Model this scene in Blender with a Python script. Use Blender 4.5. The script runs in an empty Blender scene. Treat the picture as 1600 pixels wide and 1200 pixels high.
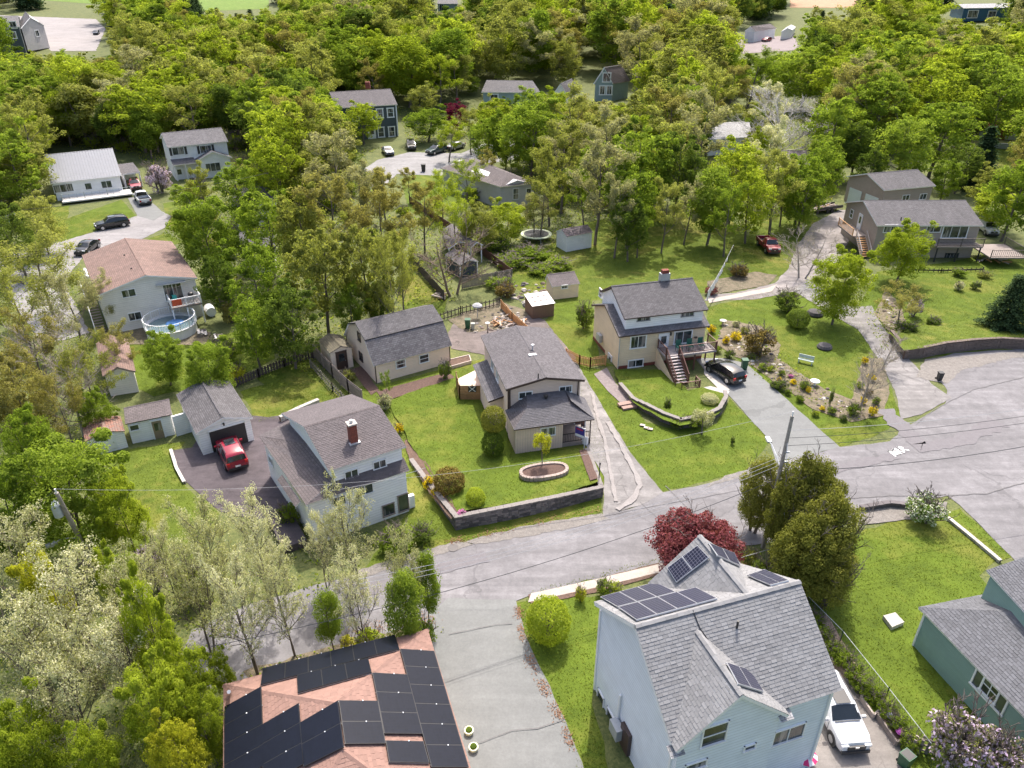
import bpy, bmesh, math, random
import numpy as np
from mathutils import Vector, Matrix, geometry
R = math.radians
rng = np.random.default_rng(7)
random.seed(7)
scene = bpy.context.scene
COL = scene.collection

# ------------------------------------------------------------ camera
FPX, PITCH, CAMH = 1170.0, R(29.6), 36.0          # focal length in photo pixels, tilt below the horizon, height
cam_d = bpy.data.cameras.new('camera')
cam_d.sensor_width = 36.0
cam_d.lens = 36.0 * FPX / 1600.0
cam_d.clip_start = 0.5
cam_d.clip_end = 3000
cam = bpy.data.objects.new('camera', cam_d)
cam.location = (0, 0, CAMH)
cam.rotation_euler = (math.pi / 2 - PITCH, 0, 0)
COL.objects.link(cam)
scene.camera = cam

# ------------------------------------------------------------ sky, sun, exposure
SUN_AZ, SUN_EL = R(80), R(57)                      # direction towards the sun: azimuth from +X, elevation
world = bpy.data.worlds.new('World')
scene.world = world
world.use_nodes = True
wn = world.node_tree
sky = wn.nodes.new('ShaderNodeTexSky')
sky.sky_type = 'NISHITA'
sky.sun_disc = False
sky.sun_elevation = SUN_EL
sky.sun_rotation = R(90) - SUN_AZ
sky.air_density = 1.0
sky.dust_density = 5.5
wn.links.new(sky.outputs[0], wn.nodes['Background'].inputs[0])
wn.nodes['Background'].inputs[1].default_value = 0.15
sun_d = bpy.data.lights.new('sun', 'SUN')
sun_d.energy = 2.75
sun_d.angle = R(0.6)
sun_d.color = (1.0, 0.935, 0.84)
sun = bpy.data.objects.new('sun', sun_d)
sun.rotation_euler = Vector((math.cos(SUN_AZ) * math.cos(SUN_EL), math.sin(SUN_AZ) * math.cos(SUN_EL), math.sin(SUN_EL))).to_track_quat('Z', 'Y').to_euler()
COL.objects.link(sun)
scene.view_settings.view_transform = 'Standard'
scene.view_settings.look = 'None'
scene.view_settings.gamma = 1
scene.view_settings.use_curve_mapping = False
scene.view_settings.exposure = 1.02
scene.cycles.max_bounces = 6
scene.cycles.diffuse_bounces = 3
scene.cycles.glossy_bounces = 2
scene.cycles.transmission_bounces = 3

# ------------------------------------------------------------ survey: from a spot in the photograph to the place
_c, _s = math.cos(PITCH), math.sin(PITCH)
def ground(y):
    if y < 112: return 0.0
    if y < 168: return .00045 * (y - 112) ** 2
    return 1.4112 + .0504 * (y - 168)
def ray(px, py):
    dx, dy = px - 800.0, py - 600.0
    return Vector((dx, -dy * _s + FPX * _c, -(dy * _c + FPX * _s))).normalized()
def at(px, py, z=0.0):
    """world point at height z above the terrain"""
    dx, dy = px - 800.0, py - 600.0
    den = dy * _c + FPX * _s
    Yn = -dy * _s + FPX * _c
    zz = z
    for _ in range(50):
        t = (CAMH - zz) / den
        zz = .5 * zz + .5 * (ground(t * Yn) + z)
    return Vector((dx * t, t * Yn, zz))
def pix(p):
    x, y, z = p[0], p[1], p[2] - CAMH
    d = y * _c - z * _s
    return 800 + FPX * x / d, 600 - FPX * (y * _s + z * _c) / d
def depth(p):
    return p[1] * _c - (p[2] - CAMH) * _s

# ------------------------------------------------------------ materials
MATS = {}
def nodes_of(m):
    m.use_nodes = True
    nt = m.node_tree
    return nt, nt.nodes['Principled BSDF']
def ramp(nt, fac, stops):
    r = nt.nodes.new('ShaderNodeValToRGB')
    el = r.color_ramp.elements
    while len(el) < len(stops): el.new(0.5)
    for e, (p, c) in zip(el, stops):
        e.position = p
        e.color = (*c, 1)
    nt.links.new(fac, r.inputs[0])
    return r.outputs[0]
def mixc(nt, fac, a, b, mode='MIX'):
    n = nt.nodes.new('ShaderNodeMix')
    n.data_type = 'RGBA'
    n.blend_type = mode
    for i, v in ((0, fac), (6, a), (7, b)):
        if hasattr(v, 'is_linked') or isinstance(v, bpy.types.NodeSocket): nt.links.new(v, n.inputs[i])
        elif isinstance(v, (int, float)): n.inputs[i].default_value = v
        else: n.inputs[i].default_value = (*v, 1)
    return n.outputs[2]
def math_n(nt, op, a, b=0.0, c=None):
    n = nt.nodes.new('ShaderNodeMath')
    n.operation = op
    for i, v in enumerate((a, b) if c is None else (a, b, c)):
        if isinstance(v, (int, float)): n.inputs[i].default_value = v
        else: nt.links.new(v, n.inputs[i])
    return n.outputs[0]
def noise(nt, vec, scale, detail=3.0, rough=.55, dist=0.0):
    n = nt.nodes.new('ShaderNodeTexNoise')
    n.inputs['Scale'].default_value = scale
    n.inputs['Detail'].default_value = detail
    n.inputs['Roughness'].default_value = rough
    n.inputs['Distortion'].default_value = dist
    if vec is not None: nt.links.new(vec, n.inputs['Vector'])
    return n.outputs[0]
def coord(nt, which='Object', scale=None, rot=0.0):
    t = nt.nodes.new('ShaderNodeTexCoord')
    o = t.outputs[which]
    if scale or rot:
        m = nt.nodes.new('ShaderNodeMapping')
        m.inputs['Rotation'].default_value[2] = rot
        if scale: m.inputs['Scale'].default_value = scale
        nt.links.new(o, m.inputs[0])
        o = m.outputs[0]
    return o
def bump(nt, bsdf, h, strength=.3, dist=.02):
    b = nt.nodes.new('ShaderNodeBump')
    b.inputs['Strength'].default_value = strength
    b.inputs['Distance'].default_value = dist
    nt.links.new(h, b.inputs['Height'])
    nt.links.new(b.outputs[0], bsdf.inputs['Normal'])
def sc(c, k): return tuple(min(1, v * k) for v in c)
def plain(name, c, rough=.6, metal=0.0, var=.12, scale=6.0, bmp=.1):
    """a worn, slightly uneven surface"""
    if name in MATS: return MATS[name]
    m = bpy.data.materials.new(name)
    nt, b = nodes_of(m)
    o = coord(nt)
    n1 = noise(nt, o, scale, 5)
    n2 = noise(nt, o, scale * .12, 2)
    f = math_n(nt, 'ADD', math_n(nt, 'MULTIPLY', n1, .6), math_n(nt, 'MULTIPLY', n2, .4))
    nt.links.new(ramp(nt, f, [(.3, sc(c, 1 - var)), (.7, sc(c, 1 + var))]), b.inputs['Base Color'])
    b.inputs['Roughness'].default_value = rough
    b.inputs['Metallic'].default_value = metal
    if bmp: bump(nt, b, n1, bmp, .02)
    MATS[name] = m
    return m
def siding(name, c, pitch=.14, vertical=False, rough=.55, line=.72):
    """clapboard: shaded only by its relief, thin darker joint"""
    if name in MATS: return MATS[name]
    m = bpy.data.materials.new(name)
    nt, b = nodes_of(m)
    sx = nt.nodes.new('ShaderNodeSeparateXYZ')
    nt.links.new(coord(nt, 'UV'), sx.inputs[0])
    v = sx.outputs[0 if vertical else 1]
    fr = math_n(nt, 'FRACT', math_n(nt, 'DIVIDE', v, pitch))
    joint = math_n(nt, 'LESS_THAN', fr, .13)
    o = coord(nt)
    n = noise(nt, o, 1.2, 4)
    n2 = noise(nt, coord(nt, 'UV', (.25, 6, 1)), 1.0, 2)
    f = math_n(nt, 'ADD', math_n(nt, 'MULTIPLY', n, .6), math_n(nt, 'MULTIPLY', n2, .4))
    base = ramp(nt, f, [(.3, sc(c, .88)), (.7, sc(c, 1.08))])
    nt.links.new(mixc(nt, joint, base, sc(c, line)), b.inputs['Base Color'])
    b.inputs['Roughness'].default_value = rough
    bump(nt, b, math_n(nt, 'SUBTRACT', 1.0, fr) if not vertical else math_n(nt, 'GREATER_THAN', fr, .2), .9, .03)
    MATS[name] = m
    return m
def shingle(name, c, c2=None, bw=.33, bh=.2, mortar=.012, streak=.25):
    if name in MATS: return MATS[name]
    c2 = c2 or sc(c, .7)
    m = bpy.data.materials.new(name)
    nt, b = nodes_of(m)
    uv = coord(nt, 'UV')
    br = nt.nodes.new('ShaderNodeTexBrick')
    nt.links.new(uv, br.inputs['Vector'])
    br.offset = .5
    br.inputs['Color1'].default_value = (*sc(c, 1.12), 1)
    br.inputs['Color2'].default_value = (*c2, 1)
    br.inputs['Mortar'].default_value = (*sc(c, .35), 1)
    br.inputs['Scale'].default_value = 1.0
    br.inputs['Mortar Size'].default_value = mortar
    br.inputs['Brick Width'].default_value = bw
    br.inputs['Row Height'].default_value = bh
    n = noise(nt, coord(nt, 'UV', (1, .35, 1)), .9, 5, .65)
    n3 = noise(nt, uv, 14, 2)
    f = math_n(nt, 'ADD', math_n(nt, 'MULTIPLY', n, .7), math_n(nt, 'MULTIPLY', n3, .3))
    col = mixc(nt, 1.0, br.outputs[0], ramp(nt, f, [(.32, (1 - streak,) * 3), (.68, (1 + streak,) * 3)]), 'MULTIPLY')
    nt.links.new(col, b.inputs['Base Color'])
    b.inputs['Roughness'].default_value = .85
    bump(nt, b, math_n(nt, 'SUBTRACT', math_n(nt, 'MULTIPLY', n3, .4), br.outputs['Fac']), .6, .02)
    MATS[name] = m
    return m
def tabmat(name, c, var=.22):
    """roof shingle cut as a real tab: every tab its own tone"""
    if name in MATS: return MATS[name]
    m = bpy.data.materials.new(name)
    nt, b = nodes_of(m)
    g = nt.nodes.new('ShaderNodeNewGeometry')
    n = noise(nt, coord(nt), 20, 3)
    n2 = noise(nt, coord(nt), .6, 4)
    f = math_n(nt, 'ADD', math_n(nt, 'MULTIPLY', g.outputs['Random Per Island'], .45), math_n(nt, 'ADD', math_n(nt, 'MULTIPLY', n, .2), math_n(nt, 'MULTIPLY', n2, .4)))
    nt.links.new(ramp(nt, f, [(.2, sc(c, 1 - var)), (.85, sc(c, 1 + var))]), b.inputs['Base Color'])
    b.inputs['Roughness'].default_value = .85
    bump(nt, b, n, .3, .01)
    MATS[name] = m
    return m
def glass_m():
    if 'window_glass' in MATS: return MATS['window_glass']
    m = bpy.data.materials.new('window_glass')
    nt, b = nodes_of(m)
    n = noise(nt, coord(nt), 1.1, 2)
    oi = nt.nodes.new('ShaderNodeObjectInfo')
    cur = noise(nt, coord(nt, 'Object', (2.2, 2.2, .25)), 1.6, 1)
    k = math_n(nt, 'MULTIPLY', math_n(nt, 'GREATER_THAN', oi.outputs['Random'], .45), ramp_v(nt, cur, .5, .58))
    nt.links.new(mixc(nt, k, ramp(nt, n, [(.35, (.012, .018, .022)), (.65, (.06, .075, .08))]), (.24, .23, .22)), b.inputs['Base Color'])
    b.inputs['Roughness'].default_value = .08
    b.inputs['Specular IOR Level'].default_value = .8
    MATS['window_glass'] = m
    return m
def paint(name, c, rough=.28):
    if name in MATS: return MATS[name]
    m = bpy.data.materials.new(name)
    nt, b = nodes_of(m)
    n = noise(nt, coord(nt), 2.0, 4)
    nt.links.new(ramp(nt, n, [(.3, sc(c, .85)), (.7, sc(c, 1.1))]), b.inputs['Base Color'])
    b.inputs['Roughness'].default_value = rough
    b.inputs['Coat Weight'].default_value = .6
    b.inputs['Coat Roughness'].default_value = .06
    MATS[name] = m
    return m
def leafmat(name, cols, trans=.52, spread=.3, dry=None):
    """foliage: tone varies per tree and per leaf"""
    if name in MATS: return MATS[name]
    m = bpy.data.materials.new(name)
    m.use_nodes = True
    nt = m.node_tree
    nt.nodes.clear()
    out = nt.nodes.new('ShaderNodeOutputMaterial')
    g = nt.nodes.new('ShaderNodeNewGeometry')
    oi = nt.nodes.new('ShaderNodeObjectInfo')
    n = noise(nt, coord(nt), .55, 2)
    f = math_n(nt, 'ADD', math_n(nt, 'MULTIPLY', g.outputs['Random Per Island'], spread), math_n(nt, 'ADD', math_n(nt, 'MULTIPLY', oi.outputs['Random'], .45), math_n(nt, 'MULTIPLY', n, .5)))
    stops = [(.1 + .9 * i / (len(cols) - 1), c) for i, c in enumerate(cols)]
    colr = ramp(nt, f, stops)
    d = nt.nodes.new('ShaderNodeBsdfDiffuse')
    t = nt.nodes.new('ShaderNodeBsdfTranslucent')
    nt.links.new(colr, d.inputs[0])
    nt.links.new(mixc(nt, 1.0, colr, (1.25, 1.3, .7), 'MULTIPLY'), t.inputs[0])
    mx = nt.nodes.new('ShaderNodeMixShader')
    mx.inputs[0].default_value = trans
    nt.links.new(d.outputs[0], mx.inputs[1])
    nt.links.new(t.outputs[0], mx.inputs[2])
    nt.links.new(mx.outputs[0], out.inputs[0])
    MATS[name] = m
    return m
def grass_m(name, dark, mid, dry, dryness=.5):
    if name in MATS: return MATS[name]
    m = bpy.data.materials.new(name)
    nt, b = nodes_of(m)
    o = coord(nt)
    big = noise(nt, o, .11, 3, .6, .8)
    med = noise(nt, o, .8, 5, .65)
    fin = noise(nt, o, 9.0, 4, .7)
    f = math_n(nt, 'ADD', math_n(nt, 'MULTIPLY', med, .5), math_n(nt, 'MULTIPLY', fin, .5))
    big2 = noise(nt, o, .33, 4, .7, 1.2)
    f = math_n(nt, 'ADD', math_n(nt, 'MULTIPLY', f, .7), math_n(nt, 'MULTIPLY', big2, .3))
    c1 = ramp(nt, f, [(.34, sc(dark, .85)), (.5, mid), (.68, sc(mid, 1.4))])
    k = math_n(nt, 'MULTIPLY', ramp_v(nt, math_n(nt, 'ADD', math_n(nt, 'MULTIPLY', big, .65), math_n(nt, 'MULTIPLY', med, .35)), .5, .68), dryness)
    nt.links.new(mixc(nt, k, c1, dry), b.inputs['Base Color'])
    b.inputs['Roughness'].default_value = .9
    b.inputs['Specular IOR Level'].default_value = .15
    bump(nt, b, f, .8, .08)
    MATS[name] = m
    return m
def ramp_v(nt, fac, a, b_):
    n = nt.nodes.new('ShaderNodeMapRange')
    nt.links.new(fac, n.inputs[0])
    n.inputs[1].default_value = a
    n.inputs[2].default_value = b_
    return n.outputs[0]
def asphalt_m(name, c, ang, pale=.6, crack=.5, cells=.16, patchy=.25):
    """weathered paving: pale streaks along the way, darker mends, fine cracks"""
    if name in MATS: return MATS[name]
    m = bpy.data.materials.new(name)
    nt, b = nodes_of(m)
    o = coord(nt)
    fine = noise(nt, o, 30, 3, .7)
    med = noise(nt, o, 1.3, 6, .7)
    big = noise(nt, o, .12, 3, .6, 1.0)
    streak = noise(nt, coord(nt, 'Object', (.10, 1.1, 1), -ang), 1.0, 5, .65, .6)
    f = math_n(nt, 'ADD', math_n(nt, 'ADD', math_n(nt, 'MULTIPLY', fine, .18), math_n(nt, 'MULTIPLY', med, .3)), math_n(nt, 'ADD', math_n(nt, 'MULTIPLY', big, .27), math_n(nt, 'MULTIPLY', streak, .3)))
    col = ramp(nt, f, [(.38, sc(c, 1 - patchy * 1.3)), (.52, c), (.66, sc(c, 1 + patchy * pale * 2.4))])
    grit = noise(nt, o, 7.0, 6, .8)
    col = mixc(nt, 1.0, col, ramp(nt, grit, [(.3, (.87, .87, .87)), (.7, (1.12, 1.12, 1.12))]), 'MULTIPLY')
    v = nt.nodes.new('ShaderNodeTexVoronoi')
    v.feature = 'DISTANCE_TO_EDGE'
    v.inputs['Scale'].default_value = cells
    dn = nt.nodes.new('ShaderNodeTexNoise')
    dn.inputs['Scale'].default_value = .6
    dn.inputs['Detail'].default_value = 5
    nt.links.new(o, dn.inputs['Vector'])
    mv = nt.nodes.new('ShaderNodeMix')
    mv.data_type = 'VECTOR'
    mv.blend_type if False else None
    va = nt.nodes.new('ShaderNodeVectorMath')
    va.operation = 'MULTIPLY_ADD'
    va.inputs[1].default_value = (3.2, 3.2, 0)
    nt.links.new(dn.outputs[1], va.inputs[0])
    nt.links.new(o, va.inputs[2])
    nt.nodes.remove(mv)
    nt.links.new(va.outputs[0], v.inputs['Vector'])
    wid = math_n(nt, 'MULTIPLY', noise(nt, o, .25, 2), .016)
    ck = math_n(nt, 'MULTIPLY', math_n(nt, 'LESS_THAN', v.outputs['Distance'], math_n(nt, 'SUBTRACT', wid, .0045)), crack)
    nt.links.new(mixc(nt, ck, col, sc(c, .4)), b.inputs['Base Color'])
    b.inputs['Roughness'].default_value = .9
    b.inputs['Specular IOR Level'].default_value = .25
    bump(nt, b, fine, .4, .015)
    MATS[name] = m
    return m
def dirt_m(name, c, c2, scale=2.0, bmp=.6):
    if name in MATS: return MATS[name]
    m = bpy.data.materials.new(name)
    nt, b = nodes_of(m)
    o = coord(nt)
    a = noise(nt, o, scale, 6, .7)
    d = noise(nt, o, scale * 8, 3, .7)
    f = math_n(nt, 'ADD', math_n(nt, 'MULTIPLY', a, .5), math_n(nt, 'MULTIPLY', d, .5))
    nt.links.new(ramp(nt, f, [(.35, c), (.62, c2)]), b.inputs['Base Color'])
    b.inputs['Roughness'].default_value = .95
    bump(nt, b, f, bmp, .06)
    MATS[name] = m
    return m

WHITE = plain('white_trim_paint', (.74, .75, .77), .45, var=.06)
DARKM = plain('dark_metal', (.03, .03, .033), .5, var=.2)
BROWN = plain('dark_brown_trim', (.055, .033, .03), .5)
GALV = plain('galvanised_metal', (.42, .44, .46), .45, .3)
CONC = plain('pale_concrete', (.42, .39, .36), .85, var=.18, scale=3)
WOOD = plain('weathered_grey_wood', (.24, .2, .18), .8, var=.3, scale=5)
CEDAR = plain('new_cedar_wood', (.50, .27, .12), .7, var=.25, scale=6)
REDWD = plain('reddish_brown_stain', (.12, .05, .04), .6, var=.2)
BARK = plain('grey_brown_bark', (.14, .115, .1), .9, var=.35, scale=8, bmp=.5)
PALEBARK = plain('pale_bark', (.36, .31, .27), .9, var=.3, scale=8, bmp=.4)
GLASS = glass_m()
RUBBER = plain('tyre_rubber', (.018, .018, .018), .8)
CHROME = plain('wheel_alloy', (.45, .46, .48), .3, .8)
GREENBIN = plain('green_plastic', (.02, .09, .045), .5)
REDLAMP = plain('red_lamp_plastic', (.45, .02, .02), .2)
LAMPW = plain('clear_lamp_plastic', (.7, .72, .75), .1)

# ------------------------------------------------------------ mesh helpers
def tag(o, label=None, cat=None, group=None, kind=None):
    if label: o['label'] = label
    if cat: o['category'] = cat
    if group: o['group'] = group
    if kind: o['kind'] = kind
    return o
def thing(name, label, cat, loc, group=None, rz=0.0):
    o = bpy.data.objects.new(name, None)
    o.empty_display_size = .3
    o.location = loc
    o.rotation_euler = (0, 0, rz)
    COL.objects.link(o)
    return tag(o, label, cat, group)
def auto_uv(me):
    """metre-true coordinates on every face: along the wall or the eave, and up it"""
    n = len(me.polygons)
    if n == 0: return
    uvl = me.uv_layers.new(name='UVMap')
    nor = np.empty(n * 3); me.polygons.foreach_get('normal', nor); nor = nor.reshape(-1, 3)
    tot = np.empty(n, int); me.polygons.foreach_get('loop_total', tot)
    vi = np.empty(len(me.loops), int); me.loops.foreach_get('vertex_index', vi)
    co = np.empty(len(me.vertices) * 3); me.vertices.foreach_get('co', co); co = co.reshape(-1, 3)
    N = np.repeat(nor, tot, axis=0)
    h = np.stack([-N[:, 1], N[:, 0], 0 * N[:, 0]], 1)
    l = np.linalg.norm(h, axis=1)
    h[l < .05] = (1, 0, 0)
    l[l < .05] = 1
    h /= l[:, None]
    s = np.cross(N, h)
    p = co[vi]
    uv = np.stack([(p * h).sum(1), (p * s).sum(1)], 1)
    uvl.data.foreach_set('uv', uv.ravel())
class MB:
    def __init__(s): s.v, s.f = [], []
    def poly(s, pts):
        i = len(s.v); s.v += [tuple(p) for p in pts]; s.f.append(tuple(range(i, i + len(pts)))); return s
    def box(s, c, size, ax=None, ay=None):
        """oriented box: centre, full size, optional x and y axes"""
        c = Vector(c); ax = Vector(ax or (1, 0, 0)).normalized()
        if ay is None: ay = Vector((0, 0, 1)).cross(ax) if abs(ax.z) < .99 else Vector((0, 1, 0))
        ay = Vector(ay).normalized(); az = ax.cross(ay)
        hx, hy, hz = ax * size[0] / 2, ay * size[1] / 2, az * size[2] / 2
        i = len(s.v)
        for z in (-1, 1):
            for a, b in ((-1, -1), (1, -1), (1, 1), (-1, 1)): s.v.append(tuple(c + hx * a + hy * b + hz * z))
        for f in ((3, 2, 1, 0), (4, 5, 6, 7), (0, 1, 5, 4), (1, 2, 6, 5), (2, 3, 7, 6), (3, 0, 4, 7)): s.f.append(tuple(i + k for k in f))
        return s
    def bar(s, a, b, w, h=None, up=(0, 0, 1)):
        a, b = Vector(a), Vector(b); d = b - a
        if d.length < 1e-6: return s
        u = Vector(up)
        if abs(d.normalized().dot(u)) > .98: u = Vector((1, 0, 0))
        y = u.cross(d).normalized()
        return s.box((a + b) / 2, (d.length, w, h or w), d, y)
    def tube(s, pts, rad, n=6, cap=True):
        pts = [Vector(p) for p in pts]
        rs = rad if isinstance(rad, (list, tuple)) else [rad] * len(pts)
        base = len(s.v)
        ref = Vector((.31, .2, .93))
        for i, p in enumerate(pts):
            d = (pts[min(i + 1, len(pts) - 1)] - pts[max(i - 1, 0)]).normalized()
            if abs(d.dot(ref)) > .95: ref = Vector((1, .1, 0))
            x = d.cross(ref).normalized(); y = d.cross(x)
            for k in range(n):
                a = 2 * math.pi * k / n
                s.v.append(tuple(p + x * math.cos(a) * rs[i] + y * math.sin(a) * rs[i]))
        for i in range(len(pts) - 1):
            for k in range(n):
                a, b = base + i * n + k, base + i * n + (k + 1) % n
                s.f.append((a, b, b + n, a + n))
        if cap:
            s.f.append(tuple(base + k for k in range(n))[::-1])
            s.f.append(tuple(base + (len(pts) - 1) * n + k for k in range(n)))
        return s
    def prism(s, pts, z0, z1):
        """vertical prism over a plan outline; z0, z1 numbers or lists"""
        n = len(pts)
        if isinstance(z0, (int, float)): z0 = [z0] * n
        if isinstance(z1, (int, float)): z1 = [z1] * n
        ar = sum(pts[i][0] * pts[(i + 1) % n][1] - pts[(i + 1) % n][0] * pts[i][1] for i in range(n))
        if ar < 0: pts, z0, z1 = pts[::-1], z0[::-1], z1[::-1]
        i = len(s.v)
        s.v += [(p[0], p[1], z) for p, z in zip(pts, z0)] + [(p[0], p[1], z) for p, z in zip(pts, z1)]
        s.f.append(tuple(range(i + n - 1, i - 1, -1)))
        s.f.append(tuple(range(i + n, i + 2 * n)))
        for k in range(n): s.f.append((i + k, i + (k + 1) % n, i + n + (k + 1) % n, i + n + k))
        return s
    def slab(s, pts, th):
        """thick sheet under a plane outline"""
        pts = [Vector(p) for p in pts]
        nrm = geometry.normal(pts)
        if nrm.z < 0: pts = pts[::-1]; nrm = -nrm
        n = len(pts); i = len(s.v)
        s.v += [tuple(p) for p in pts] + [tuple(p - nrm * th) for p in pts]
        s.f.append(tuple(range(i, i + n)))
        s.f.append(tuple(range(i + 2 * n - 1, i + n - 1, -1)))
        for k in range(n): s.f.append((i + (k + 1) % n, i + k, i + n + k, i + n + (k + 1) % n))
        return s
    def lathe(s, c, prof, n=16):
        """prof: (radius, z) pairs"""
        c = Vector(c); i = len(s.v)
        for r, z in prof:
            for k in range(n):
                a = 2 * math.pi * k / n
                s.v.append((c.x + r * math.cos(a), c.y + r * math.sin(a), c.z + z))
        for j in range(len(prof) - 1):
            for k in range(n):
                a, b = i + j * n + k, i + j * n + (k + 1) % n
                s.f.append((a, b, b + n, a + n))
        s.f.append(tuple(i + k for k in range(n))[::-1])
        s.f.append(tuple(i + (len(prof) - 1) * n + k for k in range(n)))
        return s
    def build(s, name, mat, parent=None, origin=None, kind=None, smooth=False, mats=None, midx=None):
        o0 = Vector(origin) if origin is not None else (root_loc(parent) if parent is not None else Vector((0, 0, 0)))
        me = bpy.data.meshes.new(name)
        me.from_pydata([(x - o0.x, y - o0.y, z - o0.z) for x, y, z in s.v], [], s.f)
        me.update()
        auto_uv(me)
        for m_ in (mats or [mat]): me.materials.append(m_)
        if midx: me.polygons.foreach_set('material_index', midx)
        if smooth: me.polygons.foreach_set('use_smooth', [True] * len(me.polygons))
        ob = bpy.data.objects.new(name, me)
        COL.objects.link(ob)
        if parent is not None:
            ob.parent = parent
        elif origin is not None: ob.location = o0
        if kind: ob['kind'] = kind
        return ob
def root_loc(o):
    while o.parent is not None: o = o.parent
    return Vector(o.location)
def single(mb, name, mat, label, cat, group=None, origin=None, kind=None, smooth=False):
    if origin is None:
        a = np.array(mb.v)
        origin = ((a[:, 0].min() + a[:, 0].max()) / 2, (a[:, 1].min() + a[:, 1].max()) / 2, a[:, 2].min())
    o = mb.build(name, mat, None, origin, smooth=smooth)
    return tag(o, label, cat, group, kind)
def copy_tree(o, parent=None):
    c = o.copy()
    COL.objects.link(c)
    c.parent = parent
    for ch in KIDS(o): copy_tree(ch, c)
    return c
def KIDS(o): return list(o.children)
def np_mesh(name, V, F, mat, uv=False):
    """mesh from arrays; F is (n, k)"""
    me = bpy.data.meshes.new(name)
    n, k = F.shape
    me.vertices.add(len(V)); me.vertices.foreach_set('co', V.astype(np.float32).ravel())
    me.loops.add(n * k); me.loops.foreach_set('vertex_index', F.astype(np.int32).ravel())
    me.polygons.add(n)
    me.polygons.foreach_set('loop_start', np.arange(0, n * k, k, dtype=np.int32))
    me.update(calc_edges=True)
    if mat: me.materials.append(mat)
    return me
def add(name, me, parent=None, loc=None, kind=None):
    ob = bpy.data.objects.new(name, me)
    COL.objects.link(ob)
    if parent is not None: ob.parent = parent
    if loc is not None: ob.location = loc
    if kind: ob['kind'] = kind
    return ob
# ------------------------------------------------------------ ground sheets
LAWNS = []     # triangles of grass sheets, for the tufts
def densify(pts, step, jag, seed):
    r = random.Random(seed)
    out = []
    n = len(pts)
    for i in range(n):
        a, b = Vector(pts[i]), Vector(pts[(i + 1) % n])
        L = (b - a).length
        k = max(1, min(60, int(L / step)))
        for j in range(k):
            p = a.lerp(b, j / k)
            if jag and j: p += Vector((r.uniform(-jag, jag), r.uniform(-jag, jag), 0))
            out.append(p)
    return out
PN = [0]
def patch(name, pxs, mat, lift, jag=.06, step=.7, grass=False, dz=None, world_pts=False, kind='structure'):
    """a sheet laid on the terrain; dz: height per outline point (a raised or sloping yard)"""
    PN[0] += 1; lift = lift * .3 + PN[0] * .0008
    if world_pts: P = [Vector(p) for p in pxs]
    else: P = [at(x, y, (dz[i] if dz else 0)) for i, (x, y) in enumerate(pxs)]
    hz = [(dz[i] if dz else 0.0) for i in range(len(P))]
    P = [Vector((p.x, p.y, h)) for p, h in zip(P, hz)]
    P = densify(P, step, jag, name + str(len(pxs)))
    bm = bmesh.new()
    vv_, _, ff_, ov_, _, _ = geometry.delaunay_2d_cdt([p.xy for p in P], [], [list(range(len(P)))], 1, 1e-5)
    vs = [bm.verts.new((c.x, c.y, P[ov_[i][0]].z if ov_[i] else 0)) for i, c in enumerate(vv_)]
    for t_ in ff_:
        try: bm.faces.new([vs[i] for i in t_])
        except ValueError: pass
    ys = [p.y for p in P]
    y = 110.0
    while y < max(ys):
        if y > min(ys):
            bmesh.ops.bisect_plane(bm, geom=bm.verts[:] + bm.edges[:] + bm.faces[:], plane_co=(0, y, 0), plane_no=(0, 1, 0))
        y += 4.0 if y < 172 else 40.0
    for v in bm.verts: v.co.z += ground(v.co.y) + lift
    bmesh.ops.recalc_face_normals(bm, faces=bm.faces[:])
    if sum(f.normal.z for f in bm.faces) < 0: bmesh.ops.reverse_faces(bm, faces=bm.faces[:])
    bmesh.ops.triangulate(bm, faces=bm.faces[:])
    me = bpy.data.meshes.new(name)
    bm.to_mesh(me)
    if grass:
        for f in bm.faces: LAWNS.append([tuple(v.co) for v in f.verts])
    bm.free()
    me.materials.append(mat)
    o = add(name, me)
    o['kind'] = kind
    return o

GRASS = grass_m('lawn_grass', (.05, .08, .010), (.088, .128, .014), (.21, .19, .045), .6)
GRASS2 = grass_m('rough_grass', (.05, .078, .012), (.095, .13, .017), (.23, .195, .055), .85)
FOREST = dirt_m('woodland_floor', (.04, .065, .014), (.15, .16, .05), .7)
ASPH = asphalt_m('street_asphalt', (.172, .166, .174), R(17), .9, .3, .06, .24)
ASPH2 = asphalt_m('driveway_asphalt', (.18, .185, .184), R(60), .7, .25, .04, .12)
ASPHD = asphalt_m('dark_driveway_asphalt', (.085, .072, .08), R(40), .6, .4, .3, .35)
DRIVE = asphalt_m('old_concrete_drive', (.20, .19, .188), R(75), 1.1, .4, .08, .26)
GRAVEL = dirt_m('gravel', (.12, .11, .1), (.25, .23, .215), 3.0)
SOIL = dirt_m('garden_soil', (.06, .038, .028), (.16, .1, .075), 3.0)
MULCH = dirt_m('brown_mulch', (.07, .04, .032), (.13, .08, .065), 6.0)
ROCKY = dirt_m('rocky_bed', (.035, .045, .016), (.23, .18, .13), 1.7)
PAVER = dirt_m('paver_path', (.16, .13, .13), (.26, .22, .22), 3.0, .2)
PATHM = dirt_m('pale_path', (.3, .26, .23), (.44, .4, .36), 2.0, .2)

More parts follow.
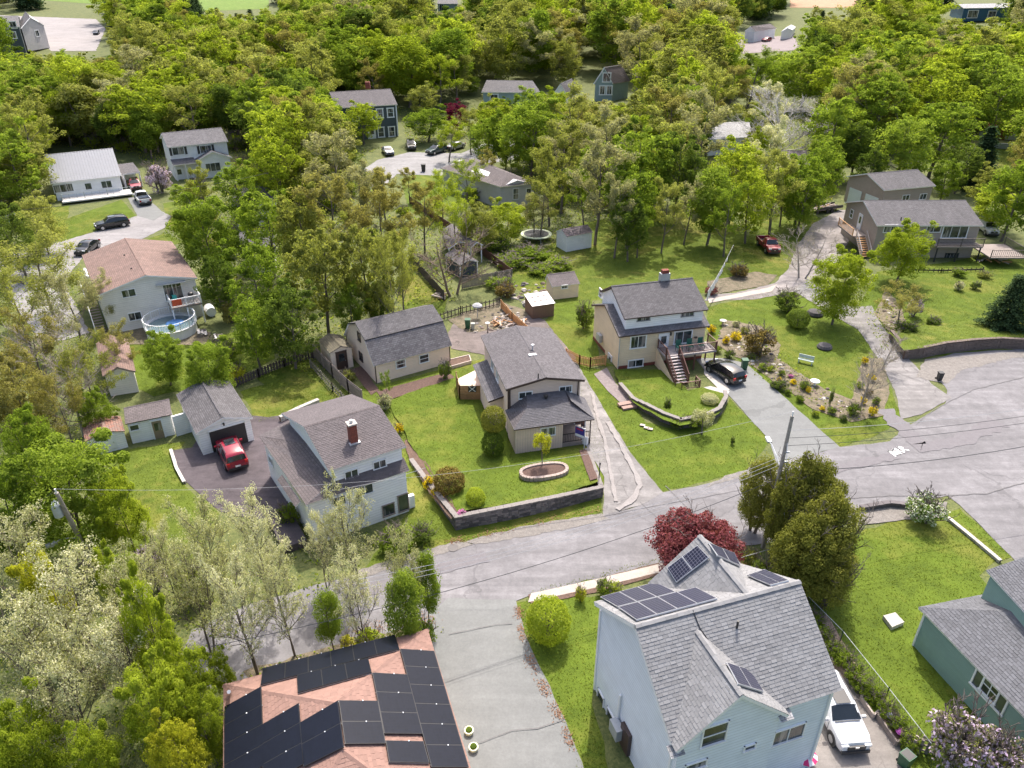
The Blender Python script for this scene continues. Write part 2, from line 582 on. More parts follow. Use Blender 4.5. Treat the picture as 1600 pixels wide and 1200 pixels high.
# terrain to the horizon
xs = np.concatenate([[-2500, -900, -500], np.arange(-400, 401, 20.0), [500, 900, 2500]])
ys = np.concatenate([[-400, -60, 0], np.arange(20, 110, 10.0), np.arange(110, 174, 4.0), np.arange(180, 640, 20.0), [900, 2600]])
gx, gy = np.meshgrid(xs, ys)
gz = np.vectorize(ground)(gy)
V = np.stack([gx.ravel(), gy.ravel(), gz.ravel()], 1)
nx, ny = len(xs), len(ys)
ii, jj = np.meshgrid(np.arange(nx - 1), np.arange(ny - 1))
a = (jj * nx + ii).ravel()
F = np.stack([a, a + 1, a + 1 + nx, a + nx], 1)
o = add('ground', np_mesh('ground', V, F, FOREST)); o['kind'] = 'structure'

# yards of grass
def lawn(pxs, mat=GRASS, lift=.02, dz=None, jag=.12, name='lawn', step=.7):
    return patch(name, pxs, mat, lift, jag, step, grass=True, dz=dz)
lawn([(430, 620), (600, 600), (760, 560), (905, 590), (950, 700), (940, 800), (700, 850), (640, 820), (630, 740)], GRASS2, .012)
lawn([(604, 628), (660, 606), (752, 577), (790, 640), (797, 716), (880, 703), (905, 700), (935, 752), (860, 778), (715, 800), (690, 765), (655, 715)], GRASS, .03,
     dz=[.05, .05, .05, .05, .15, .2, .25, .95, 1.05, 1.15, .7, .3])
lawn([(870, 560), (945, 580), (1010, 660), (1060, 672), (1120, 662), (1140, 622), (1205, 690), (1168, 735), (1105, 752), (1036, 768), (985, 708), (945, 645), (915, 600)], GRASS, .02)
lawn([(560, 900), (600, 845), (640, 800), (668, 785), (712, 832), (720, 845), (650, 866), (600, 880)], GRASS2, .03)
lawn([(868, 478), (925, 470), (935, 560), (960, 572), (900, 572), (840, 520)], GRASS, .03)
lawn([(780, 440), (905, 350), (1000, 330), (1130, 330), (1180, 380), (1200, 430), (1110, 458), (920, 470), (870, 480)], GRASS2, .02)
lawn([(1105, 480), (1250, 445), (1345, 500), (1372, 560), (1395, 615), (1408, 655), (1370, 680), (1312, 699), (1250, 645), (1200, 600), (1150, 560), (1108, 530)], GRASS, .02)
lawn([(1340, 480), (1370, 425), (1480, 410), (1620, 380), (1660, 420), (1640, 545), (1560, 545), (1440, 560), (1400, 520)], GRASS, .02)
lawn([(1190, 440), (1150, 420), (1180, 340), (1260, 330), (1290, 345), (1250, 420)], GRASS2, .025)
lawn([(806, 942), (870, 936), (940, 930), (935, 1000), (925, 1100), (960, 1230), (910, 1230), (880, 1130), (845, 1050), (815, 985)], GRASS, .02)
lawn([(1330, 835), (1400, 812), (1478, 805), (1510, 835), (1560, 872), (1530, 900), (1560, 930), (1700, 1100), (1640, 1260), (1440, 1260), (1400, 1120), (1300, 985), (1250, 915), (1290, 870)], GRASS, .02)
lawn([(1478, 806), (1500, 795), (1582, 870), (1560, 878)], GRASS, .03)
lawn([(830, 925), (1030, 868), (1030, 886), (830, 935)], GRASS2, .03)
lawn([(175, 705), (290, 690), (268, 715), (290, 760), (345, 805), (300, 880), (200, 860), (170, 800)], GRASS2, .02)
lawn([(375, 612), (470, 585), (500, 630), (405, 662)], GRASS2, .02)
lawn([(80, 350), (190, 312), (215, 340), (150, 360), (92, 380)], GRASS, .02)
lawn([(60, 330), (110, 318), (100, 372), (60, 372)], GRASS2, .015)
lawn([(255, 318), (300, 310), (330, 360), (300, 395), (262, 350)], GRASS2, .02)
lawn([(170, 395), (255, 365), (290, 378), (200, 400)], GRASS2, .02)
lawn([(185, 540), (220, 520), (300, 540), (420, 500), (430, 560), (370, 590), (240, 620), (205, 600)], GRASS, .02)
lawn([(620, 470), (640, 420), (700, 465), (690, 500), (640, 490)], GRASS2, .02)
lawn([(640, 330), (625, 280), (660, 268), (700, 275), (720, 320), (680, 350)], GRASS, .02)
lawn([(60, 0), (420, -6), (420, 14), (300, 18), (200, 10)], grass_m('far_meadow', (.09, .15, .03), (.13, .2, .04), (.2, .22, .07), .4), .1)
lawn([(1440, 240), (1600, 220), (1640, 250), (1560, 262), (1440, 262)], GRASS, .02)
lawn([(1040, 280), (1130, 250), (1160, 320), (1050, 330)], GRASS2, .015)
lawn([(400, 590), (480, 560), (520, 620), (470, 650)], GRASS2, .015)

# the street and the drives
patch('street', [(1700, 540), (1590, 546), (1490, 552), (1445, 566), (1480, 610), (1476, 632), (1420, 665), (1390, 690), (1310, 699), (1240, 716), (1165, 739), (1100, 757), (1035, 770), (1000, 790), (940, 806), (860, 822), (800, 838), (740, 850), (700, 862), (600, 886), (500, 912), (380, 948), (300, 985), (270, 1045), (330, 1078), (420, 1050), (560, 1015), (680, 985), (760, 955), (825, 932), (900, 912), (1030, 884), (1120, 858), (1200, 848), (1330, 812), (1345, 790), (1400, 786), (1450, 782), (1480, 775), (1500, 790), (1580, 870), (1640, 940), (1800, 900), (1750, 700)], ASPH, .05, .1, .8)
patch('lower_driveway', [(650, 975), (700, 935), (806, 938), (820, 990), (850, 1055), (885, 1130), (925, 1240), (730, 1240), (690, 1080)], ASPH2, .07, .06)
patch('middle_driveway', [(897, 560), (918, 596), (950, 650), (985, 708), (1036, 770), (1000, 790), (942, 806), (944, 745), (925, 715), (912, 690), (905, 640), (880, 560)], DRIVE, .06, .05)
patch('right_driveway', [(1085, 560), (1130, 560), (1165, 568), (1202, 600), (1255, 648), (1312, 699), (1250, 714), (1212, 722), (1203, 690), (1150, 630), (1120, 600)], ASPH2, .06, .05)
patch('garden_driveway', [(1240, 455), (1262, 438), (1330, 480), (1362, 478), (1378, 510), (1412, 552), (1455, 600), (1488, 622), (1440, 648), (1408, 655), (1398, 610), (1372, 560), (1340, 515), (1280, 480)], DRIVE, .065, .06)
patch('upper_driveway', [(1100, 470), (1105, 462), (1150, 458), (1210, 443), (1232, 420), (1245, 385), (1270, 350), (1312, 328), (1345, 330), (1325, 380), (1300, 420), (1262, 440), (1240, 456), (1180, 468)], asphalt_m('pale_gravel_drive', (.22, .20, .195), R(30), .8, .1, .2, .3), .05, .12)
patch('garage_driveway', [(268, 704), (300, 700), (330, 655), (398, 650), (440, 655), (470, 740), (480, 800), (400, 812), (345, 800), (284, 748)], ASPHD, .06, .05)
patch('back_yard_paving', [(400, 655), (470, 645), (500, 630), (470, 655), (440, 700), (410, 690)], ASPHD, .055, .03)
patch('left_street', [(-80, 420), (0, 388), (80, 382), (150, 362), (212, 338), (240, 325), (268, 338), (258, 356), (200, 385), (130, 402), (100, 440), (140, 520), (70, 540), (0, 450)], asphalt_m('left_street_asphalt', (.24, .23, .235), R(35), .8, .5, .15, .2), .04, .1)
patch('left_drive', [(200, 310), (225, 305), (258, 335), (240, 345), (215, 338)], ASPH2, .05, .05)
patch('court', [(560, 270), (590, 250), (640, 238), (720, 240), (780, 215), (830, 235), (800, 250), (720, 262), (690, 275), (620, 272), (590, 300)], asphalt_m('court_asphalt', (.24, .235, .24), R(10), .8, .3, .15, .2), .04, .1)
patch('barn_yard', [(700, 520), (720, 490), (790, 480), (850, 500), (900, 560), (880, 590), (760, 556), (705, 545)], asphalt_m('barn_yard_paving', (.16, .135, .13), R(10), .8, .6, .3, .3), .05, .08)
patch('far_street', [(-60, 22), (0, 24), (150, 30), (165, 45), (150, 80), (80, 80), (60, 60), (-60, 80)], asphalt_m('far_street_paving', (.28, .26, .26), R(10), .8, .1, .1, .15), .12, .3)
patch('far_clearing', [(1235, -4), (1350, -6), (1350, 12), (1235, 12)], dirt_m('bare_orange_earth', (.32, .17, .10), (.42, .26, .16), .3), .12, .5)
patch('far_yard', [(1150, 62), (1240, 55), (1250, 78), (1160, 84)], dirt_m('far_yard_paving', (.2, .165, .17), (.26, .22, .225), .3), .12, .3)
patch('gravel_shoulder', [(715, 850), (780, 832), (860, 815), (940, 803), (955, 812), (860, 832), (760, 850)], GRAVEL, .066, .1, .4)
patch('gravel_shoulder', [(560, 892), (640, 866), (715, 846), (740, 852), (650, 878), (560, 905)], GRAVEL, .066, .1, .4)
patch('gravel_shoulder', [(1140, 742), (1190, 726), (1215, 722), (1190, 740), (1100, 762)], GRAVEL, .058, .1, .4)
patch('gravel_shoulder', [(1430, 590), (1445, 562), (1480, 560), (1560, 552), (1700, 545), (1700, 552), (1580, 560), (1500, 580), (1480, 600)], GRAVEL, .058, .15, .4)
patch('sidewalk', [(830, 928), (930, 906), (1040, 880), (1075, 875), (1075, 884), (1040, 893), (935, 918), (825, 942)], PATHM, .1, .02)
patch('garden_path', [(1106, 468), (1140, 462), (1200, 450), (1215, 444), (1205, 456), (1150, 466), (1108, 474)], PATHM, .07, .04)
patch('paver_walk', [(948, 575), (962, 600), (1000, 632), (980, 640), (950, 612), (928, 585)], PAVER, .07, .02)
patch('side_path', [(1100, 560), (1112, 575), (1140, 610), (1128, 614), (1100, 585)], CONC, .075, .02)
patch('front_path', [(1082, 610), (1110, 604), (1140, 612), (1135, 620), (1088, 618)], CONC, .075, .02)
patch('patio', [(1175, 1165), (1290, 1060), (1345, 1060), (1400, 1150), (1440, 1260), (1150, 1260)], asphalt_m('patio_concrete', (.19, .175, .165), R(50), .8, .3, .3, .2), .06, .04)
patch('worn_earth', [(1250, 985), (1290, 960), (1345, 1050), (1420, 1150), (1400, 1175), (1340, 1080), (1300, 1060)], dirt_m('worn_earth', (.22, .15, .11), (.4, .3, .24), 1.5), .05, .08)
patch('mulch_bed', [(588, 612), (700, 582), (712, 592), (690, 600), (600, 628)], MULCH, .055, .04)
patch('mulch_bed', [(548, 578), (566, 572), (592, 610), (580, 618)], MULCH, .055, .04)
patch('mulch_bed', [(905, 705), (916, 702), (934, 748), (922, 752)], MULCH, .1, .03, dz=[.3, .3, .95, .95])
patch('mulch_bed', [(752, 702), (795, 700), (797, 714), (758, 714)], MULCH, .2, .04)
patch('flower_border', [(632, 690), (640, 685), (690, 760), (715, 800), (705, 812), (670, 770), (640, 720)], SOIL, .09, .08, dz=[0, 0, .6, 1.1, .9, .4, .1])
patch('rock_garden', [(1130, 500), (1190, 510), (1220, 540), (1215, 560), (1290, 610), (1330, 625), (1350, 560), (1378, 560), (1390, 615), (1380, 650), (1330, 660), (1270, 640), (1180, 575), (1120, 540)], ROCKY, .045, .15)
patch('shrub_bed', [(1105, 440), (1180, 425), (1215, 430), (1200, 446), (1108, 462)], ROCKY, .045, .15)
patch('hillside_bed', [(1366, 492), (1384, 452), (1408, 480), (1428, 540), (1412, 544), (1388, 518)], ROCKY, .045, .15)
patch('pool_surround', [(140, 520), (230, 500), (330, 520), (320, 540), (180, 538)], ROCKY, .045, .1)
patch('debris_bed', [(700, 500), (780, 470), (830, 490), (790, 515), (730, 520)], ROCKY, .06, .15)
patch('planting_bed', [(825, 930), (935, 905), (1030, 880), (1030, 900), (940, 925), (830, 945)], SOIL, .04, .05)
patch('cracked_verge', [(1345, 795), (1400, 790), (1480, 785), (1478, 808), (1400, 815), (1340, 822)], GRAVEL, .065, .08)
patch('undergrowth_bank', [(380, 1050), (560, 1000), (670, 975), (650, 990), (540, 1030), (400, 1075)], ROCKY, .06, .2)
# ------------------------------------------------------------ building kit
def rect(x, y, a, w, d):
    a = R(a); c, s = math.cos(a), math.sin(a)
    return [Vector((x + u * c - v * s, y + u * s + v * c, 0)) for u, v in ((0, 0), (w, 0), (w, d), (0, d))]
def clip_convex(mb, poly):
    """cut a soup of small pieces to a convex plane outline"""
    me = bpy.data.meshes.new('tmp')
    me.from_pydata(mb.v, [], mb.f)
    bm = bmesh.new(); bm.from_mesh(me)
    bpy.data.meshes.remove(me)
    n = geometry.normal(poly)
    c = sum(poly, Vector()) / len(poly)
    for i in range(len(poly)):
        a, b = poly[i], poly[(i + 1) % len(poly)]
        out = (b - a).cross(n)
        if out.dot(c - a) > 0: out = -out
        bmesh.ops.bisect_plane(bm, geom=bm.verts[:] + bm.edges[:] + bm.faces[:], plane_co=a, plane_no=out.normalized(), clear_outer=True)
    r = MB()
    bm.verts.index_update()
    r.v = [tuple(v.co) for v in bm.verts]
    r.f = [tuple(v.index for v in f.verts) for f in bm.faces]
    bm.free()
    return r
def tabs(poly, w=.27, h=.15, th=.02):
    """overlapping roof tabs, each its own piece, over a convex roof plane"""
    n = geometry.normal(poly)
    if n.z < 0: poly = poly[::-1]; n = -n
    e = Vector((-n.y, n.x, 0)).normalized()
    s = n.cross(e)
    if s.z < 0: s = -s
    p0 = poly[0]
    us = [(p - p0).dot(e) for p in poly]; vs = [(p - p0).dot(s) for p in poly]
    mb = MB()
    v = min(vs) - .02; row = 0
    while v < max(vs):
        u = min(us) - w * (.5 if row % 2 else 0) - random.random() * .1
        while u < max(us):
            ww = w * random.uniform(.9, 1.1)
            t = th * random.uniform(.7, 1.4)
            b0 = p0 + e * u + s * v; b1 = b0 + e * (ww - .012); c1 = b1 + s * (h * 1.02); c0 = b0 + s * (h * 1.02)
            i = len(mb.v)
            mb.v += [tuple(b0 + n * t), tuple(b1 + n * t), tuple(c1 + n * .004), tuple(c0 + n * .004), tuple(b0 + n * .001), tuple(b1 + n * .001)]
            mb.f += [(i, i + 1, i + 2, i + 3), (i + 4, i + 5, i + 1, i), (i + 5, i + 2, i + 1), (i + 4, i, i + 3)]
            u += ww
        v += h; row += 1
    return clip_convex(mb, poly)
class Bld:
    def __init__(s, name, label, cat, quad, group=None, z0=None):
        s.q = [Vector((p[0], p[1], 0)) for p in quad]
        s.w = ((s.q[1] - s.q[0]).length + (s.q[2] - s.q[3]).length) / 2
        s.d = ((s.q[3] - s.q[0]).length + (s.q[2] - s.q[1]).length) / 2
        c = sum(s.q, Vector()) / 4
        s.z0 = ground(c.y) if z0 is None else z0
        s.root = thing(name, label, cat, (c.x, c.y, s.z0), group)
        s.walls = {}
    def P(s, u, v, z):
        a, b = u / s.w, v / s.d
        p = (s.q[0] * (1 - a) + s.q[1] * a) * (1 - b) + (s.q[3] * (1 - a) + s.q[2] * a) * b
        return Vector((p.x, p.y, s.z0 + z))
    def body(s, mat, u0, u1, v0, v1, ze, ridge=None, name='wall', zlow=-.3, zeb=None):
        """closed body; ridge = ('u'|'v', position, height): gable walls under it; zeb: height of the back wall"""
        P = s.P; mb = MB(); zb = ze if zeb is None else zeb
        if ridge and ridge[0] == 'u':
            _, rv, rz = ridge
            mb.poly([P(u0, v0, zlow), P(u1, v0, zlow), P(u1, v0, ze), P(u0, v0, ze)])
            mb.poly([P(u1, v1, zlow), P(u0, v1, zlow), P(u0, v1, zb), P(u1, v1, zb)])
            mb.poly([P(u1, v0, zlow), P(u1, v1, zlow), P(u1, v1, zb), P(u1, rv, rz), P(u1, v0, ze)])
            mb.poly([P(u0, v1, zlow), P(u0, v0, zlow), P(u0, v0, ze), P(u0, rv, rz), P(u0, v1, zb)])
            mb.poly([P(u0, v0, ze), P(u1, v0, ze), P(u1, rv, rz), P(u0, rv, rz)])
            mb.poly([P(u0, rv, rz), P(u1, rv, rz), P(u1, v1, zb), P(u0, v1, zb)])
        elif ridge:
            _, ru, rz = ridge
            mb.poly([P(u0, v0, zlow), P(u1, v0, zlow), P(u1, v0, ze), P(ru, v0, rz), P(u0, v0, ze)])
            mb.poly([P(u1, v1, zlow), P(u0, v1, zlow), P(u0, v1, ze), P(ru, v1, rz), P(u1, v1, ze)])
            mb.poly([P(u1, v0, zlow), P(u1, v1, zlow), P(u1, v1, ze), P(u1, v0, ze)])
            mb.poly([P(u0, v1, zlow), P(u0, v0, zlow), P(u0, v0, ze), P(u0, v1, ze)])
            mb.poly([P(u0, v0, ze), P(ru, v0, rz), P(ru, v1, rz), P(u0, v1, ze)])
            mb.poly([P(ru, v0, rz), P(u1, v0, ze), P(u1, v1, ze), P(ru, v1, rz)])
        else:
            mb.prism([P(u0, v0, 0), P(u1, v0, 0), P(u1, v1, 0), P(u0, v1, 0)], s.z0 + zlow, [s.z0 + ze, s.z0 + ze, s.z0 + zb, s.z0 + zb])
        o = mb.build(name, mat, s.root)
        s.walls['front'] = (P(u0, v0, 0), P(u1, v0, 0)); s.walls['right'] = (P(u1, v0, 0), P(u1, v1, 0))
        s.walls['back'] = (P(u1, v1, 0), P(u0, v1, 0)); s.walls['left'] = (P(u0, v1, 0), P(u0, v0, 0))
        return o
    def corner_boards(s, mat, u0, u1, v0, v1, z1, w=.14):
        for u, v in ((u0, v0), (u1, v0), (u1, v1), (u0, v1)):
            p = s.P(u, v, 0)
            d = (s.q[1] - s.q[0]).normalized()
            MB().box((p.x, p.y, s.z0 + z1 / 2), (w, w, z1), d).build('corner_board', mat, s.root)
    def roof(s, planes, mat, trim, th=.16, tab=None, uvz=False, name='roof', tw=.27, thh=.15):
        """planes: lists of (u, v, z)"""
        mb = MB(); mi = []
        pls = [[s.P(*p) if not isinstance(p, Vector) else p for p in pl] for pl in planes]
        for pl in pls:
            a = len(mb.f); mb.slab(pl, th); mi += [0] + [1] * (len(mb.f) - a - 1)
        o = mb.build(name, None, s.root, mats=[mat, trim], midx=mi)
        if tab:
            al = MB()
            for pl in pls:
                if len(pl) < 3: continue
                r = tabs(pl, tw, thh)
                b = len(al.v); al.v += r.v; al.f += [tuple(i + b for i in f) for f in r.f]
            t = al.build('shingles', tab, o); t['kind'] = 'stuff'
        return o
    def caps(s, a, b, mat, w=.28, n=None, roof=None):
        """ridge cap of short overlapping pieces"""
        a, b = Vector(a), Vector(b); L = (b - a).length; n = n or max(2, int(L / .3)); mb = MB()
        d = (b - a) / n; side = Vector((-d.y, d.x, 0)).normalized()
        for i in range(n):
            p, q = a + d * i, a + d * (i + 1.05)
            z = Vector((0, 0, .055 if i % 2 else .045)); k = Vector((0, 0, .075))
            for sg in (1, -1):
                mb.poly([p + z, q + z, q + side * w / 2 * sg + z - k, p + side * w / 2 * sg + z - k][::sg])
        return mb.build('ridge_cap', mat, roof or s.root)
    def on(s, px, py, wall):
        A, B = s.walls[wall] if isinstance(wall, str) else wall
        d = (B - A); d.z = 0; d.normalize(); nrm = Vector((d.y, -d.x, 0))
        o, r = Vector((0, 0, CAMH)), ray(px, py)
        t = (A - o).dot(nrm) / r.dot(nrm)
        return o + r * t, d, nrm
    def win(s, px, py, w, h, wall='front', cols=2, rows=1, trim=None, name='window', cas=.07, z=None, glass=None):
        p, d, nrm = s.on(px, py, wall)
        return window(s.root, p, d, nrm, w, h, cols, rows, trim or WHITE, name, cas, glass)
    def door(s, px, py, w, h, wall='front', mat=None, glass=True, trim=None):
        p, d, nrm = s.on(px, py, wall)
        up = Vector((0, 0, 1))
        dr = MB().box(p + nrm * .03, (w, .06, h), d, -nrm).build('door', mat or WHITE, s.root)
        fr = MB()
        for sg in (-1, 1): fr.box(p + d * sg * (w / 2 + .05) + nrm * .04, (.1, .1, h + .1), d, -nrm)
        fr.box(p + up * (h / 2 + .06) + nrm * .041, (w + .22, .1, .1), d, -nrm)
        fr.build('frame', trim or WHITE, dr)
        if glass: MB().box(p + up * h * .18 + nrm * .065, (w * .6, .02, h * .42), d, -nrm).build('pane', GLASS, dr)
        MB().box(p + d * w * .38 + nrm * .09 - up * .05, (.05, .06, .12), d, -nrm).build('handle', CHROME, dr)
        return dr
def window(root, p, d, nrm, w, h, cols, rows, trim, name='window', cas=.07, glass=None):
    up = Vector((0, 0, 1)); y = -nrm
    mb = MB()
    for sg in (-1, 1):
        mb.box(p + d * sg * (w / 2) + nrm * .02, (cas, .11, h + cas), d, y)
        mb.box(p + up * sg * (h / 2) + nrm * (.022 if sg > 0 else .04), (w + cas * 1.6, .11 if sg > 0 else .15, cas), d, y)
    for i in range(1, cols): mb.box(p + d * (w * (i / cols - .5)) + nrm * .015, (.05, .08, h), d, y)
    for j in range(1, rows): mb.box(p + up * (h * (j / rows - .5)) + nrm * .017, (w, .08, .05), d, y)
    f = mb.build(name, trim, root)
    for i in range(cols):
        for j in range(rows):
            c = p + d * (w * ((i + .5) / cols - .5)) + up * (h * ((j + .5) / rows - .5)) + nrm * (.004 + .01 * ((i + j) % 2))
            MB().box(c, (w / cols - .04, .03, h / rows - .04), d, y).build('pane', glass or GLASS, f)
    return f
def gable(b, wall_m, roof_m, trim, ze, zr, axis='u', inset=.25, tab=None, rake=.0, rpos=None, tw=.3, thh=.18, th=.16):
    """plain gabled block filling the quad"""
    w, d = b.w, b.d; i = inset
    if axis == 'u':
        rv = d / 2 if rpos is None else rpos
        sl = (zr - ze) / rv; slb = (zr - ze) / (d - rv)
        b.body(wall_m, i, w - i, i, d - i, ze + sl * i - th * 1.15, ('u', rv, zr - th * 1.2), zeb=ze + slb * i - th * 1.15)
        pl = [[(0, 0, ze), (w, 0, ze), (w, rv, zr), (0, rv, zr)], [(0, rv, zr), (w, rv, zr), (w, d, ze), (0, d, ze)]]
        r = b.roof(pl, roof_m, trim, th, tab, tw=tw, thh=thh)
        b.caps(b.P(0, rv, zr), b.P(w, rv, zr), roof_m, roof=r)
    else:
        ru = w / 2 if rpos is None else rpos
        sl = (zr - ze) / ru
        b.body(wall_m, i, w - i, i, d - i, ze + sl * i - th * 1.15, ('v', ru, zr - th * 1.2))
        pl = [[(0, 0, ze), (ru, 0, zr), (ru, d, zr), (0, d, ze)], [(ru, 0, zr), (w, 0, ze), (w, d, ze), (ru, d, zr)]]
        r = b.roof(pl, roof_m, trim, th, tab, tw=tw, thh=thh)
        b.caps(b.P(ru, 0, zr), b.P(ru, d, zr), roof_m, roof=r)
    return r
def plane_hit(px, py, a, n, lift=0.0):
    o, r = Vector((0, 0, CAMH)), ray(px, py)
    t = (a - o).dot(n) / r.dot(n)
    return o + r * t + n * lift
def panels(b, plane, quad, cols, rows, mat, frame, clamps=False, roof=None):
    """solar panels between four sighted corners on a roof plane: near-left, near-right, far-right, far-left"""
    n = geometry.normal(plane)
    if n.z < 0: n = -n
    c = [plane_hit(x, y, plane[0], n, .15) for x, y in quad]
    if clamps:
        m_ = sum(c, Vector()) / 4
        c = [p + (c[1] - c[0]).normalized() * (.06 if k in (1, 2) else -.06) for k, p in enumerate(c)]
    def Q(a, t): return (c[0] * (1 - a) + c[1] * a) * (1 - t) + (c[3] * (1 - a) + c[2] * a) * t
    for i in range(cols):
        for j in range(rows):
            g = .012 if not clamps else .002
            k = [Q((i + x) / cols, (j + y) / rows) for x, y in ((g, g), (1 - g, g), (1 - g, 1 - g), (g, 1 - g))]
            fr = MB().slab(k, .05).build('solar_panel', frame, b.root)
            m = sum(k, Vector()) / 4
            kk = [m + (p - m) * .965 + n * .004 for p in k]
            MB().slab(kk, .01).build('cell_face', mat, fr)
            if clamps:
                mb = MB()
                for t in (.98,): mb.box(Q((i + .6) / cols, (j + t) / rows) + n * .02, (.05, .05, .03), (c[1] - c[0]), n.cross(c[1] - c[0]))
                mb.build('clamp', LAMPW, fr)
    mb = MB()
    for j in range(rows + 1):
        a_, b_ = Q(0, min(.98, max(.02, j / rows))), Q(1, min(.98, max(.02, j / rows)))
        mb.bar(a_ - n * .06, b_ - n * .06, .04, .05, up=n)
    mb.build('mounting_rail', GALV, b.root)
def railing(root, pts, h, mat, spacing=.13, closed=False, bal=.035, post=.09, name='railing', posts=True, toprail=.09):
    """posts and rails, balusters joined as one piece of it"""
    pts = [Vector(p) for p in pts]; up = Vector((0, 0, 1))
    mb = MB(); bb = MB()
    segs = list(zip(pts[:-1], pts[1:])) + ([(pts[-1], pts[0])] if closed else [])
    for a, b in segs:
        mb.bar(a + up * h, b + up * h, toprail, .05)
        mb.bar(a + up * .12, b + up * .12, .05, .06)
        n = max(1, int((b - a).length / spacing))
        for i in range(1, n):
            p = a.lerp(b, i / n); bb.bar(p + up * .1, p + up * (h - .02), bal)
    for p in pts: mb.bar(p - up * .05, p + up * (h + .08), post)
    r = mb.build(name, mat, root)
    if bb.v: bb.build('baluster', mat, r)['kind'] = 'stuff'
    return r
def pipe(root, pts, r, mat, name='pipe', n=8): return MB().tube(pts, r, n).build(name, mat, root, smooth=False)

# surfaces of the houses
S_TAN = siding('mauve_tan_siding', (.68, .535, .445))
S_TANV = siding('mauve_tan_vertical_siding', (.66, .52, .44), .22, True)
S_WHITE = siding('white_clapboard', (.84, .84, .845), .22, line=.72)
S_WHITE2 = siding('white_vinyl', (.78, .78, .78), .2, line=.8)
S_CREAM = siding('cream_pink_clapboard', (.77, .63, .51), .16, line=.8)
S_BEIGE = siding('beige_clapboard', (.72, .58, .41), .2, line=.8)
S_OFFW = siding('off_white_vinyl', (.74, .71, .67), .22, line=.76)
S_TAUPE = siding('taupe_siding', (.33, .275, .235), .2, line=.75)
S_BLUEW = siding('pale_blue_vinyl', (.68, .735, .80), .21, line=.7)
S_GREEN = siding('sage_green_clapboard', (.20, .31, .27), .13, line=.85)
S_SLATE = siding('dark_slate_siding', (.05, .07, .08), .2)
S_NAVY = siding('navy_board', (.025, .045, .075), .25, True)
S_TEAL = siding('grey_teal_siding', (.26, .34, .34), .25)
S_GREY = siding('pale_grey_siding', (.42, .41, .43), .2, line=.85)
S_BLUE = siding('deep_blue_siding', (.03, .10, .18), .25)
R_MAUVE = shingle('mauve_shingle', (.102, .091, .098), (.085, .075, .082))
R_DARK = shingle('charcoal_shingle', (.125, .12, .13), (.085, .08, .09))
R_GREY = shingle('mid_grey_shingle', (.108, .102, .11), (.078, .073, .079), bw=.28, bh=.16)
R_BROWN = shingle('worn_brown_shingle', (.125, .104, .106), (.11, .092, .093))
R_PINK = shingle('faded_pink_shingle', (.27, .16, .13), (.22, .13, .11), streak=.15)
R_NPINK = shingle('dusty_pink_shingle', (.205, .13, .11), (.165, .11, .095))
R_PALE = shingle('pale_grey_shingle', (.31, .31, .325), (.23, .23, .24))
R_METAL = siding('ribbed_grey_metal', (.18, .19, .215), .45, True, .35, line=.8)
T_PALE = tabmat('pale_grey_tab', (.215, .215, .222), .2)
T_BLUE = tabmat('slate_grey_tab', (.105, .108, .122), .25)
T_MAUVE = tabmat('mauve_tab', (.095, .087, .095), .28)
T_PINK = tabmat('pink_tab', (.25, .148, .12), .14)
T_DARK = tabmat('charcoal_tab', (.11, .105, .115), .2)
T_BROWN = tabmat('brown_grey_tab', (.105, .09, .095), .2)
def cell_mat(name, c, line, grid=True):
    m = bpy.data.materials.new(name)
    nt, b = nodes_of(m)
    br = nt.nodes.new('ShaderNodeTexBrick')
    nt.links.new(coord(nt, 'UV'), br.inputs['Vector'])
    br.offset = 0.0
    br.inputs['Color1'].default_value = (*c, 1); br.inputs['Color2'].default_value = (*sc(c, 1.2), 1)
    br.inputs['Mortar'].default_value = (*line, 1)
    br.inputs['Scale'].default_value = 1
    br.inputs['Brick Width'].default_value = .17; br.inputs['Row Height'].default_value = .17
    br.inputs['Mortar Size'].default_value = .012 if grid else .006
    nt.links.new(br.outputs[0], b.inputs['Base Color'])
    b.inputs['Roughness'].default_value = .38
    b.inputs['Specular IOR Level'].default_value = .16
    return m
CELL = cell_mat('blue_black_cells', (.012, .014, .03), (.13, .13, .17))
CELLB = cell_mat('all_black_cells', (.008, .010, .018), (.012, .014, .020), False)
ALU = plain('aluminium_panel_frame', (.55, .56, .58), .35, .4)
BLACKF = plain('black_panel_frame', (.02, .02, .022), .4)

# ------------------------------------------------------------ the middle house (mauve tan, hip-roofed front)
b = Bld('tan_house', 'mauve tan two-storey house with hipped porch roof, in the middle beside the long concrete drive', 'house', rect(-.51, 53.89, 13.67, 6.93, 10.51))
A_ = b
ze, zr, w, d = 4.86, 5.55, b.w, b.d
b.body(S_TAN, .3, w - .3, .35, d - .3, ze - .14, ('v', w / 2, zr - .2))
r = b.roof([[(0, 0, ze), (w / 2, 0, zr), (w / 2, d, zr), (0, d, ze)], [(w / 2, 0, zr), (w, 0, ze), (w, d, ze), (w / 2, d, zr)]], R_MAUVE, BROWN, .2, T_MAUVE)
b.caps(b.P(w / 2, 0, zr), b.P(w / 2, d, zr), T_MAUVE, roof=r)
main_walls = dict(b.walls)
for px, w_ in ((821, 1.15), (883.5, 1.1)): b.win(px, 617 if px < 850 else 608, w_, .62, 'front')
for k, z in ((.42, 4.0), (.62, 4.0)): window(b.root, b.P(.3, d * k, 3.7), (b.q[0] - b.q[3]).normalized(), -(b.q[1] - b.q[0]).normalized(), .9, .9, 2, 1, WHITE)
window(b.root, b.P(.3, d * .35, 1.6), (b.q[0] - b.q[3]).normalized(), -(b.q[1] - b.q[0]).normalized(), 1.3, 1.7, 2, 1, WHITE, 'window')
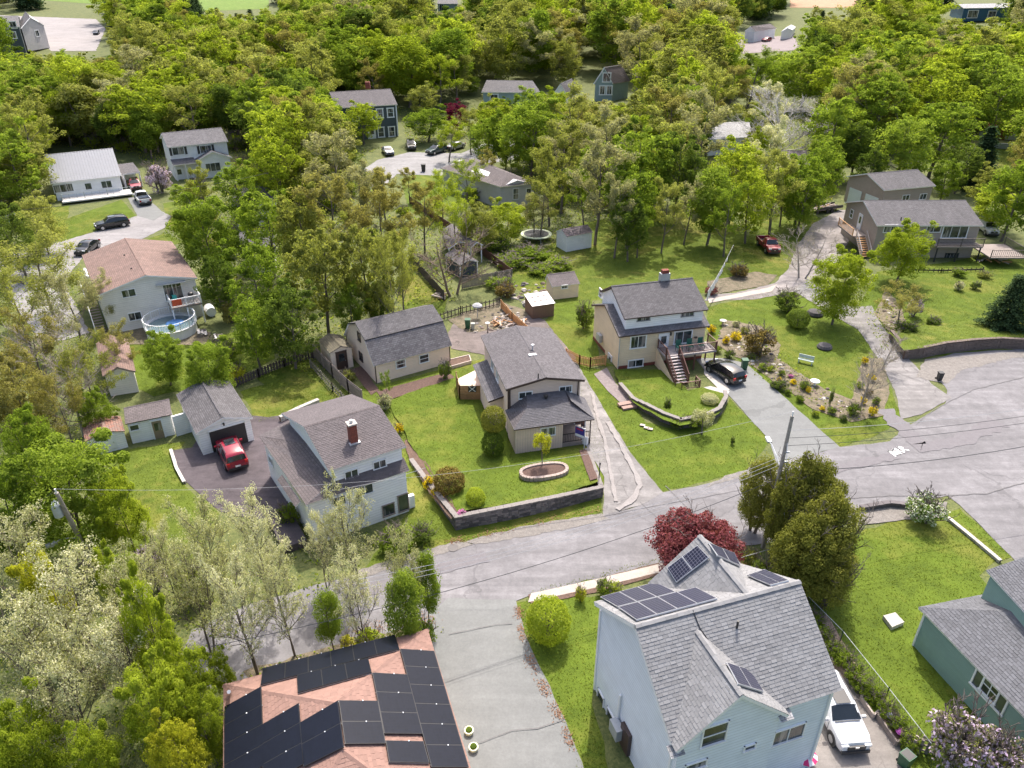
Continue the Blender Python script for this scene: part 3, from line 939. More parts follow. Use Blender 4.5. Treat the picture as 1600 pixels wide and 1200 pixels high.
# side wing along the left wall
b.body(S_TAN, -.85, .3, 2.4, 8.8, 2.55, name='side_wing_wall')
b.roof([[(-1.1, 2.1, 2.6), (.3, 2.1, 3.0), (.3, 9.1, 3.0), (-1.1, 9.1, 2.6)]], R_DARK, BROWN, .14, name='side_wing_roof')
# front extension with its hip roof
fe, f0, rw, h1 = 4.3, -2.76, 6.95, 2.6
b.body(S_TANV, .22, fe, f0 + .3, .35, h1 - .12, name='front_room_wall')
fw = b.walls['front']; b.walls['fr_right'] = b.walls['right']
b.roof([[(0, f0, h1), (rw, f0, h1), (5.2, -1.15, 3.42), (1.5, -1.15, 3.42)], [(rw, f0, h1), (rw, .35, h1), (5.3, .35, 3.9), (5.2, -1.15, 3.42)],
        [(0, .35, h1), (0, f0, h1), (1.5, -1.15, 3.42), (1.9, .35, 3.9)], [(1.5, -1.15, 3.42), (5.2, -1.15, 3.42), (5.3, .35, 3.9), (1.9, .35, 3.9)]], R_MAUVE, BROWN, .16, T_DARK, name='porch_roof')
MB().lathe(b.P(3.4, -.3, 3.68), [(.13, 0), (.13, .25), (.2, .26), (.2, .34), (0.01, .4)], 10).build('roof_vent', DARKM, b.root)
b.win(856, 674, 1.25, .8, fw)
for u in (6.7,):
    for v in (f0 + .25, -.3): MB().bar(b.P(u, v, 0), b.P(u, v, h1 - .1), .09).build('porch_post', BROWN, b.root)
MB().prism([b.P(fe, f0 + .3, 0), b.P(6.8, f0 + .3, 0), b.P(6.8, .35, 0), b.P(fe, .35, 0)], 0, .35).build('porch_floor', WOOD, b.root)
railing(b.root, [b.P(fe, f0 + .35, .35), b.P(6.75, f0 + .35, .35)], .9, DARKM, .14)
b.walls['front'] = main_walls['front']
b.door(905, 672, .9, 1.9, (b.P(0, .32, 0), b.P(w, .32, 0)), REDWD)
for u in (.42, w - .5): pipe(b.root, [b.P(u, .3, ze - .15), b.P(u, .25, 2.9 if u > 1 else 2.7)], .05, BROWN, 'downspout')
MB().box(b.P(.28, .3, 2.4), (.14, .14, 4.8)).build('corner_board', BROWN, b.root)
MB().lathe(plane_hit(832, 546, b.P(w / 2, 0, zr), Vector((0, 0, 1))), [(.06, -.1), (.06, .35), (.16, .36), (.16, .5), (.02, .56)], 10).build('chimney_pipe', ALU, b.root)
MB().box(plane_hit(832, 555, b.P(w / 2, 0, zr - .05), Vector((0, 0, 1))), (.7, .35, .18), b.q[1] - b.q[0]).build('roof_vent', ALU, b.root)
MB().tube([plane_hit(841, 589, b.P(w / 2, 0, zr), Vector((0, 0, 1))) + Vector((0, 0, k)) for k in (-.1, .35)], .05).build('vent_pipe', DARKM, b.root)

# ------------------------------------------------------------ white house with the brick chimney
q = [at(478, 789, 3.85), at(640, 735, 3.85), at(583, 629, 3.85), at(404, 681, 3.85)]
q[2] = q[1] + (q[3] - q[0]); 
b = Bld('white_house', 'white one-and-a-half-storey house with brown roof and red brick chimney, left of the lawn', 'house', q)
w, d = b.w, b.d
b.body(S_WHITE, .25, w - .2, .25, d - .25, 3.7)
lw = dict(b.walls)
u0 = 2.35; v0 = .75; rv = 4.7; zs = 4.5; z2 = 5.7; zr = 6.95; zb = 5.2
# skirt roof round the foot of the upper storey
b.roof([[(0, 0, 3.85), (w, 0, 3.85), (w, v0 + .1, zs), (u0, v0 + .1, zs)], [(0, d, 3.85), (0, 0, 3.85), (u0 + .1, v0, zs + .03), (u0 + .1, rv + 1.0, 4.75)], [(0, d, 3.85), (u0 + .1, rv + 1.0, 4.75), (u0 + .1, d, 4.4)]], R_BROWN, WHITE, .15, T_BROWN, name='lower_roof')
b.body(S_WHITE, u0, w - .15, v0, d - .6, z2 - .12, ('u', rv, zr - .2), 'upper_wall', 3.6, zeb=zb - .12)
uw = dict(b.walls)
r = b.roof([[(u0 - .35, v0 - .3, z2 - .05), (w + .1, v0 - .3, z2 - .05), (w + .1, rv, zr), (u0 - .35, rv, zr)],
            [(u0 - .35, rv, zr), (w + .1, rv, zr), (w + .1, d + .1, zb), (u0 - .35, d + .1, zb)]], R_BROWN, WHITE, .14, T_BROWN)
b.caps(b.P(u0 - .35, rv, zr), b.P(w + .1, rv, zr), R_BROWN, roof=r)
for px, py in ((549, 740), (593, 725)): b.win(px, py, .95, .62, uw['front'])
b.win(570, 765, 1.2, .8, lw['front']); b.win(530, 782, .9, .8, lw['front'])
b.win(607, 796, .9, 1.0, lw['front'], 1, 1, WOOD); b.win(630, 785, .8, 1.5, lw['front'], 1, 1, WOOD)
o_ = b.P(0, 0, 0)
cp = plane_hit(552, 686, b.P(u0, rv - 1.6, zr - .6), Vector((0, 0, 1)))
dirx = (b.q[1] - b.q[0]).normalized()
BRICK = shingle('red_brick', (.26, .07, .045), (.2, .055, .04), .22, .08, .008, .2)
ch = MB().box(cp + Vector((0, 0, .35)), (.55, .55, 1.9), dirx).build('chimney', BRICK, b.root)
MB().box(cp + Vector((0, 0, 1.34)), (.68, .68, .1), dirx).build('chimney_cap', CONC, ch)
MB().lathe(cp + Vector((0, 0, 1.38)), [(.13, 0), (.13, .22)], 8).build('flue', ALU, ch)
MB().box(cp + Vector((0, 0, -.22)), (.8, .8, .14), dirx).build('flashing', ALU, ch)
MB().box(b.P(w + .2, .6, .6), (.45, .3, 1.1), dirx).build('oil_tank', WHITE, b.root)
MB().box(b.P(-1.0, 2.2, .3), (1.7, 3.6, .6), dirx).build('side_step', ASPHD, b.root)
# small porch gable on the left
b.roof([[(-.1, .9, 3.6), (-.1, 4.6, 3.6), (-.5, 4.6, 3.3), (-.5, .9, 3.3)]], R_BROWN, WHITE, .1, name='eave_board')
pipe(b.root, [at(479, 789, 3.7), at(490, 853, 0)], .05, WHITE, 'downspout')
b.walls['left'] = lw['left']
for px, py in ((424, 720),): b.win(px, py, .9, .7, lw['left'])

# ------------------------------------------------------------ garage and sheds on the left
b = Bld('garage', 'white garage with grey gable roof and an open dark door behind the red car', 'garage', rect(-25.76, 51.01, 32.8, 4.64, 7.52))
gable(b, S_WHITE, R_GREY, WHITE, 2.35, 3.15, 'v', .2)
p, dd, nn = b.on(358, 684, 'front')
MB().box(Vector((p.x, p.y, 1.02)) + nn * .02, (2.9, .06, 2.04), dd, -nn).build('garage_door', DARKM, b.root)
MB().box(Vector((p.x, p.y, 2.1)) + nn * .04, (3.1, .08, .1), dd, -nn).build('door_frame', WHITE, b.root)
MB().box(b.on(349, 662, 'front')[0] + nn * .1, (.12, .2, .2), dd, -nn).build('lamp', DARKM, b.root)
MB().box(b.P(b.w / 2, 4, 3.18), (.2, 7.0, .05), b.q[1] - b.q[0]).build('ridge_strip', R_GREY, b.root)
q = [at(195, 661, 2.2), at(268, 646, 2.2)]
nrm = Vector((-(q[1] - q[0]).y, (q[1] - q[0]).x, 0)).normalized()
q = [q[0], q[1], q[1] + nrm * 2.9, q[0] + nrm * 2.9]
b = Bld('white_shed', 'white shed with brown door and worn flat roof against the white garage', 'shed', q)
gable(b, S_WHITE2, R_BROWN, DARKM, 2.1, 2.55, 'u', .12, rpos=2.0, th=.1)
b.win(210, 668, .7, .55, 'front', 1, 1)
b.door(247, 671, .75, 1.75, 'front', plain('brown_storm_door', (.25, .19, .13)), True, WHITE)
q = [at(268, 650, 2.1), at(292, 643, 2.1)]
q = [q[0], q[1], q[1] + nrm * .2, q[0] + nrm * .2]
b2 = MB().prism([(p.x, p.y) for p in q], 0, 2.0)
single(b2, 'board_fence', S_WHITE2, 'short white board fence closing the gap between the white shed and the garage', 'fence')
b = Bld('low_shed', 'low white shed with rusty brown gable roof, leftmost of the small sheds', 'shed', rect(-34.93, 50.94, 31.45, 3.0, 2.8))
gable(b, S_WHITE2, shingle('rusty_shingle', (.24, .11, .08), (.2, .14, .12)), WOOD, 1.65, 2.15, 'v', .1, th=.08)
b.door(168, 692, 1.2, 1.3, 'front', WHITE, False)

# ------------------------------------------------------------ gambrel barn
b = Bld('gambrel_barn', 'cream barn with dark grey gambrel roof behind the green lawn', 'barn', rect(-13.25, 63.22, 31.6, 8.45, 8.05))
w, d = b.w, b.d; ze, z2, zr, v2 = 2.15, 4.1, 5.05, 1.75; i = .2
mb = MB(); P = b.P
prof = [(i, ze), (v2 + .05, z2 - .2), (d / 2, zr - .22), (d - v2 - .05, z2 - .2), (d - i, ze)]
mb.poly([P(i, i, -.2), P(w - i, i, -.2), P(w - i, i, ze), P(i, i, ze)])
mb.poly([P(w - i, i, -.2), P(w - i, d - i, -.2)] + [P(w - i, v, z) for v, z in prof[::-1]])
mb.poly([P(i, d - i, -.2), P(i, i, -.2)] + [P(i, v, z) for v, z in prof])
mb.poly([P(w - i, d - i, -.2), P(i, d - i, -.2), P(i, d - i, ze), P(w - i, d - i, ze)])
mb.build('wall', S_CREAM, b.root)
b.walls = {'front': (P(i, i, 0), P(w - i, i, 0)), 'left': (P(i, d - i, 0), P(i, i, 0))}
r = b.roof([[(0, v2, z2), (w, v2, z2), (w, d / 2, zr), (0, d / 2, zr)], [(0, d / 2, zr), (w, d / 2, zr), (w, d - v2, z2), (0, d - v2, z2)]], R_GREY, DARKM, .12)
b.roof([[(0, -.05, ze - .1), (w, -.05, ze - .1), (w, v2 + .02, z2 - .09), (0, v2 + .02, z2 - .09)], [(0, d - v2 - .02, z2 - .09), (w, d - v2 - .02, z2 - .09), (w, d, ze - .1), (0, d, ze - .1)]], R_DARK, WHITE, .12, name='lower_roof')
for px, py in ((626, 568.5), (662.5, 560)): b.win(px, py, 1.0, .85, 'front', 1, 2)
b.win(564.5, 557, .85, .9, 'left', 1, 2, BROWN); b.win(561.5, 526, .7, .9, 'left', 1, 1, BROWN)
b.corner_boards(BROWN, i, w - i, i, d - i, ze - .1, .08)
q = [at(515, 551, 2.25), at(551, 542, 2.25)]
nrm = Vector((-(q[1] - q[0]).y, (q[1] - q[0]).x, 0)).normalized()
b = Bld('lean_shed', 'small cream shed with mossy gable roof and brown door against the barn end', 'shed', [q[0], q[1], q[1] + nrm * 3.4, q[0] + nrm * 3.4])
gable(b, S_CREAM, shingle('mossy_brown_shingle', (.15, .13, .09), (.1, .09, .065)), WOOD, 2.2, 2.65, 'v', .1, th=.09)
b.door(534, 563, .95, 1.9, 'front', plain('dark_brown_door', (.06, .035, .03)), True, BROWN)

# ------------------------------------------------------------ beige house with the white upper storey and red stairs
b = Bld('beige_house', 'beige house with a white upper storey and dark red front stairs and balcony', 'house', rect(10.46, 65.94, 14.72, 9.83, 7.9))
E_ = b
w, d = b.w, b.d; h1 = 3.85; rv = 4.2; hs = 5.5
b.body(S_BEIGE, .3, w - .3, .35, d - .3, h1 + .1, ('u', rv, hs - .15))
lw = dict(b.walls)
r = b.roof([[(0, 0, h1), (w, 0, h1), (w, rv, hs), (0, rv, hs)], [(0, rv, hs), (w, rv, hs), (w, d, h1 + .1), (0, d, h1 + .1)]], R_DARK, BROWN, .18, name='lower_roof')
u0, v0 = .95, .8
b.body(S_WHITE, u0, w - .55, v0, d - .7, 5.5, ('u', 4.55, 7.05), 'upper_wall', 3.9)
uw = dict(b.walls)
r = b.roof([[(.68, .5, 5.45), (w - .15, .5, 5.45), (w - .15, 4.55, 7.3), (.68, 4.55, 7.3)], [(.68, 4.55, 7.3), (w - .15, 4.55, 7.3), (w - .15, d - .4, 5.6), (.68, d - .4, 5.6)]], R_GREY, BROWN, .16)
b.caps(b.P(.68, 4.55, 7.3), b.P(w - .15, 4.55, 7.3), R_GREY, roof=r)
for px, py in ((1005.5, 497.5), (1074, 490.5)): b.win(px, py, 1.35, .5, uw['front'], 3, 1, plain('grey_window_frame', (.3, .3, .31)))
b.win(939, 458, .8, .9, uw['left'], 1, 2, WHITE)
b.win(997, 534, 1.65, 1.35, lw['front'], 2, 1, WHITE, cas=.12)
b.win(1067, 526.5, 1.9, 1.4, lw['front'], 2, 1, WHITE, cas=.12)
b.win(993, 567.5, 1.6, .8, lw['front'], 2, 1, WHITE, cas=.1)
b.door(1036, 536, .95, 2.0, lw['front'])
b.door(953, 568, .85, 1.95, lw['left'])
MB().box(b.on(1048, 521, lw['front'])[0] - Vector((0, .1, 0)), (.15, .2, .3)).build('porch_lamp', DARKM, b.root)
MB().prism([b.P(.32, .34, 0), b.P(w - .3, .34, 0), b.P(w - .3, d - .3, 0), b.P(.28, d - .3, 0)], -.1, .35).build('brick_base', BRICK, b.root)
MB().box(b.P(6.6, 4.75, 7.6), (1.0, .6, .9), b.q[1] - b.q[0]).build('chimney', GALV, b.root)
MB().box(b.P(6.6, 4.75, 8.15), (.7, .5, .5), b.q[1] - b.q[0]).build('chimney_top', BRICK, b.root)
MB().box(b.P(.05, 5.2, 1.3), (.35, .9, .8), b.q[1] - b.q[0]).build('heat_pump', GALV, b.root)
pipe(b.root, [b.P(.25, .3, h1 - .1), b.P(.25, .28, .2)], .05, GALV, 'downspout')
for u in (7.6,): MB().lathe(b.P(u + .9, .25, 2.6), [(.2, 0), (.2, .06)], 10).build('wall_clock', BROWN, b.root)
# balcony deck and stairs
zd = 1.95
MB().prism([b.P(4.35, -1.75, 0), b.P(9.9, -1.75, 0), b.P(9.9, .3, 0), b.P(4.35, .3, 0)], zd - .18, zd).build('balcony_floor', plain('grey_painted_deck', (.33, .29, .29)), b.root)
railing(b.root, [b.P(5.75, -1.7, zd), b.P(9.85, -1.7, zd), b.P(9.85, .2, zd)], .95, REDWD, .14)
railing(b.root, [b.P(4.4, .2, zd), b.P(4.4, -1.7, zd)], .95, REDWD, .14)
for u, v in ((9.8, -1.65), (9.8, .1), (7.6, -1.65)): MB().bar(b.P(u, v, 0), b.P(u, v, zd - .15), .14).build('balcony_post', REDWD, b.root)
ns = 9
for k in range(ns):
    z = zd - .2 * (k + .6); v = -1.75 - .27 * (k + .5)
    c = (b.P(4.5, v, z) + b.P(5.7, v, z)) / 2
    MB().box(c, (1.25, .29, .06), b.q[1] - b.q[0]).build('tread', plain('pale_tread', (.42, .36, .36)), b.root)
for u in (4.42, 5.78):
    MB().bar(b.P(u, -1.75, zd - .15), b.P(u, -4.2, .05), .07, .3).build('stringer', REDWD, b.root)
    railing(b.root, [b.P(u, -1.75, zd - .05), b.P(u, -4.2, .15)], .95, REDWD, .14)
railing(b.root, [b.P(4.3, -4.4, .05), b.P(4.6, -5.2, .05), b.P(6.5, -5.2, .05), b.P(6.5, -4.3, .05)], .8, REDWD, .14)
MB().prism([b.P(4.3, .3, 0), b.P(4.35, .3, 0), b.P(4.35, -4.1, 0), b.P(4.3, -4.1, 0)], 0, [zd, zd, .2, .2]).build('stair_side', S_BEIGE, b.root)
for k in range(7):
    u = 6.0 + k * .52
    pp = b.P(u, -1.2, zd + .02)
chairs_at = [b.P(6.1, -1.0, zd), b.P(7.3, -1.0, zd), b.P(8.5, -1.0, zd)]

# ------------------------------------------------------------ beige house with the dusty pink roof, far left
q = [at(150, 460, 4.9), at(308, 432, 4.9), None, None]
q[3] = at(127, 397, 4.9); q[2] = q[1] + (q[3] - q[0])
b = Bld('pink_roofed_house', 'off-white house with dusty pink roof and a small balcony above the round pool', 'house', q)
N_ = b
w, d = b.w, b.d
gable(b, S_OFFW, R_NPINK, WHITE, 4.75, 6.05, 'v', .25)
b.win(201, 458, 1.35, .85, 'front', 2, 1); b.win(211, 494, 1.3, .9, 'front', 2, 1)
b.win(270.5, 455, 1.9, 2.0, 'front', 2, 1, name='patio_door')
MB().bar(b.on(245, 444.5, 'front')[0] - Vector((0, .3, 0)), b.on(291, 438, 'front')[0] - Vector((0, .3, 0)), .5, .08).build('awning', GALV, b.root)
ua, ub_ = 7.0 / 10.7 * w, w - .3
MB().prism([b.P(ua, -1.7, 0), b.P(ub_, -1.7, 0), b.P(ub_, .25, 0), b.P(ua, .25, 0)], 2.2, 2.4).build('balcony_floor', WOOD, b.root)
railing(b.root, [b.P(ua + .05, .2, 2.4), b.P(ua + .05, -1.65, 2.4), b.P((ua + ub_) / 2, -1.65, 2.4), b.P(ub_ - .05, -1.65, 2.4), b.P(ub_ - .05, .2, 2.4)], .95, WHITE, .14)
for u in (ua + .1, (ua + ub_) / 2, ub_ - .1): MB().bar(b.P(u, -1.6, 0), b.P(u, -1.6, 2.25), .12).build('balcony_post', WHITE, b.root)
for k in range(11):
    MB().box(b.P(-.55, 3.6 - k * .32, 2.2 - k * .2), (1.0, .3, .05), b.q[1] - b.q[0]).build('tread', WOOD, b.root)
railing(b.root, [b.P(-1.05, 9.5, 2.4), b.P(-1.05, 3.8, 2.4), b.P(-1.05, .3, .2)], .95, WHITE, .2)
MB().prism([b.P(-1.1, 3.8, 0), b.P(0, 3.8, 0), b.P(0, 9.6, 0), b.P(-1.1, 9.6, 0)], 2.2, 2.38).build('landing', WOOD, b.root)
for px, py in ((195, 402), (206, 423)): MB().tube([plane_hit(px, py, b.P(w / 3, d / 2, 5.6), Vector((0, 0, 1))) + Vector((0, 0, k)) for k in (-.4, .35)], .08).build('vent_pipe', DARKM, b.root)
MB().tube([b.P(-.2, 6.5, 4.7), b.P(-.2, 9.5, 4.7)], .18).build('awning_roll', WHITE, b.root)
MB().tube([b.P(w + .6, -.6, .6), b.P(w + .6, .9, .6)], .55, 12).build('oil_tank', WHITE, b.root)

q = [at(155, 552, 2.6), at(207, 583, 2.6), at(200, 528, 2.6), at(158, 520, 2.6)]
b = Bld('pink_shed', 'shed with faded pinkish roof half hidden under the olive trees below the pool house', 'shed', [at(160, 588, 2.3), at(212, 580, 2.3), at(200, 530, 2.3), at(150, 536, 2.3)])
gable(b, S_OFFW, R_NPINK, WOOD, 2.3, 3.0, 'v', .2)

# ------------------------------------------------------------ taupe house and its garage, upper right
b = Bld('taupe_house', 'long taupe house with grey gable roof and dark deck on the right hillside', 'house', rect(49.34, 98.45, .3, 14.43, 11.4), z0=0)
O_ = b
r = gable(b, S_TAUPE, R_GREY, WHITE, 4.65, 6.5, 'u', .3)
w, d = b.w, b.d
b.win(1392, 357, 1.9, 1.1, 'front', 2, 1); b.win(1459, 357, 1.9, 1.0, 'front', 2, 1)
b.win(1492, 362, 3.4, 1.75, 'front', 3, 1, cas=.12)
b.win(1331, 334, .9, 1.2, 'left', 1, 2); b.door(1343.5, 348, 1.0, 2.3, 'left', WHITE)
b.win(1486, 402, 1.8, 1.2, 'front', 2, 1, DARKM)
u0 = 8.0
MB().prism([b.P(u0, -1.5, 0), b.P(w - .2, -1.5, 0), b.P(w - .2, .3, 0), b.P(u0, .3, 0)], 2.0, 2.2).build('balcony_floor', WOOD, b.root)
railing(b.root, [b.P(u0, -1.45, 2.2), b.P((u0 + w) / 2, -1.45, 2.2), b.P(w - .2, -1.45, 2.2)], 1.1, plain('dark_stained_wood', (.09, .075, .065)), .16)
for u in (u0 + .2, u0 + 3, w - .4): MB().bar(b.P(u, -1.4, 0), b.P(u, -1.4, 2.0), .14).build('balcony_post', DARKM, b.root)
MB().prism([b.P(w, -3.5, 0), b.P(w + 5, -3.5, 0), b.P(w + 5, 2, 0), b.P(w, 2, 0)], 1.2, 1.35).build('side_deck', WOOD, b.root)
railing(b.root, [b.P(w, -3.4, 1.35), b.P(w + 4.95, -3.4, 1.35), b.P(w + 4.95, 2, 1.35)], 1.0, plain('dark_stained_wood', (.09, .075, .065)), .25)
MB().prism([b.P(-1.9, 2.6, 0), b.P(0.2, 2.6, 0), b.P(.2, 7.8, 0), b.P(-1.9, 7.8, 0)], 2.2, 2.35).build('landing', WOOD, b.root)
for k in range(9): MB().box(b.P(-.7, 2.4 - k * .3, 2.1 - k * .22), (1.3, .3, .06), b.q[1] - b.q[0]).build('tread', CEDAR, b.root)
railing(b.root, [b.P(-1.85, 7.7, 2.35), b.P(-1.85, 2.6, 2.35)], 1.0, CEDAR, .2)
railing(b.root, [b.P(-1.4, 2.4, 2.2), b.P(-1.4, -.3, .2)], 1.0, plain('pale_handrail', (.5, .44, .42)), .25)
railing(b.root, [b.P(-.05, 2.4, 2.2), b.P(-.05, -.3, .2)], 1.0, plain('pale_handrail', (.5, .44, .42)), .25)
MB().tube([b.P(3.6, 1.2, 4.7), b.P(3.6, 1.2, 5.5)], .08).build('vent_pipe', DARKM, b.root)
b = Bld('taupe_garage', 'taupe double garage with two pale doors behind the long taupe house', 'garage', rect(58.88, 118.04, 16.0, 9.92, 9.31), z0=0)
gable(b, S_TAUPE, R_GREY, WHITE, 4.16, 5.7, 'u', .3)
for v in (2.6, 6.6):
    dn = (b.q[0] - b.q[3]).normalized(); nn = Vector((dn.y, -dn.x, 0))
    gd = MB().box(b.P(.3, v, 1.3) + nn * .05, (3.0, .08, 2.5), dn, -nn).build('garage_door', plain('pale_green_door', (.55, .62, .62)), b.root)
b.win(1415, 309, 1.3, .9, 'front', 2, 1); b.win(1442, 307, 1.3, .9, 'front', 2, 1)

# ------------------------------------------------------------ pale blue-white house with solar panels, front
def zP(x, y): return (900 + x * .3083, 830 + y * .3083)
f0 = at(*zP(485, 1085), 6.2)
b = Bld('solar_house', 'large pale blue-white two-storey house with light grey roof and blue-black solar panels, at the bottom', 'house', rect(f0.x, f0.y, 18.4, 9.0, 8.4))
P_ = b
w, d = b.w, b.d; ze, zr, rv = 6.2, 9.3, 4.1; zb = 6.6
b.body(S_BLUEW, .3, w - .3, .3, d - .3, ze, ('u', rv, zr - .25), zeb=zb)
lw = dict(b.walls)
gu = 2.9; gr = 8.75
main_f = [b.P(0, 0, ze), b.P(w, 0, ze), b.P(w, rv, zr), b.P(0, rv, zr)]
main_b = [b.P(0, rv, zr), b.P(w, rv, zr), b.P(w, d, zb), b.P(0, d, zb)]
r = b.roof([main_f, main_b], R_PALE, WHITE, .2, T_PALE, tw=.3, thh=.165)
b.caps(main_f[3], main_f[2], T_PALE, .3, roof=r)
# front cross gable
tv = rv * (gr - ze) / (zr - ze)
gfl = [b.P(0.02, -.35, ze - .02), b.P(gu, -.35, gr), b.P(gu, tv + .05, gr), b.P(.02, 0.0, ze - .0)]
gfr = [b.P(gu, -.35, gr), b.P(5.8, -.35, ze - .02), b.P(5.8, 0.0, ze), b.P(gu, tv + .05, gr)]
r2 = b.roof([gfl, gfr], R_PALE, WHITE, .16, T_PALE, name='gable_roof', tw=.3, thh=.165)
b.caps(gfl[1], gfl[2], T_PALE, .3, roof=r2)
mb = MB()
mb.poly([b.P(.3, -.12, -.3), b.P(5.5, -.12, -.3), b.P(5.5, -.12, ze + .05), b.P(gu, -.12, gr - .2), b.P(.3, -.12, ze + .05)])
mb.poly([b.P(5.5, -.12, -.3), b.P(5.5, .4, -.3), b.P(5.5, .4, ze + .05), b.P(5.5, -.12, ze + .05)])
mb.poly([b.P(.3, .4, -.3), b.P(.3, -.12, -.3), b.P(.3, -.12, ze + .05), b.P(.3, .4, ze + .05)])
mb.poly([b.P(5.5, -.12, ze + .05), b.P(5.5, .6, ze + .05), b.P(gu, .6, gr - .2), b.P(gu, -.12, gr - .2)])
mb.build('gable_wall', S_BLUEW, b.root)
gw = (b.P(.3, -.12, 0), b.P(5.5, -.12, 0))
for u in (0.15, 5.75): b.roof([[(u - .35, -.4, ze - .3), (u + .35, -.4, ze - .3), (u + .35, .1, ze - .1), (u - .35, .1, ze - .1)]], R_PALE, WHITE, .08, name='eave_return')
# rear cross gable
bu = 6.15; br_ = 9.2
tb = d - (d - rv) * (br_ - zb) / (zr - zb)
gbl = [b.P(bu, d + .35, br_), b.P(3.35, d + .35, zb - .02), b.P(3.35, d, zb), b.P(bu, tb, br_)]
gbr = [b.P(8.95, d + .35, zb - .02), b.P(bu, d + .35, br_), b.P(bu, tb, br_), b.P(8.95, d, zb)]
r3 = b.roof([gbl, gbr], R_PALE, WHITE, .16, T_PALE, name='gable_roof', tw=.3, thh=.165)
b.caps(gbl[0], gbl[3], T_PALE, .3, roof=r3)
mb = MB()
mb.poly([b.P(8.7, d + .1, -.3), b.P(3.6, d + .1, -.3), b.P(3.6, d + .1, zb), b.P(bu, d + .1, br_ - .2), b.P(8.7, d + .1, zb)])
mb.poly([b.P(3.6, d + .1, -.3), b.P(3.6, d - .4, -.3), b.P(3.6, d - .4, zb), b.P(3.6, d + .1, zb)])
mb.poly([b.P(8.7, d - .4, -.3), b.P(8.7, d + .1, -.3), b.P(8.7, d + .1, zb), b.P(8.7, d - .4, zb)])
mb.build('gable_wall', S_BLUEW, b.root)
b.walls = lw
b.win(*zP(700, 1027), 1.25, 1.35, gw, 1, 2); b.win(*zP(1075, 1027), 1.75, 1.05, lw['front'], 2, 1)
b.win(*zP(878, 1093), .6, .35, gw, 1, 1); b.win(*zP(605, 1185), 1.1, .5, gw, 1, 1)
b.win(*zP(127, 850), .8, .9, lw['left'], 1, 1); b.win(*zP(175, 945), .8, .9, lw['left'], 1, 1)
pipe(b.root, [b.on(*zP(235, 830), lw['left'])[0] + Vector((-.1, 0, 0)), b.on(*zP(215, 985), lw['left'])[0] + Vector((-.1, 0, 0))], .07, WHITE, 'conduit')
pq = b.on(*zP(222, 1085), lw['left'])
MB().box(Vector((pq[0].x, pq[0].y, 1.0)) + pq[2] * .3, (.85, .45, .8), pq[1], -pq[2]).build('heat_pump', GALV, b.root)
pq = b.on(*zP(255, 1090), lw['left'])
MB().box(Vector((pq[0].x, pq[0].y, 1.0)) + pq[2] * .1, (.9, .2, 1.6), pq[1], -pq[2]).build('meter_box', BROWN, b.root)
b.corner_boards(WHITE, .3, w - .3, .28, d - .3, ze, .14)
panels(b, main_b, [zP(310, 465), zP(720, 355), zP(608, 297), zP(215, 398)], 4, 1, CELL, ALU)
panels(b, main_b, [zP(213, 397), zP(510, 322), zP(405, 270), zP(124, 345)], 3, 1, CELL, ALU)
panels(b, gbl, [zP(515, 265), zP(682, 138), zP(622, 76), zP(468, 190)], 2, 1, CELL, ALU)
panels(b, gbr, [zP(708, 132), zP(825, 185), zP(795, 118), zP(664, 68)], 2, 1, CELL, ALU)
panels(b, main_b, [zP(990, 288), zP(1082, 264), zP(957, 205), zP(868, 235)], 2, 1, CELL, ALU)
panels(b, gfr, [zP(812, 785), zP(942, 825), zP(872, 712), zP(752, 674)], 2, 1, CELL, ALU)
nn = geometry.normal(main_f)
if nn.z < 0: nn = -nn
pv = plane_hit(*zP(815, 490), main_f[0], nn)
MB().tube([pv, pv + Vector((0, 0, .45))], .06).build('vent_pipe', DARKM, b.root)
pipe(b.root, [plane_hit(*zP(x, y), main_f[0], nn, .05) for x, y in ((590, 400), (625, 490), (700, 600), (750, 670))], .025, DARKM, 'conduit', 5)
def step_box(root, c, size, ax, mat, name): return MB().box(c, size, ax).build(name, mat, root)

# ------------------------------------------------------------ pink hip roof covered with black solar panels, bottom
def zQ(x, y): return (330 + x * .275, 960 + y * .275)
ze = 3.0
BL, BR = at(*zQ(70, 400), ze), at(*zQ(1230, 85), ze)
e = (at(*zQ(1475, 873), ze) - BR).normalized()
P1, P2 = at(*zQ(705, 503), 5.3), at(*zQ(762, 764), 5.3)
ax = (BR - BL).normalized(); vv = Vector((ax.y, -ax.x, 0))
wid = (BR - BL).length
eL = (at(349, 1200, ze) - BL).normalized()
FR = BR + e * 13.5; FL = BL + eL * 13.5
rd = (P1 - BL).cross(eL).cross((P1 - BR).cross(e)).normalized()
if rd.y > 0: rd = -rd
P2 = P1 + rd * (P2 - P1).length
b = Bld('pink_hip_roof_house', 'bungalow with faded pink hip roof almost covered by all-black solar panels, at the bottom left', 'house', [FL, FR, BR, BL])
w, d = b.w, b.d
b.body(S_CREAM, .4, w - .4, .4, d - .4, 2.85)
pl = {'back': [BL, P1, BR], 'left': [FL, P2, P1, BL], 'right': [BR, P1, P2, FR], 'front': [FL, FR, P2]}
for k in pl: pl[k] = [Vector(p) for p in pl[k]]
r = b.roof(list(pl.values()), R_PINK, plain('pink_gutter', (.55, .38, .36), .4), .18, None)
al = MB()
for k in pl:
    for tri in ([pl[k]] if len(pl[k]) == 3 else [[pl[k][0], pl[k][1], pl[k][2]], [pl[k][0], pl[k][2], pl[k][3]]]):
        t = tabs(tri, .33, .19); i0 = len(al.v); al.v += t.v; al.f += [tuple(i + i0 for i in f) for f in t.f]
al.build('shingles', T_PINK, r)['kind'] = 'stuff'
for a_, b_ in ((BL, P1), (BR, P1), (P1, P2), (P2, FL), (P2, FR)): b.caps(a_, b_, T_PINK, .3, roof=r)
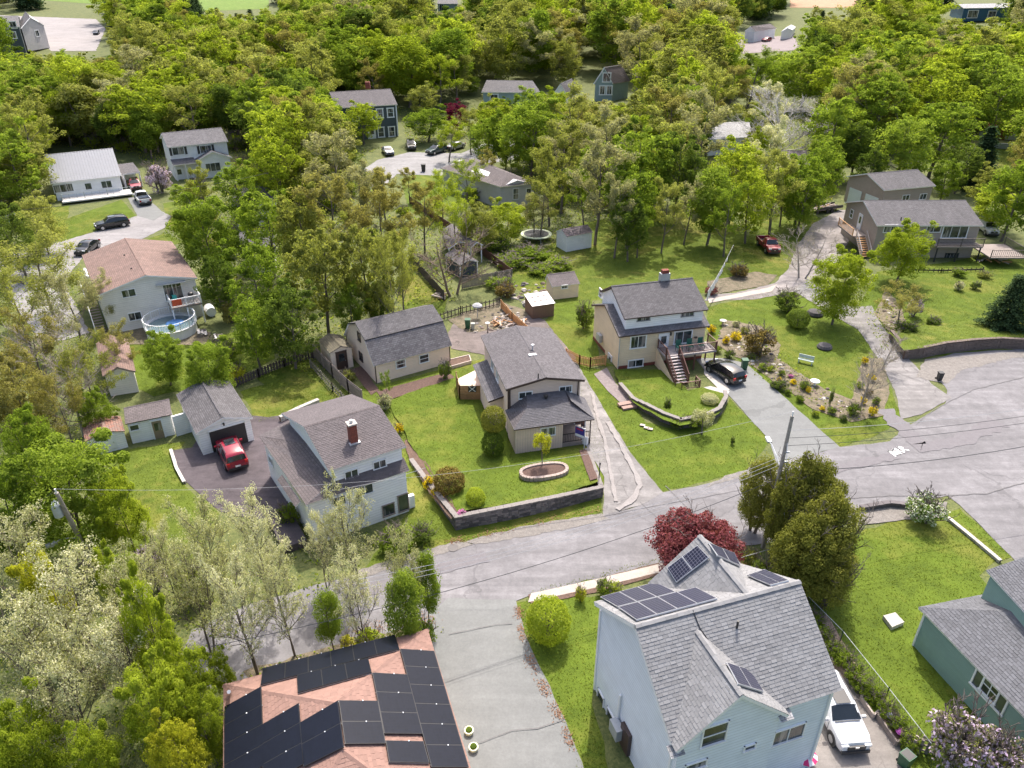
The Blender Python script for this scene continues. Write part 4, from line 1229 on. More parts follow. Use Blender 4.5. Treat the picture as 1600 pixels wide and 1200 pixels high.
def qp(plane, quad, c, rr):
    three = pl[plane][:3] if plane != 'left' else [pl['left'][3], pl['left'][2], pl['left'][1]]
    panels(b, three, [zQ(*p) for p in quad], c, rr, CELLB, BLACKF, True)
qp('back', [(290, 412), (1066, 212), (1040, 130), (302, 318)], 6, 1)
qp('back', [(503, 458), (908, 345), (888, 262), (496, 358)], 3, 1)
qp('left', [(90, 985), (305, 870), (286, 420), (90, 530)], 1, 4)
qp('left', [(312, 980), (530, 860), (500, 515), (300, 632)], 1, 3)
qp('left', [(540, 872), (756, 765), (722, 500), (518, 620)], 1, 2)
qp('right', [(762, 748), (980, 745), (937, 502), (725, 500)], 1, 2)
qp('right', [(985, 688), (1192, 690), (1106, 352), (916, 342)], 1, 3)
qp('right', [(1012, 850), (1228, 855), (1194, 732), (992, 728)], 1, 1)
qp('right', [(1252, 880), (1452, 880), (1257, 218), (1074, 206)], 1, 6)
MB().tube([at(*zQ(100, 440), 3.3), at(*zQ(100, 440), 3.9)], .1).build('vent_pipe', ALU, b.root)

# ------------------------------------------------------------ green house at the right edge
c0 = at(1435, 949, 2.95); c1 = at(1600, 1120, 2.95); e = (c1 - c0).normalized(); c1 = c0 + e * 11
c3 = at(1541, 928, 2.95)
b = Bld('green_house', 'sage green clapboard house with slate grey roof at the right edge', 'house', [c0, c1, c1 + (c3 - c0).normalized() * 10, c0 + (c3 - c0).normalized() * 10])
w, d = b.w, b.d
b.body(S_GREEN, .3, w - .3, .3, d - .3, 2.85)
hipu = 3.2
r = b.roof([[(0, 0, 2.95), (w, 0, 2.95), (w, 4.5, 4.7), (hipu, 4.5, 4.7)], [(0, 0, 2.95), (hipu, 4.5, 4.7), (hipu, 6.5, 4.7), (0, d, 2.95)], [(hipu, 4.5, 4.7), (w, 4.5, 4.7), (w, d, 2.95), (0, d, 2.95), (hipu, 6.5, 4.7)]], R_DARK, WHITE, .16)
al = MB()
for tri in ([b.P(0, 0, 2.95), b.P(w, 0, 2.95), b.P(w, 4.5, 4.7), b.P(hipu, 4.5, 4.7)], [b.P(0, 0, 2.95), b.P(hipu, 4.5, 4.7), b.P(0, d, 2.95)]):
    t = tabs(tri, .3, .18); i0 = len(al.v); al.v += t.v; al.f += [tuple(i + i0 for i in f) for f in t.f]
al.build('shingles', T_BLUE, r)['kind'] = 'stuff'
b.win(1548, 1077, 1.0, 1.15, 'front', 1, 2, cas=.1); b.win(1573, 1107 - 10, .9, 1.15, 'front', 1, 2, cas=.1) if False else b.win(1546.5, 1080, 2.1, 1.2, 'front', 2, 1, cas=.1)
b.corner_boards(WHITE, .3, w - .3, .3, d - .3, 2.8, .12)
MB().box(at(1521, 960, 3.4), (.25, .25, .35)).build('roof_vent', DARKM, b.root)
# taller block behind it
a0 = at(1541, 891, 5.2); a1 = at(1600, 955, 5.2); e2 = (a1 - a0).normalized(); n2 = Vector((-e2.y, e2.x, 0))
mbw = MB().prism([a0 + e2 * .2 + n2 * .2, a0 + e2 * 9, a0 + e2 * 9 + n2 * 7, a0 + e2 * .2 + n2 * 7], -.2, 5.1)
mbw.build('upper_block_wall', S_GREEN, b.root)
b.roof([[a0, a0 + e2 * 9.5, a0 + e2 * 9.5 + n2 * 3.8 + Vector((0, 0, 1.5)), a0 + n2 * 3.8 + Vector((0, 0, 1.5))], [a0 + n2 * 3.8 + Vector((0, 0, 1.5)), a0 + e2 * 9.5 + n2 * 3.8 + Vector((0, 0, 1.5)), a0 + e2 * 9.5 + n2 * 7.6, a0 + n2 * 7.6]], R_DARK, WHITE, .16, T_BLUE, name='upper_roof')

# ------------------------------------------------------------ houses of the upper part
b = Bld('slate_house', 'dark slate two-storey house with white-framed windows and a mauve grey roof, by the parked cars', 'house', rect(-37.5, 167.21, 21.05, 13.43, 12.0))
gable(b, S_SLATE, R_MAUVE, WHITE, 6.6, 9.0, 'u', .3)
for px, py in ((593.5, 177), (610, 176), (577, 180), (556, 182)): b.win(px, py, 1.35, 1.9, 'front', 1, 2, cas=.22)
for px, py in ((595.5, 206.5), (612, 205.5)): b.win(px, py, 1.35, 2.1, 'front', 1, 2, cas=.22)
b.door(581, 209, 1.6, 2.8, 'front', WHITE)
b.corner_boards(WHITE, .3, b.w - .3, .3, b.d - .3, 6.4, .25)
MB().box(b.P(b.w - 4, 11, 9.3), (1, 1, 1.4)).build('chimney', BRICK, b.root)

b = Bld('shuttered_house', 'white two-storey house with dark shutters and a small front gable, beside the lilac', 'house', rect(-62.3, 138.83, 30.16, 10.69, 9.5))
gable(b, S_WHITE2, R_DARK, WHITE, 5.81, 7.5, 'u', .3)
for px, py in ((278.5, 236), (321.5, 233)):
    b.win(px, py, 2.0, 1.3, 'front', 2, 1)
    p, dd, nn = b.on(px, py, 'front')
    for sg in (-1, 1): MB().box(p + dd * sg * 1.3 + nn * .04, (.4, .06, 1.4), dd, -nn).build('shutter', DARKM, b.root)
b.win(333, 261, 2.6, 1.5, (b.P(4.5, -1.2, 0), b.P(10, -1.2, 0)), 3, 1)
mb = MB().prism([b.P(4.3, -1.2, 0), b.P(10.2, -1.2, 0), b.P(10.2, .4, 0), b.P(4.3, .4, 0)], b.z0 - .3, b.z0 + 3.2); mb.build('front_room_wall', S_WHITE2, b.root)
mb = MB().poly([b.P(4.3, -1.2, 3.2), b.P(10.2, -1.2, 3.2), b.P(7.3, -1.2, 4.5)]); mb.build('gable_wall', S_WHITE2, b.root)
b.roof([[(4.0, -1.5, 3.1), (7.3, -1.5, 4.6), (7.3, .4, 4.6), (4.0, .4, 3.1)], [(7.3, -1.5, 4.6), (10.6, -1.5, 3.1), (10.6, .4, 3.1), (7.3, .4, 4.6)], [(.1, -1.5, 2.9), (4.1, -1.5, 2.9), (4.1, .4, 3.6), (.1, .4, 3.6)]], R_DARK, WHITE, .15, name='porch_roof')
b.door(281, 272, 1.2, 2.2, 'front', WHITE)
for u in (.4, 2.2): MB().bar(b.P(u, -1.3, 0), b.P(u, -1.3, 2.85), .15).build('porch_post', WHITE, b.root)

b = Bld('metal_roof_house', 'low white house with ribbed grey metal roof and a long front deck, far left', 'house', rect(-77.49, 125.94, 29.39, 10.9, 13.5))
gable(b, S_WHITE2, R_METAL, WHITE, 2.96, 5.9, 'u', .3, rpos=9.0)
b.win(99, 294, 2.9, 1.3, 'front', 3, 1); b.win(138, 291, 1.0, 1.1, 'front', 1, 1); b.win(166.5, 288, 1.6, 1.2, 'front', 2, 1)
MB().prism([b.P(1, -3.2, 0), b.P(11.8, -3.2, 0), b.P(11.8, .3, 0), b.P(1, .3, 0)], .45, .65).build('deck_floor', plain('pale_deck', (.55, .53, .52)), b.root)
railing(b.root, [b.P(1.1, -3.1, .65), b.P(4.5, -3.1, .65), b.P(8, -3.1, .65), b.P(11.7, -3.1, .65)], .95, GALV, .9)
q = [at(190, 272, 2.7), at(219, 268, 2.7)]; nrm = Vector((-(q[1] - q[0]).y, (q[1] - q[0]).x, 0)).normalized()
b = Bld('carport', 'small carport with grey roof holding a red vehicle beside the metal-roofed house', 'carport', [q[0], q[1], q[1] + nrm * 6.5, q[0] + nrm * 6.5])
b.roof([[(0, 0, 2.6), (b.w, 0, 2.6), (b.w, b.d, 3.0), (0, b.d, 3.0)]], R_GREY, WHITE, .2)
MB().prism([b.P(.1, .2, 0), b.P(.3, .2, 0), b.P(.3, b.d - .2, 0), b.P(.1, b.d - .2, 0)], 0, 2.5).build('wall', S_WHITE2, b.root)
MB().prism([b.P(.1, b.d - .3, 0), b.P(b.w - .1, b.d - .3, 0), b.P(b.w - .1, b.d - .1, 0), b.P(.1, b.d - .1, 0)], 0, 2.7).build('rear_wall', S_WHITE2, b.root)
for u in (.3, b.w - .2): MB().bar(b.P(u, .2, 0), b.P(u, .2, 2.5), .18).build('porch_post', WHITE, b.root)

b = Bld('grey_bungalow', 'pale grey bungalow with worn grey hip roof among trees behind the white shed', 'house', [at(782, 293, 3.6), at(838, 287, 3.6), at(745, 246, 3.6), at(688, 262, 3.6)])
w, d = b.w, b.d
b.body(S_GREY, .3, w - .3, .3, d - .3, 3.5, ('v', w / 2, 4.3))
b.roof([[(0, 0, 3.6), (w / 2, 3, 5.0), (w / 2, d - 3, 5.0), (0, d, 3.6)], [(w / 2, 3, 5.0), (w, 0, 3.6), (w, d, 3.6), (w / 2, d - 3, 5.0)], [(0, 0, 3.6), (w, 0, 3.6), (w / 2, 3, 5.0)], [(0, d, 3.6), (w / 2, d - 3, 5.0), (w, d, 3.6)]], R_BROWN, WHITE, .16)
b.win(806, 303, 1.0, 1.8, 'front', 1, 2); b.win(826, 300, .9, 1.2, 'front', 1, 1)

b = Bld('tiny_white_shed', 'small white shed with dark stained roof at the foot of the wood', 'shed', rect(7.61, 100.89, 28.01, 4.4, 2.92))
gable(b, S_WHITE2, shingle('stained_black_shingle', (.07, .06, .065), (.2, .16, .17)), WHITE, 2.25, 2.95, 'u', .1, th=.1)
b = Bld('cream_garden_shed', 'cream garden shed with grey lean roof behind the brown shed', 'shed', rect(4.82, 83.86, 17.3, 3.6, 2.5))
gable(b, S_BEIGE, R_BROWN, WHITE, 1.75, 2.6, 'u', .12, rpos=2.0, th=.1)
b.win(882, 448, .8, .45, 'front', 1, 1)
b = Bld('brown_shed', 'brown wooden shed with pale plastic roof panels by the cedar fence', 'shed', rect(2.28, 78.25, 19.29, 2.85, 2.68))
b.body(siding('brown_boards', (.16, .10, .075), .2, True), .1, b.w - .1, .1, b.d - .1, 1.6, zeb=2.05)
b.roof([[(0, 0, 1.67), (b.w, 0, 1.67), (b.w, b.d, 2.11), (0, b.d, 2.11)]], plain('pale_plastic_sheet', (.6, .55, .54), .4, var=.2, scale=3), WOOD, .05)
for k in range(1, 4): MB().bar(b.P(b.w * k / 4, .1, 1.72), b.P(b.w * k / 4, b.d - .1, 2.14), .04, .03).build('roof_batten', WOOD, b.root)
for k in range(1, 3): MB().bar(b.P(.1, b.d * k / 3, 1.70 + .44 * k / 3), b.P(b.w - .1, b.d * k / 3, 1.70 + .44 * k / 3), .05, .03).build('roof_batten', WOOD, b.root)

b = Bld('navy_shed', 'navy shed with white trim and grey gable roof inside the fenced yard', 'shed', rect(-6.71, 90.67, 29.11, 2.74, 4.49))
gable(b, S_NAVY, R_MAUVE, WHITE, 1.97, 2.5, 'v', .15, th=.12)
b.corner_boards(WHITE, .15, b.w - .15, .15, b.d - .15, 1.9, .14)
for nm, lab, pxs in (('garden_shelter', 'open garden shelter on white posts behind the navy shed', [(700, 388), (733, 378), (720, 352), (690, 358)]), ('porch_shelter', 'grey-roofed shelter on white posts right of the gnarled tree', [(735, 386), (755, 381), (728, 368), (706, 372)])):
    b = Bld(nm, lab, 'shelter', [at(x, y, 2.6) for x, y in pxs])
    b.roof([[(0, 0, 2.5), (b.w / 2, 0, 3.1), (b.w / 2, b.d, 3.1), (0, b.d, 2.5)], [(b.w / 2, 0, 3.1), (b.w, 0, 2.5), (b.w, b.d, 2.5), (b.w / 2, b.d, 3.1)]], R_MAUVE, WHITE, .14)
    for u in (.2, b.w - .2):
        for v in (.2, b.d - .2): MB().bar(b.P(u, v, 0), b.P(u, v, 2.5), .15).build('post', WHITE, b.root)
    MB().prism([b.P(.3, b.d - .5, 0), b.P(b.w - .3, b.d - .5, 0), b.P(b.w - .3, b.d - .3, 0), b.P(.3, b.d - .3, 0)], 0, 2.4).build('rear_wall', S_NAVY, b.root)

def far_house(name, label, pxs, ze, zr, wall_m, roof_m, axis='u', wins=(), trim=WHITE, cat='house'):
    b = Bld(name, label, cat, [at(x, y, ze) for x, y in pxs])
    gable(b, wall_m, roof_m, trim, ze, zr, axis, .3)
    for x, y, w_, h_, wl in wins: b.win(x, y, w_, h_, wl, 2, 1, cas=.25)
    return b
far_house('blue_apartment_house', 'dark blue-grey apartment building at the top left corner', [(-40, 52), (32, 46), (30, 22), (-40, 26)], 9, 11, S_SLATE, R_GREY, 'u', [(6, 40, 2, 2, 'front'), (20, 39, 2, 2, 'front'), (6, 56, 2, 2, 'front'), (20, 55, 2, 2, 'front')])
far_house('grey_apartment_house', 'pale blue-grey gabled building next to the dark apartment building, top left', [(34, 50), (70, 42), (54, 26), (30, 30)], 7, 10, S_GREY, R_GREY, 'v', [(58, 52, 2, 2, 'front')])
far_house('blue_house', 'deep blue house with pale flat roof at the top right corner', [(1505, 16), (1583, 14), (1580, 3), (1487, 6)], 5, 6, S_BLUE, R_PALE, 'u', [(1520, 22, 5, 3, 'front'), (1550, 22, 4, 2.5, 'front')])
far_house('white_garage_far', 'small white garage with pale doors at the top, above the paved yard', [(1192, 50), (1212, 48), (1206, 38), (1168, 41)], 3.4, 5.2, S_WHITE2, R_BROWN, 'u', cat='garage')['label']if False else None
b = Bld('white_garage', 'small white garage with pale door and brown roof by the far paved yard', 'garage', [at(1163, 50, 3.6), at(1180, 50, 3.6), at(1214, 43, 3.6), at(1192, 42, 3.6)])
b = b and b
gable(b, S_WHITE2, R_BROWN, WHITE, 3.6, 5.2, 'v', .3)
pdr = b.on(1172, 56, 'front'); MB().box(pdr[0] + pdr[2] * .05, (3.0, .1, 2.6), pdr[1], -pdr[2]).build('garage_door', plain('pale_door', (.6, .62, .64)), b.root)
far_house('white_shed_far', 'tiny white roof beside the small white garage at the top', [(1220, 52), (1238, 48), (1244, 40), (1228, 42)], 2.6, 3.6, S_WHITE2, plain('white_metal_roof', (.6, .6, .62)), 'v', cat='shed')
far_house('hip_house', 'grey-roofed green bungalow half hidden behind the purple-leaved tree', [(752, 146), (845, 147), (820, 131), (768, 129)], 3.6, 5.5, S_TEAL, R_GREY, 'u', [(772, 152, 2, 1.5, 'front')])
far_house('pale_gabled_house', 'low white-gabled bungalow beside the teal gabled house', [(865, 147), (885, 147), (905, 136), (880, 135)], 3.4, 5.6, S_WHITE2, R_GREY, 'v')
far_house('teal_gabled_house', 'teal house with a steep white-edged gable standing in the wood', [(927, 132), (958, 132), (985, 126), (955, 125)], 4.2, 8.2, S_TEAL, R_BROWN, 'v', [(948, 121, 2.0, 2.2, 'front'), (941, 141, 1.4, 2.2, 'front'), (952, 141, 1.4, 2.2, 'front')])
far_house('wood_house', 'brown-roofed house glimpsed between tall trees behind the grey bungalow', [(925, 215), (1020, 205), (1015, 184), (925, 192)], 3.4, 5.2, S_OFFW, R_NPINK)
far_house('white_roof_house', 'house with a pale roof glimpsed behind the silver-leaved trees', [(1105, 222), (1175, 216), (1165, 186), (1108, 190)], 3.0, 4.3, S_WHITE2, R_PALE)
far_house('grey_roof_house', 'grey roof glimpsed under the pale bare tree', [(1225, 262), (1290, 258), (1285, 232), (1222, 236)], 3.2, 4.6, S_GREY, R_BROWN)
far_house('left_wood_house', 'grey roof glimpsed between the dense trees left of centre', [(362, 322), (440, 318), (435, 290), (370, 296)], 3.4, 4.8, S_GREY, R_GREY)
far_house('left_wood_house', 'pale house corner glimpsed deep between the left trees', [(375, 395), (430, 390), (430, 360), (378, 365)], 3.2, 4.6, S_OFFW, R_GREY)
far_house('top_house', 'small building glimpsed at the top edge between spruces', [(683, 8), (716, 8), (712, 0), (686, 0)], 5, 6.5, S_TEAL, R_GREY, 'u', [(690, 12, 2, 3, 'front')])
far_house('top_white_building', 'pale flat building at the top edge, right', [(1425, 12), (1450, 12), (1450, 4), (1425, 4)], 5, 6, S_WHITE2, R_PALE)
b = Bld('red_shed', 'dark red shed above stacked grey garden walls, at the right edge', 'shed', [at(1541, 200, 2.6), at(1590, 200, 2.6), at(1580, 186, 2.6), at(1545, 186, 2.6)])
gable(b, siding('dark_red_boards', (.16, .02, .02), .3, True), plain('red_metal_roof', (.25, .02, .03)), DARKM, 2.6, 3.6, 'u', .2)
# ------------------------------------------------------------ trees
def unit(a): return a / np.maximum(1e-9, np.linalg.norm(a, axis=-1, keepdims=True))
def skeleton(rnd, h, rad, first=.25, limbs=8, sub=4, twigs=3, trunk_r=.2, up=.6, lean=.0, multi=1, droop=0.0):
    segs, tips = [], []
    for m in range(multi):
        ang0 = rnd.uniform(0, 6.28)
        off = np.array([math.cos(ang0), math.sin(ang0), 0]) * (0 if multi == 1 else rad * .12)
        p = off.copy(); d = np.array([rnd.uniform(-lean, lean), rnd.uniform(-lean, lean), 1.0])
        if multi > 1: d += off / max(.1, np.linalg.norm(off)) * .25
        n = 7; path = [p.copy()]
        for i in range(n):
            d = unit(d + np.array([rnd.uniform(-.1, .1), rnd.uniform(-.1, .1), .1]))
            p = p + d * h * .86 / n; path.append(p.copy())
        for i in range(n):
            r0 = trunk_r * (1 - i / n) ** .8 + .02; r1 = trunk_r * (1 - (i + 1) / n) ** .8 + .02
            segs.append((path[i], path[i + 1], r0, r1))
        for k in range(limbs):
            t = first + (1 - first) * (k + rnd.random() * .7) / limbs
            f = t * n; i = min(n - 1, int(f)); base = path[i] + (path[i + 1] - path[i]) * (f - i)
            a = ang0 + k * 2.4 + rnd.uniform(-.4, .4)
            L = rad * (1.0 - .55 * max(0, t - .35)) * rnd.uniform(.7, 1.05)
            u = up * rnd.uniform(.6, 1.4)
            d1 = unit(np.array([math.cos(a), math.sin(a), u])); q = base.copy(); rr = trunk_r * .42 * (1.15 - t)
            for s_ in range(3):
                d1 = unit(d1 + np.array([rnd.uniform(-.2, .2), rnd.uniform(-.2, .2), rnd.uniform(-.05, .2) - droop]))
                q2 = q + d1 * L / 3
                segs.append((q, q2, rr * (1 - s_ * .25), rr * (.75 - s_ * .25) + .012))
                if s_ > 0:
                    for j in range(sub // 2 + 1):
                        b = q + (q2 - q) * rnd.random(); d2 = unit(d1 + np.array([rnd.uniform(-1, 1), rnd.uniform(-1, 1), rnd.uniform(-.2, .8) - droop])) 
                        e = b + d2 * L * rnd.uniform(.22, .42); segs.append((b, e, rr * .4 + .008, .012)); tips.append(e)
                        for w in range(twigs):
                            b2 = b + (e - b) * rnd.uniform(.3, 1); d3 = unit(d2 + np.array([rnd.uniform(-1, 1), rnd.uniform(-1, 1), rnd.uniform(-.4, .8) - droop]))
                            e2 = b2 + d3 * L * rnd.uniform(.12, .28); segs.append((b2, e2, .013, .006)); tips.append(e2)
                q = q2
            tips.append(q)
        tips.append(path[-1])
    return segs, np.array(tips)
def wood_mesh(name, segs, n=5, mat=None):
    P0 = np.array([s[0] for s in segs]); P1 = np.array([s[1] for s in segs]); R0 = np.array([s[2] for s in segs]); R1 = np.array([s[3] for s in segs])
    D = unit(P1 - P0); ref = np.where(np.abs(D[:, 2:3]) > .9, np.array([[1., 0, 0]]), np.array([[0, 0, 1.]]))
    X = unit(np.cross(D, ref)); Y = np.cross(D, X)
    V = []
    for k in range(n):
        a = 2 * math.pi * k / n
        V.append(P0 + (X * math.cos(a) + Y * math.sin(a)) * R0[:, None])
    for k in range(n):
        a = 2 * math.pi * k / n
        V.append(P1 + (X * math.cos(a) + Y * math.sin(a)) * R1[:, None])
    V = np.stack(V, 1).reshape(-1, 3)
    base = np.arange(len(segs))[:, None] * 2 * n
    F = np.concatenate([np.concatenate([base + k, base + (k + 1) % n, base + n + (k + 1) % n, base + n + k], 1) for k in range(n)], 0)
    return np_mesh(name, V, F, mat or BARK)
def leaf_mesh(name, C, N, size, rg, mat=None, aspect=.6):
    """folded leaf-clump cards at C facing N"""
    n = len(C)
    T = unit(np.cross(N, rg.normal(size=(n, 3)))); B = np.cross(N, T)
    s = size * rg.uniform(.6, 1.35, (n, 1))
    V = np.stack([C - T * s * .5, C + B * s * aspect * .5 + N * s * .12, C + T * s * .55, C - B * s * aspect * .5 + N * s * .12], 1).reshape(-1, 3)
    F = np.arange(4 * n).reshape(n, 4)
    return np_mesh(name, V, F, mat)
def clump_leaves(centers, crad, count, rg, squash=.75, outward=None):
    k = len(centers)
    idx = rg.integers(0, k, count)
    d = unit(rg.normal(size=(count, 3)))
    r = crad[idx] * rg.uniform(.45, 1.0, count) ** .5 * rg.uniform(.85, 1.15, count)
    C = centers[idx] + d * r[:, None] * np.array([1, 1, squash])
    N = unit(d * .9 + rg.normal(size=(count, 3)) * .55 + np.array([0, 0, .45]))
    return C, N
TREE = {}
def make_variant(key, kind, seed, h, rad, leaves, lsize):
    rnd = random.Random(seed); rg = np.random.default_rng(seed)
    if kind == 'broad':
        segs, tips = skeleton(rnd, h, rad, .25, 9, 3, 1, .2 * h / 12)
        k = 110
        d = unit(rg.normal(size=(k, 3))); rr = rg.uniform(.35, 1.0, k) ** .6
        lob = 1 + .18 * np.sin(3 * np.arctan2(d[:, 1], d[:, 0]) + rnd.uniform(0, 6)) * (1 - np.abs(d[:, 2]))
        zc = h * .56; vz = h * .42
        cen = np.stack([d[:, 0] * rr * rad * .84 * lob, d[:, 1] * rr * rad * .84 * lob, zc + d[:, 2] * rr * vz], 1)
        cen[:, 2] += .1 * h * rg.uniform(-1, 1, k) * .3
        keep = cen[:, 2] > h * .14; cen = cen[keep]
        w = rad * rg.uniform(.10, .28, len(cen))
        tp_ = tips[rg.integers(0, len(tips), 60)] * np.array([1.05, 1.05, 1.03]); cen = np.concatenate([cen, tp_]); w = np.concatenate([w, rad * rg.uniform(.06, .14, 60)])
        C, N = clump_leaves(cen, w, leaves, rg, .7)
    elif kind == 'oval':
        segs, tips = skeleton(rnd, h, rad, .2, 10, 3, 1, .16 * h / 12, up=1.2)
        k = 75
        d = unit(rg.normal(size=(k, 3))); rr = rg.uniform(.4, .95, k) ** .5
        cen = np.stack([d[:, 0] * rr * rad * .8, d[:, 1] * rr * rad * .8, h * .58 + d[:, 2] * rr * h * .38], 1)
        cen[:, :2] *= np.clip(1.15 - .5 * (cen[:, 2:3] / h), .5, 1.1)
        C, N = clump_leaves(cen, rad * rg.uniform(.18, .34, k), leaves, rg, .9)
    elif kind == 'airy':
        segs, tips = skeleton(rnd, h, rad, .25, 10, 5, 3, .15 * h / 10, up=.8, lean=.1)
        C, N = clump_leaves(tips, np.full(len(tips), rad * .11), leaves, rg, .8)
    elif kind == 'blossom':
        segs, tips = skeleton(rnd, h, rad, .2, 11, 7, 3, .13 * h / 10, up=.7, lean=.15, multi=2)
        C, N = clump_leaves(tips, np.full(len(tips), rad * .075), leaves, rg, .9)
    elif kind == 'bare':
        segs, tips = skeleton(rnd, h, rad, .15, 12, 8, 5, .16 * h / 10, up=.45, lean=.2, multi=2)
        C, N = clump_leaves(tips, np.full(len(tips), .15), leaves, rg, 1)
    elif kind == 'spruce':
        segs = [(np.array([0, 0, 0.]), np.array([0, 0, h * .97]), .18, .03)]
        tiers = int(h * 2.6); C = []; N = []
        for t in range(tiers):
            f = t / tiers; z = h * (.06 + .93 * f); L = rad * (1 - f) ** .85 * rnd.uniform(.85, 1.1) + .12
            for k in range(9):
                a = k * .7 + t * 1.1 + rnd.uniform(-.2, .2); Lk = L * rnd.uniform(.75, 1.1)
                e = np.array([math.cos(a) * Lk, math.sin(a) * Lk, z - Lk * .28]); s = np.array([0, 0, z])
                if k % 3 == 0: segs.append((s, e, .03, .01))
                m = max(4, int(leaves / tiers / 9 * (.4 + 1.4 * (1 - f))))
                q = rg.uniform(.15, 1, m) ** .7
                P_ = s + (e - s) * q[:, None] + rg.normal(size=(m, 3)) * np.array([.16, .16, .07]) * (.5 + q[:, None])
                C.append(P_); N.append(unit(rg.normal(size=(m, 3)) * .5 + np.array([math.cos(a) * .3, math.sin(a) * .3, 1.0])))
        C, N = np.concatenate(C), np.concatenate(N)
    elif kind == 'ball':
        segs = [(np.array([0, 0, 0.]), np.array([0, 0, h * .5]), .08, .05)]
        for k in range(8):
            a = k * .8; segs.append((np.array([0, 0, h * .2]), np.array([math.cos(a) * rad * .5, math.sin(a) * rad * .5, h * .65]), .04, .015))
        d = unit(rg.normal(size=(leaves, 3))); bump_ = 1 + .05 * np.sin(d[:, 0] * 9 + seed) * np.sin(d[:, 1] * 8) + .05 * np.sin(d[:, 2] * 11)
        r = rg.uniform(.86, 1.0, leaves) * bump_
        C = np.stack([d[:, 0] * r * rad, d[:, 1] * r * rad, h * .5 + d[:, 2] * r * h * .5], 1)
        C[:, 2] = np.maximum(C[:, 2], .03 * h)
        N = unit(d + rg.normal(size=(leaves, 3)) * .5)
    elif kind == 'bush':
        segs, tips = skeleton(rnd, h, rad, .1, 9, 4, 1, .07, up=.8, multi=3)
        k = 40; d = unit(rg.normal(size=(k, 3))); rr = rg.uniform(.3, .95, k) ** .6
        cen = np.stack([d[:, 0] * rr * rad * .8, d[:, 1] * rr * rad * .8, h * .48 + d[:, 2] * rr * h * .42], 1)
        C, N = clump_leaves(cen, rad * rg.uniform(.15, .3, k), leaves, rg, .8)
        C[:, 2] = np.abs(C[:, 2])
    elif kind == 'cedar':
        segs = [(np.array([0, 0, 0.]), np.array([0, 0, h * .9]), .2, .03)]
        k = 160; z = rg.uniform(.04, .97, k); a = rg.uniform(0, 6.28, k)
        prof = rad * np.sin(np.clip(z * .93 + .07, 0, 1) * math.pi) ** .55 * (1 - z * .25)
        cen = np.stack([np.cos(a) * prof * .82, np.sin(a) * prof * .82, z * h], 1)
        C, N = clump_leaves(cen, rad * rg.uniform(.14, .3, k), leaves, rg, 1.5)
    elif kind == 'full':
        segs, tips = skeleton(rnd, h, rad, .12, 12, 3, 2, .2, up=.9, multi=2)
        k = 150; d = unit(rg.normal(size=(k, 3))); rr = rg.uniform(.35, 1, k) ** .5
        cen = np.stack([d[:, 0] * rr * rad * .84, d[:, 1] * rr * rad * .84, h * .54 + d[:, 2] * rr * h * .42], 1)
        C, N = clump_leaves(cen, rad * rg.uniform(.13, .3, k), leaves, rg, .95)
    elif kind == 'weeping':
        segs, tips = skeleton(rnd, h, rad, .7, 8, 3, 2, .05, up=.5, droop=.35)
        C, N = clump_leaves(np.array([t for t in tips if t[2] > h * .3]), np.full(sum(1 for t in tips if t[2] > h * .3), rad * .25), leaves, rg, 1.2)
    TREE.setdefault(key, []).append((wood_mesh('trunk', segs, 5 if kind not in ('ball',) else 4), leaf_mesh('crown', C, N, lsize, rg), h, rad))

for s_ in range(5): make_variant('broad', 'broad', 10 + s_, 12, 4.4, 11000, .30)
for s_ in range(2): make_variant('oval', 'oval', 20 + s_, 13, 3.6, 10000, .29)
for s_ in range(3): make_variant('airy', 'airy', 30 + s_, 12, 4.2, 8500, .21)
for s_ in range(3): make_variant('spruce', 'spruce', 40 + s_, 12, 2.6, 6500, .36)
for s_ in range(2): make_variant('bare', 'bare', 50 + s_, 9, 4.0, 500, .12)
for s_ in range(3): make_variant('blossom', 'blossom', 60 + s_, 9, 4.0, 8500, .145)
for s_ in range(3): make_variant('near_broad', 'broad', 70 + s_, 9, 4.4, 30000, .19)
for s_ in range(1): make_variant('near_airy', 'airy', 76 + s_, 9, 4.2, 9000, .16)
for s_ in range(2): make_variant('near_oval', 'oval', 80 + s_, 9, 3.4, 14000, .20)
make_variant('ball', 'ball', 90, 2, 1, 5500, .10)
make_variant('ball', 'ball', 91, 2, 1, 5500, .10)
for s_ in range(3): make_variant('bush', 'bush', 93 + s_, 2, 1.2, 2600, .13)
make_variant('near_spruce', 'spruce', 97, 7, 2.6, 16000, .2)
make_variant('cedar', 'cedar', 98, 8, 2.6, 26000, .17)
make_variant('full', 'full', 120, 8, 3, 30000, .16); make_variant('full', 'full', 121, 8, 3, 30000, .16)
make_variant('red_maple', 'bush', 99, 4.6, 3.2, 1, .1); TREE['red_maple'].clear()
def red_maple():
    rnd = random.Random(5); rg = np.random.default_rng(5)
    segs, tips = skeleton(rnd, 4.6, 3.2, .15, 11, 5, 2, .14, up=.5)
    k = 190; d = unit(rg.normal(size=(k, 3))); rr = rg.uniform(.25, 1, k) ** .5
    cen = np.stack([d[:, 0] * rr * 2.8, d[:, 1] * rr * 2.8, 2.6 + d[:, 2] * rr * 1.7], 1)
    C, N = clump_leaves(cen, rg.uniform(.35, .75, k), 36000, rg, .6)
    TREE['red_maple'].append((wood_mesh('trunk', segs), leaf_mesh('crown', C, N, .16, rg), 4.6, 3.2))
red_maple()
make_variant('weeping', 'weeping', 101, 2.2, 1.0, 2500, .1)

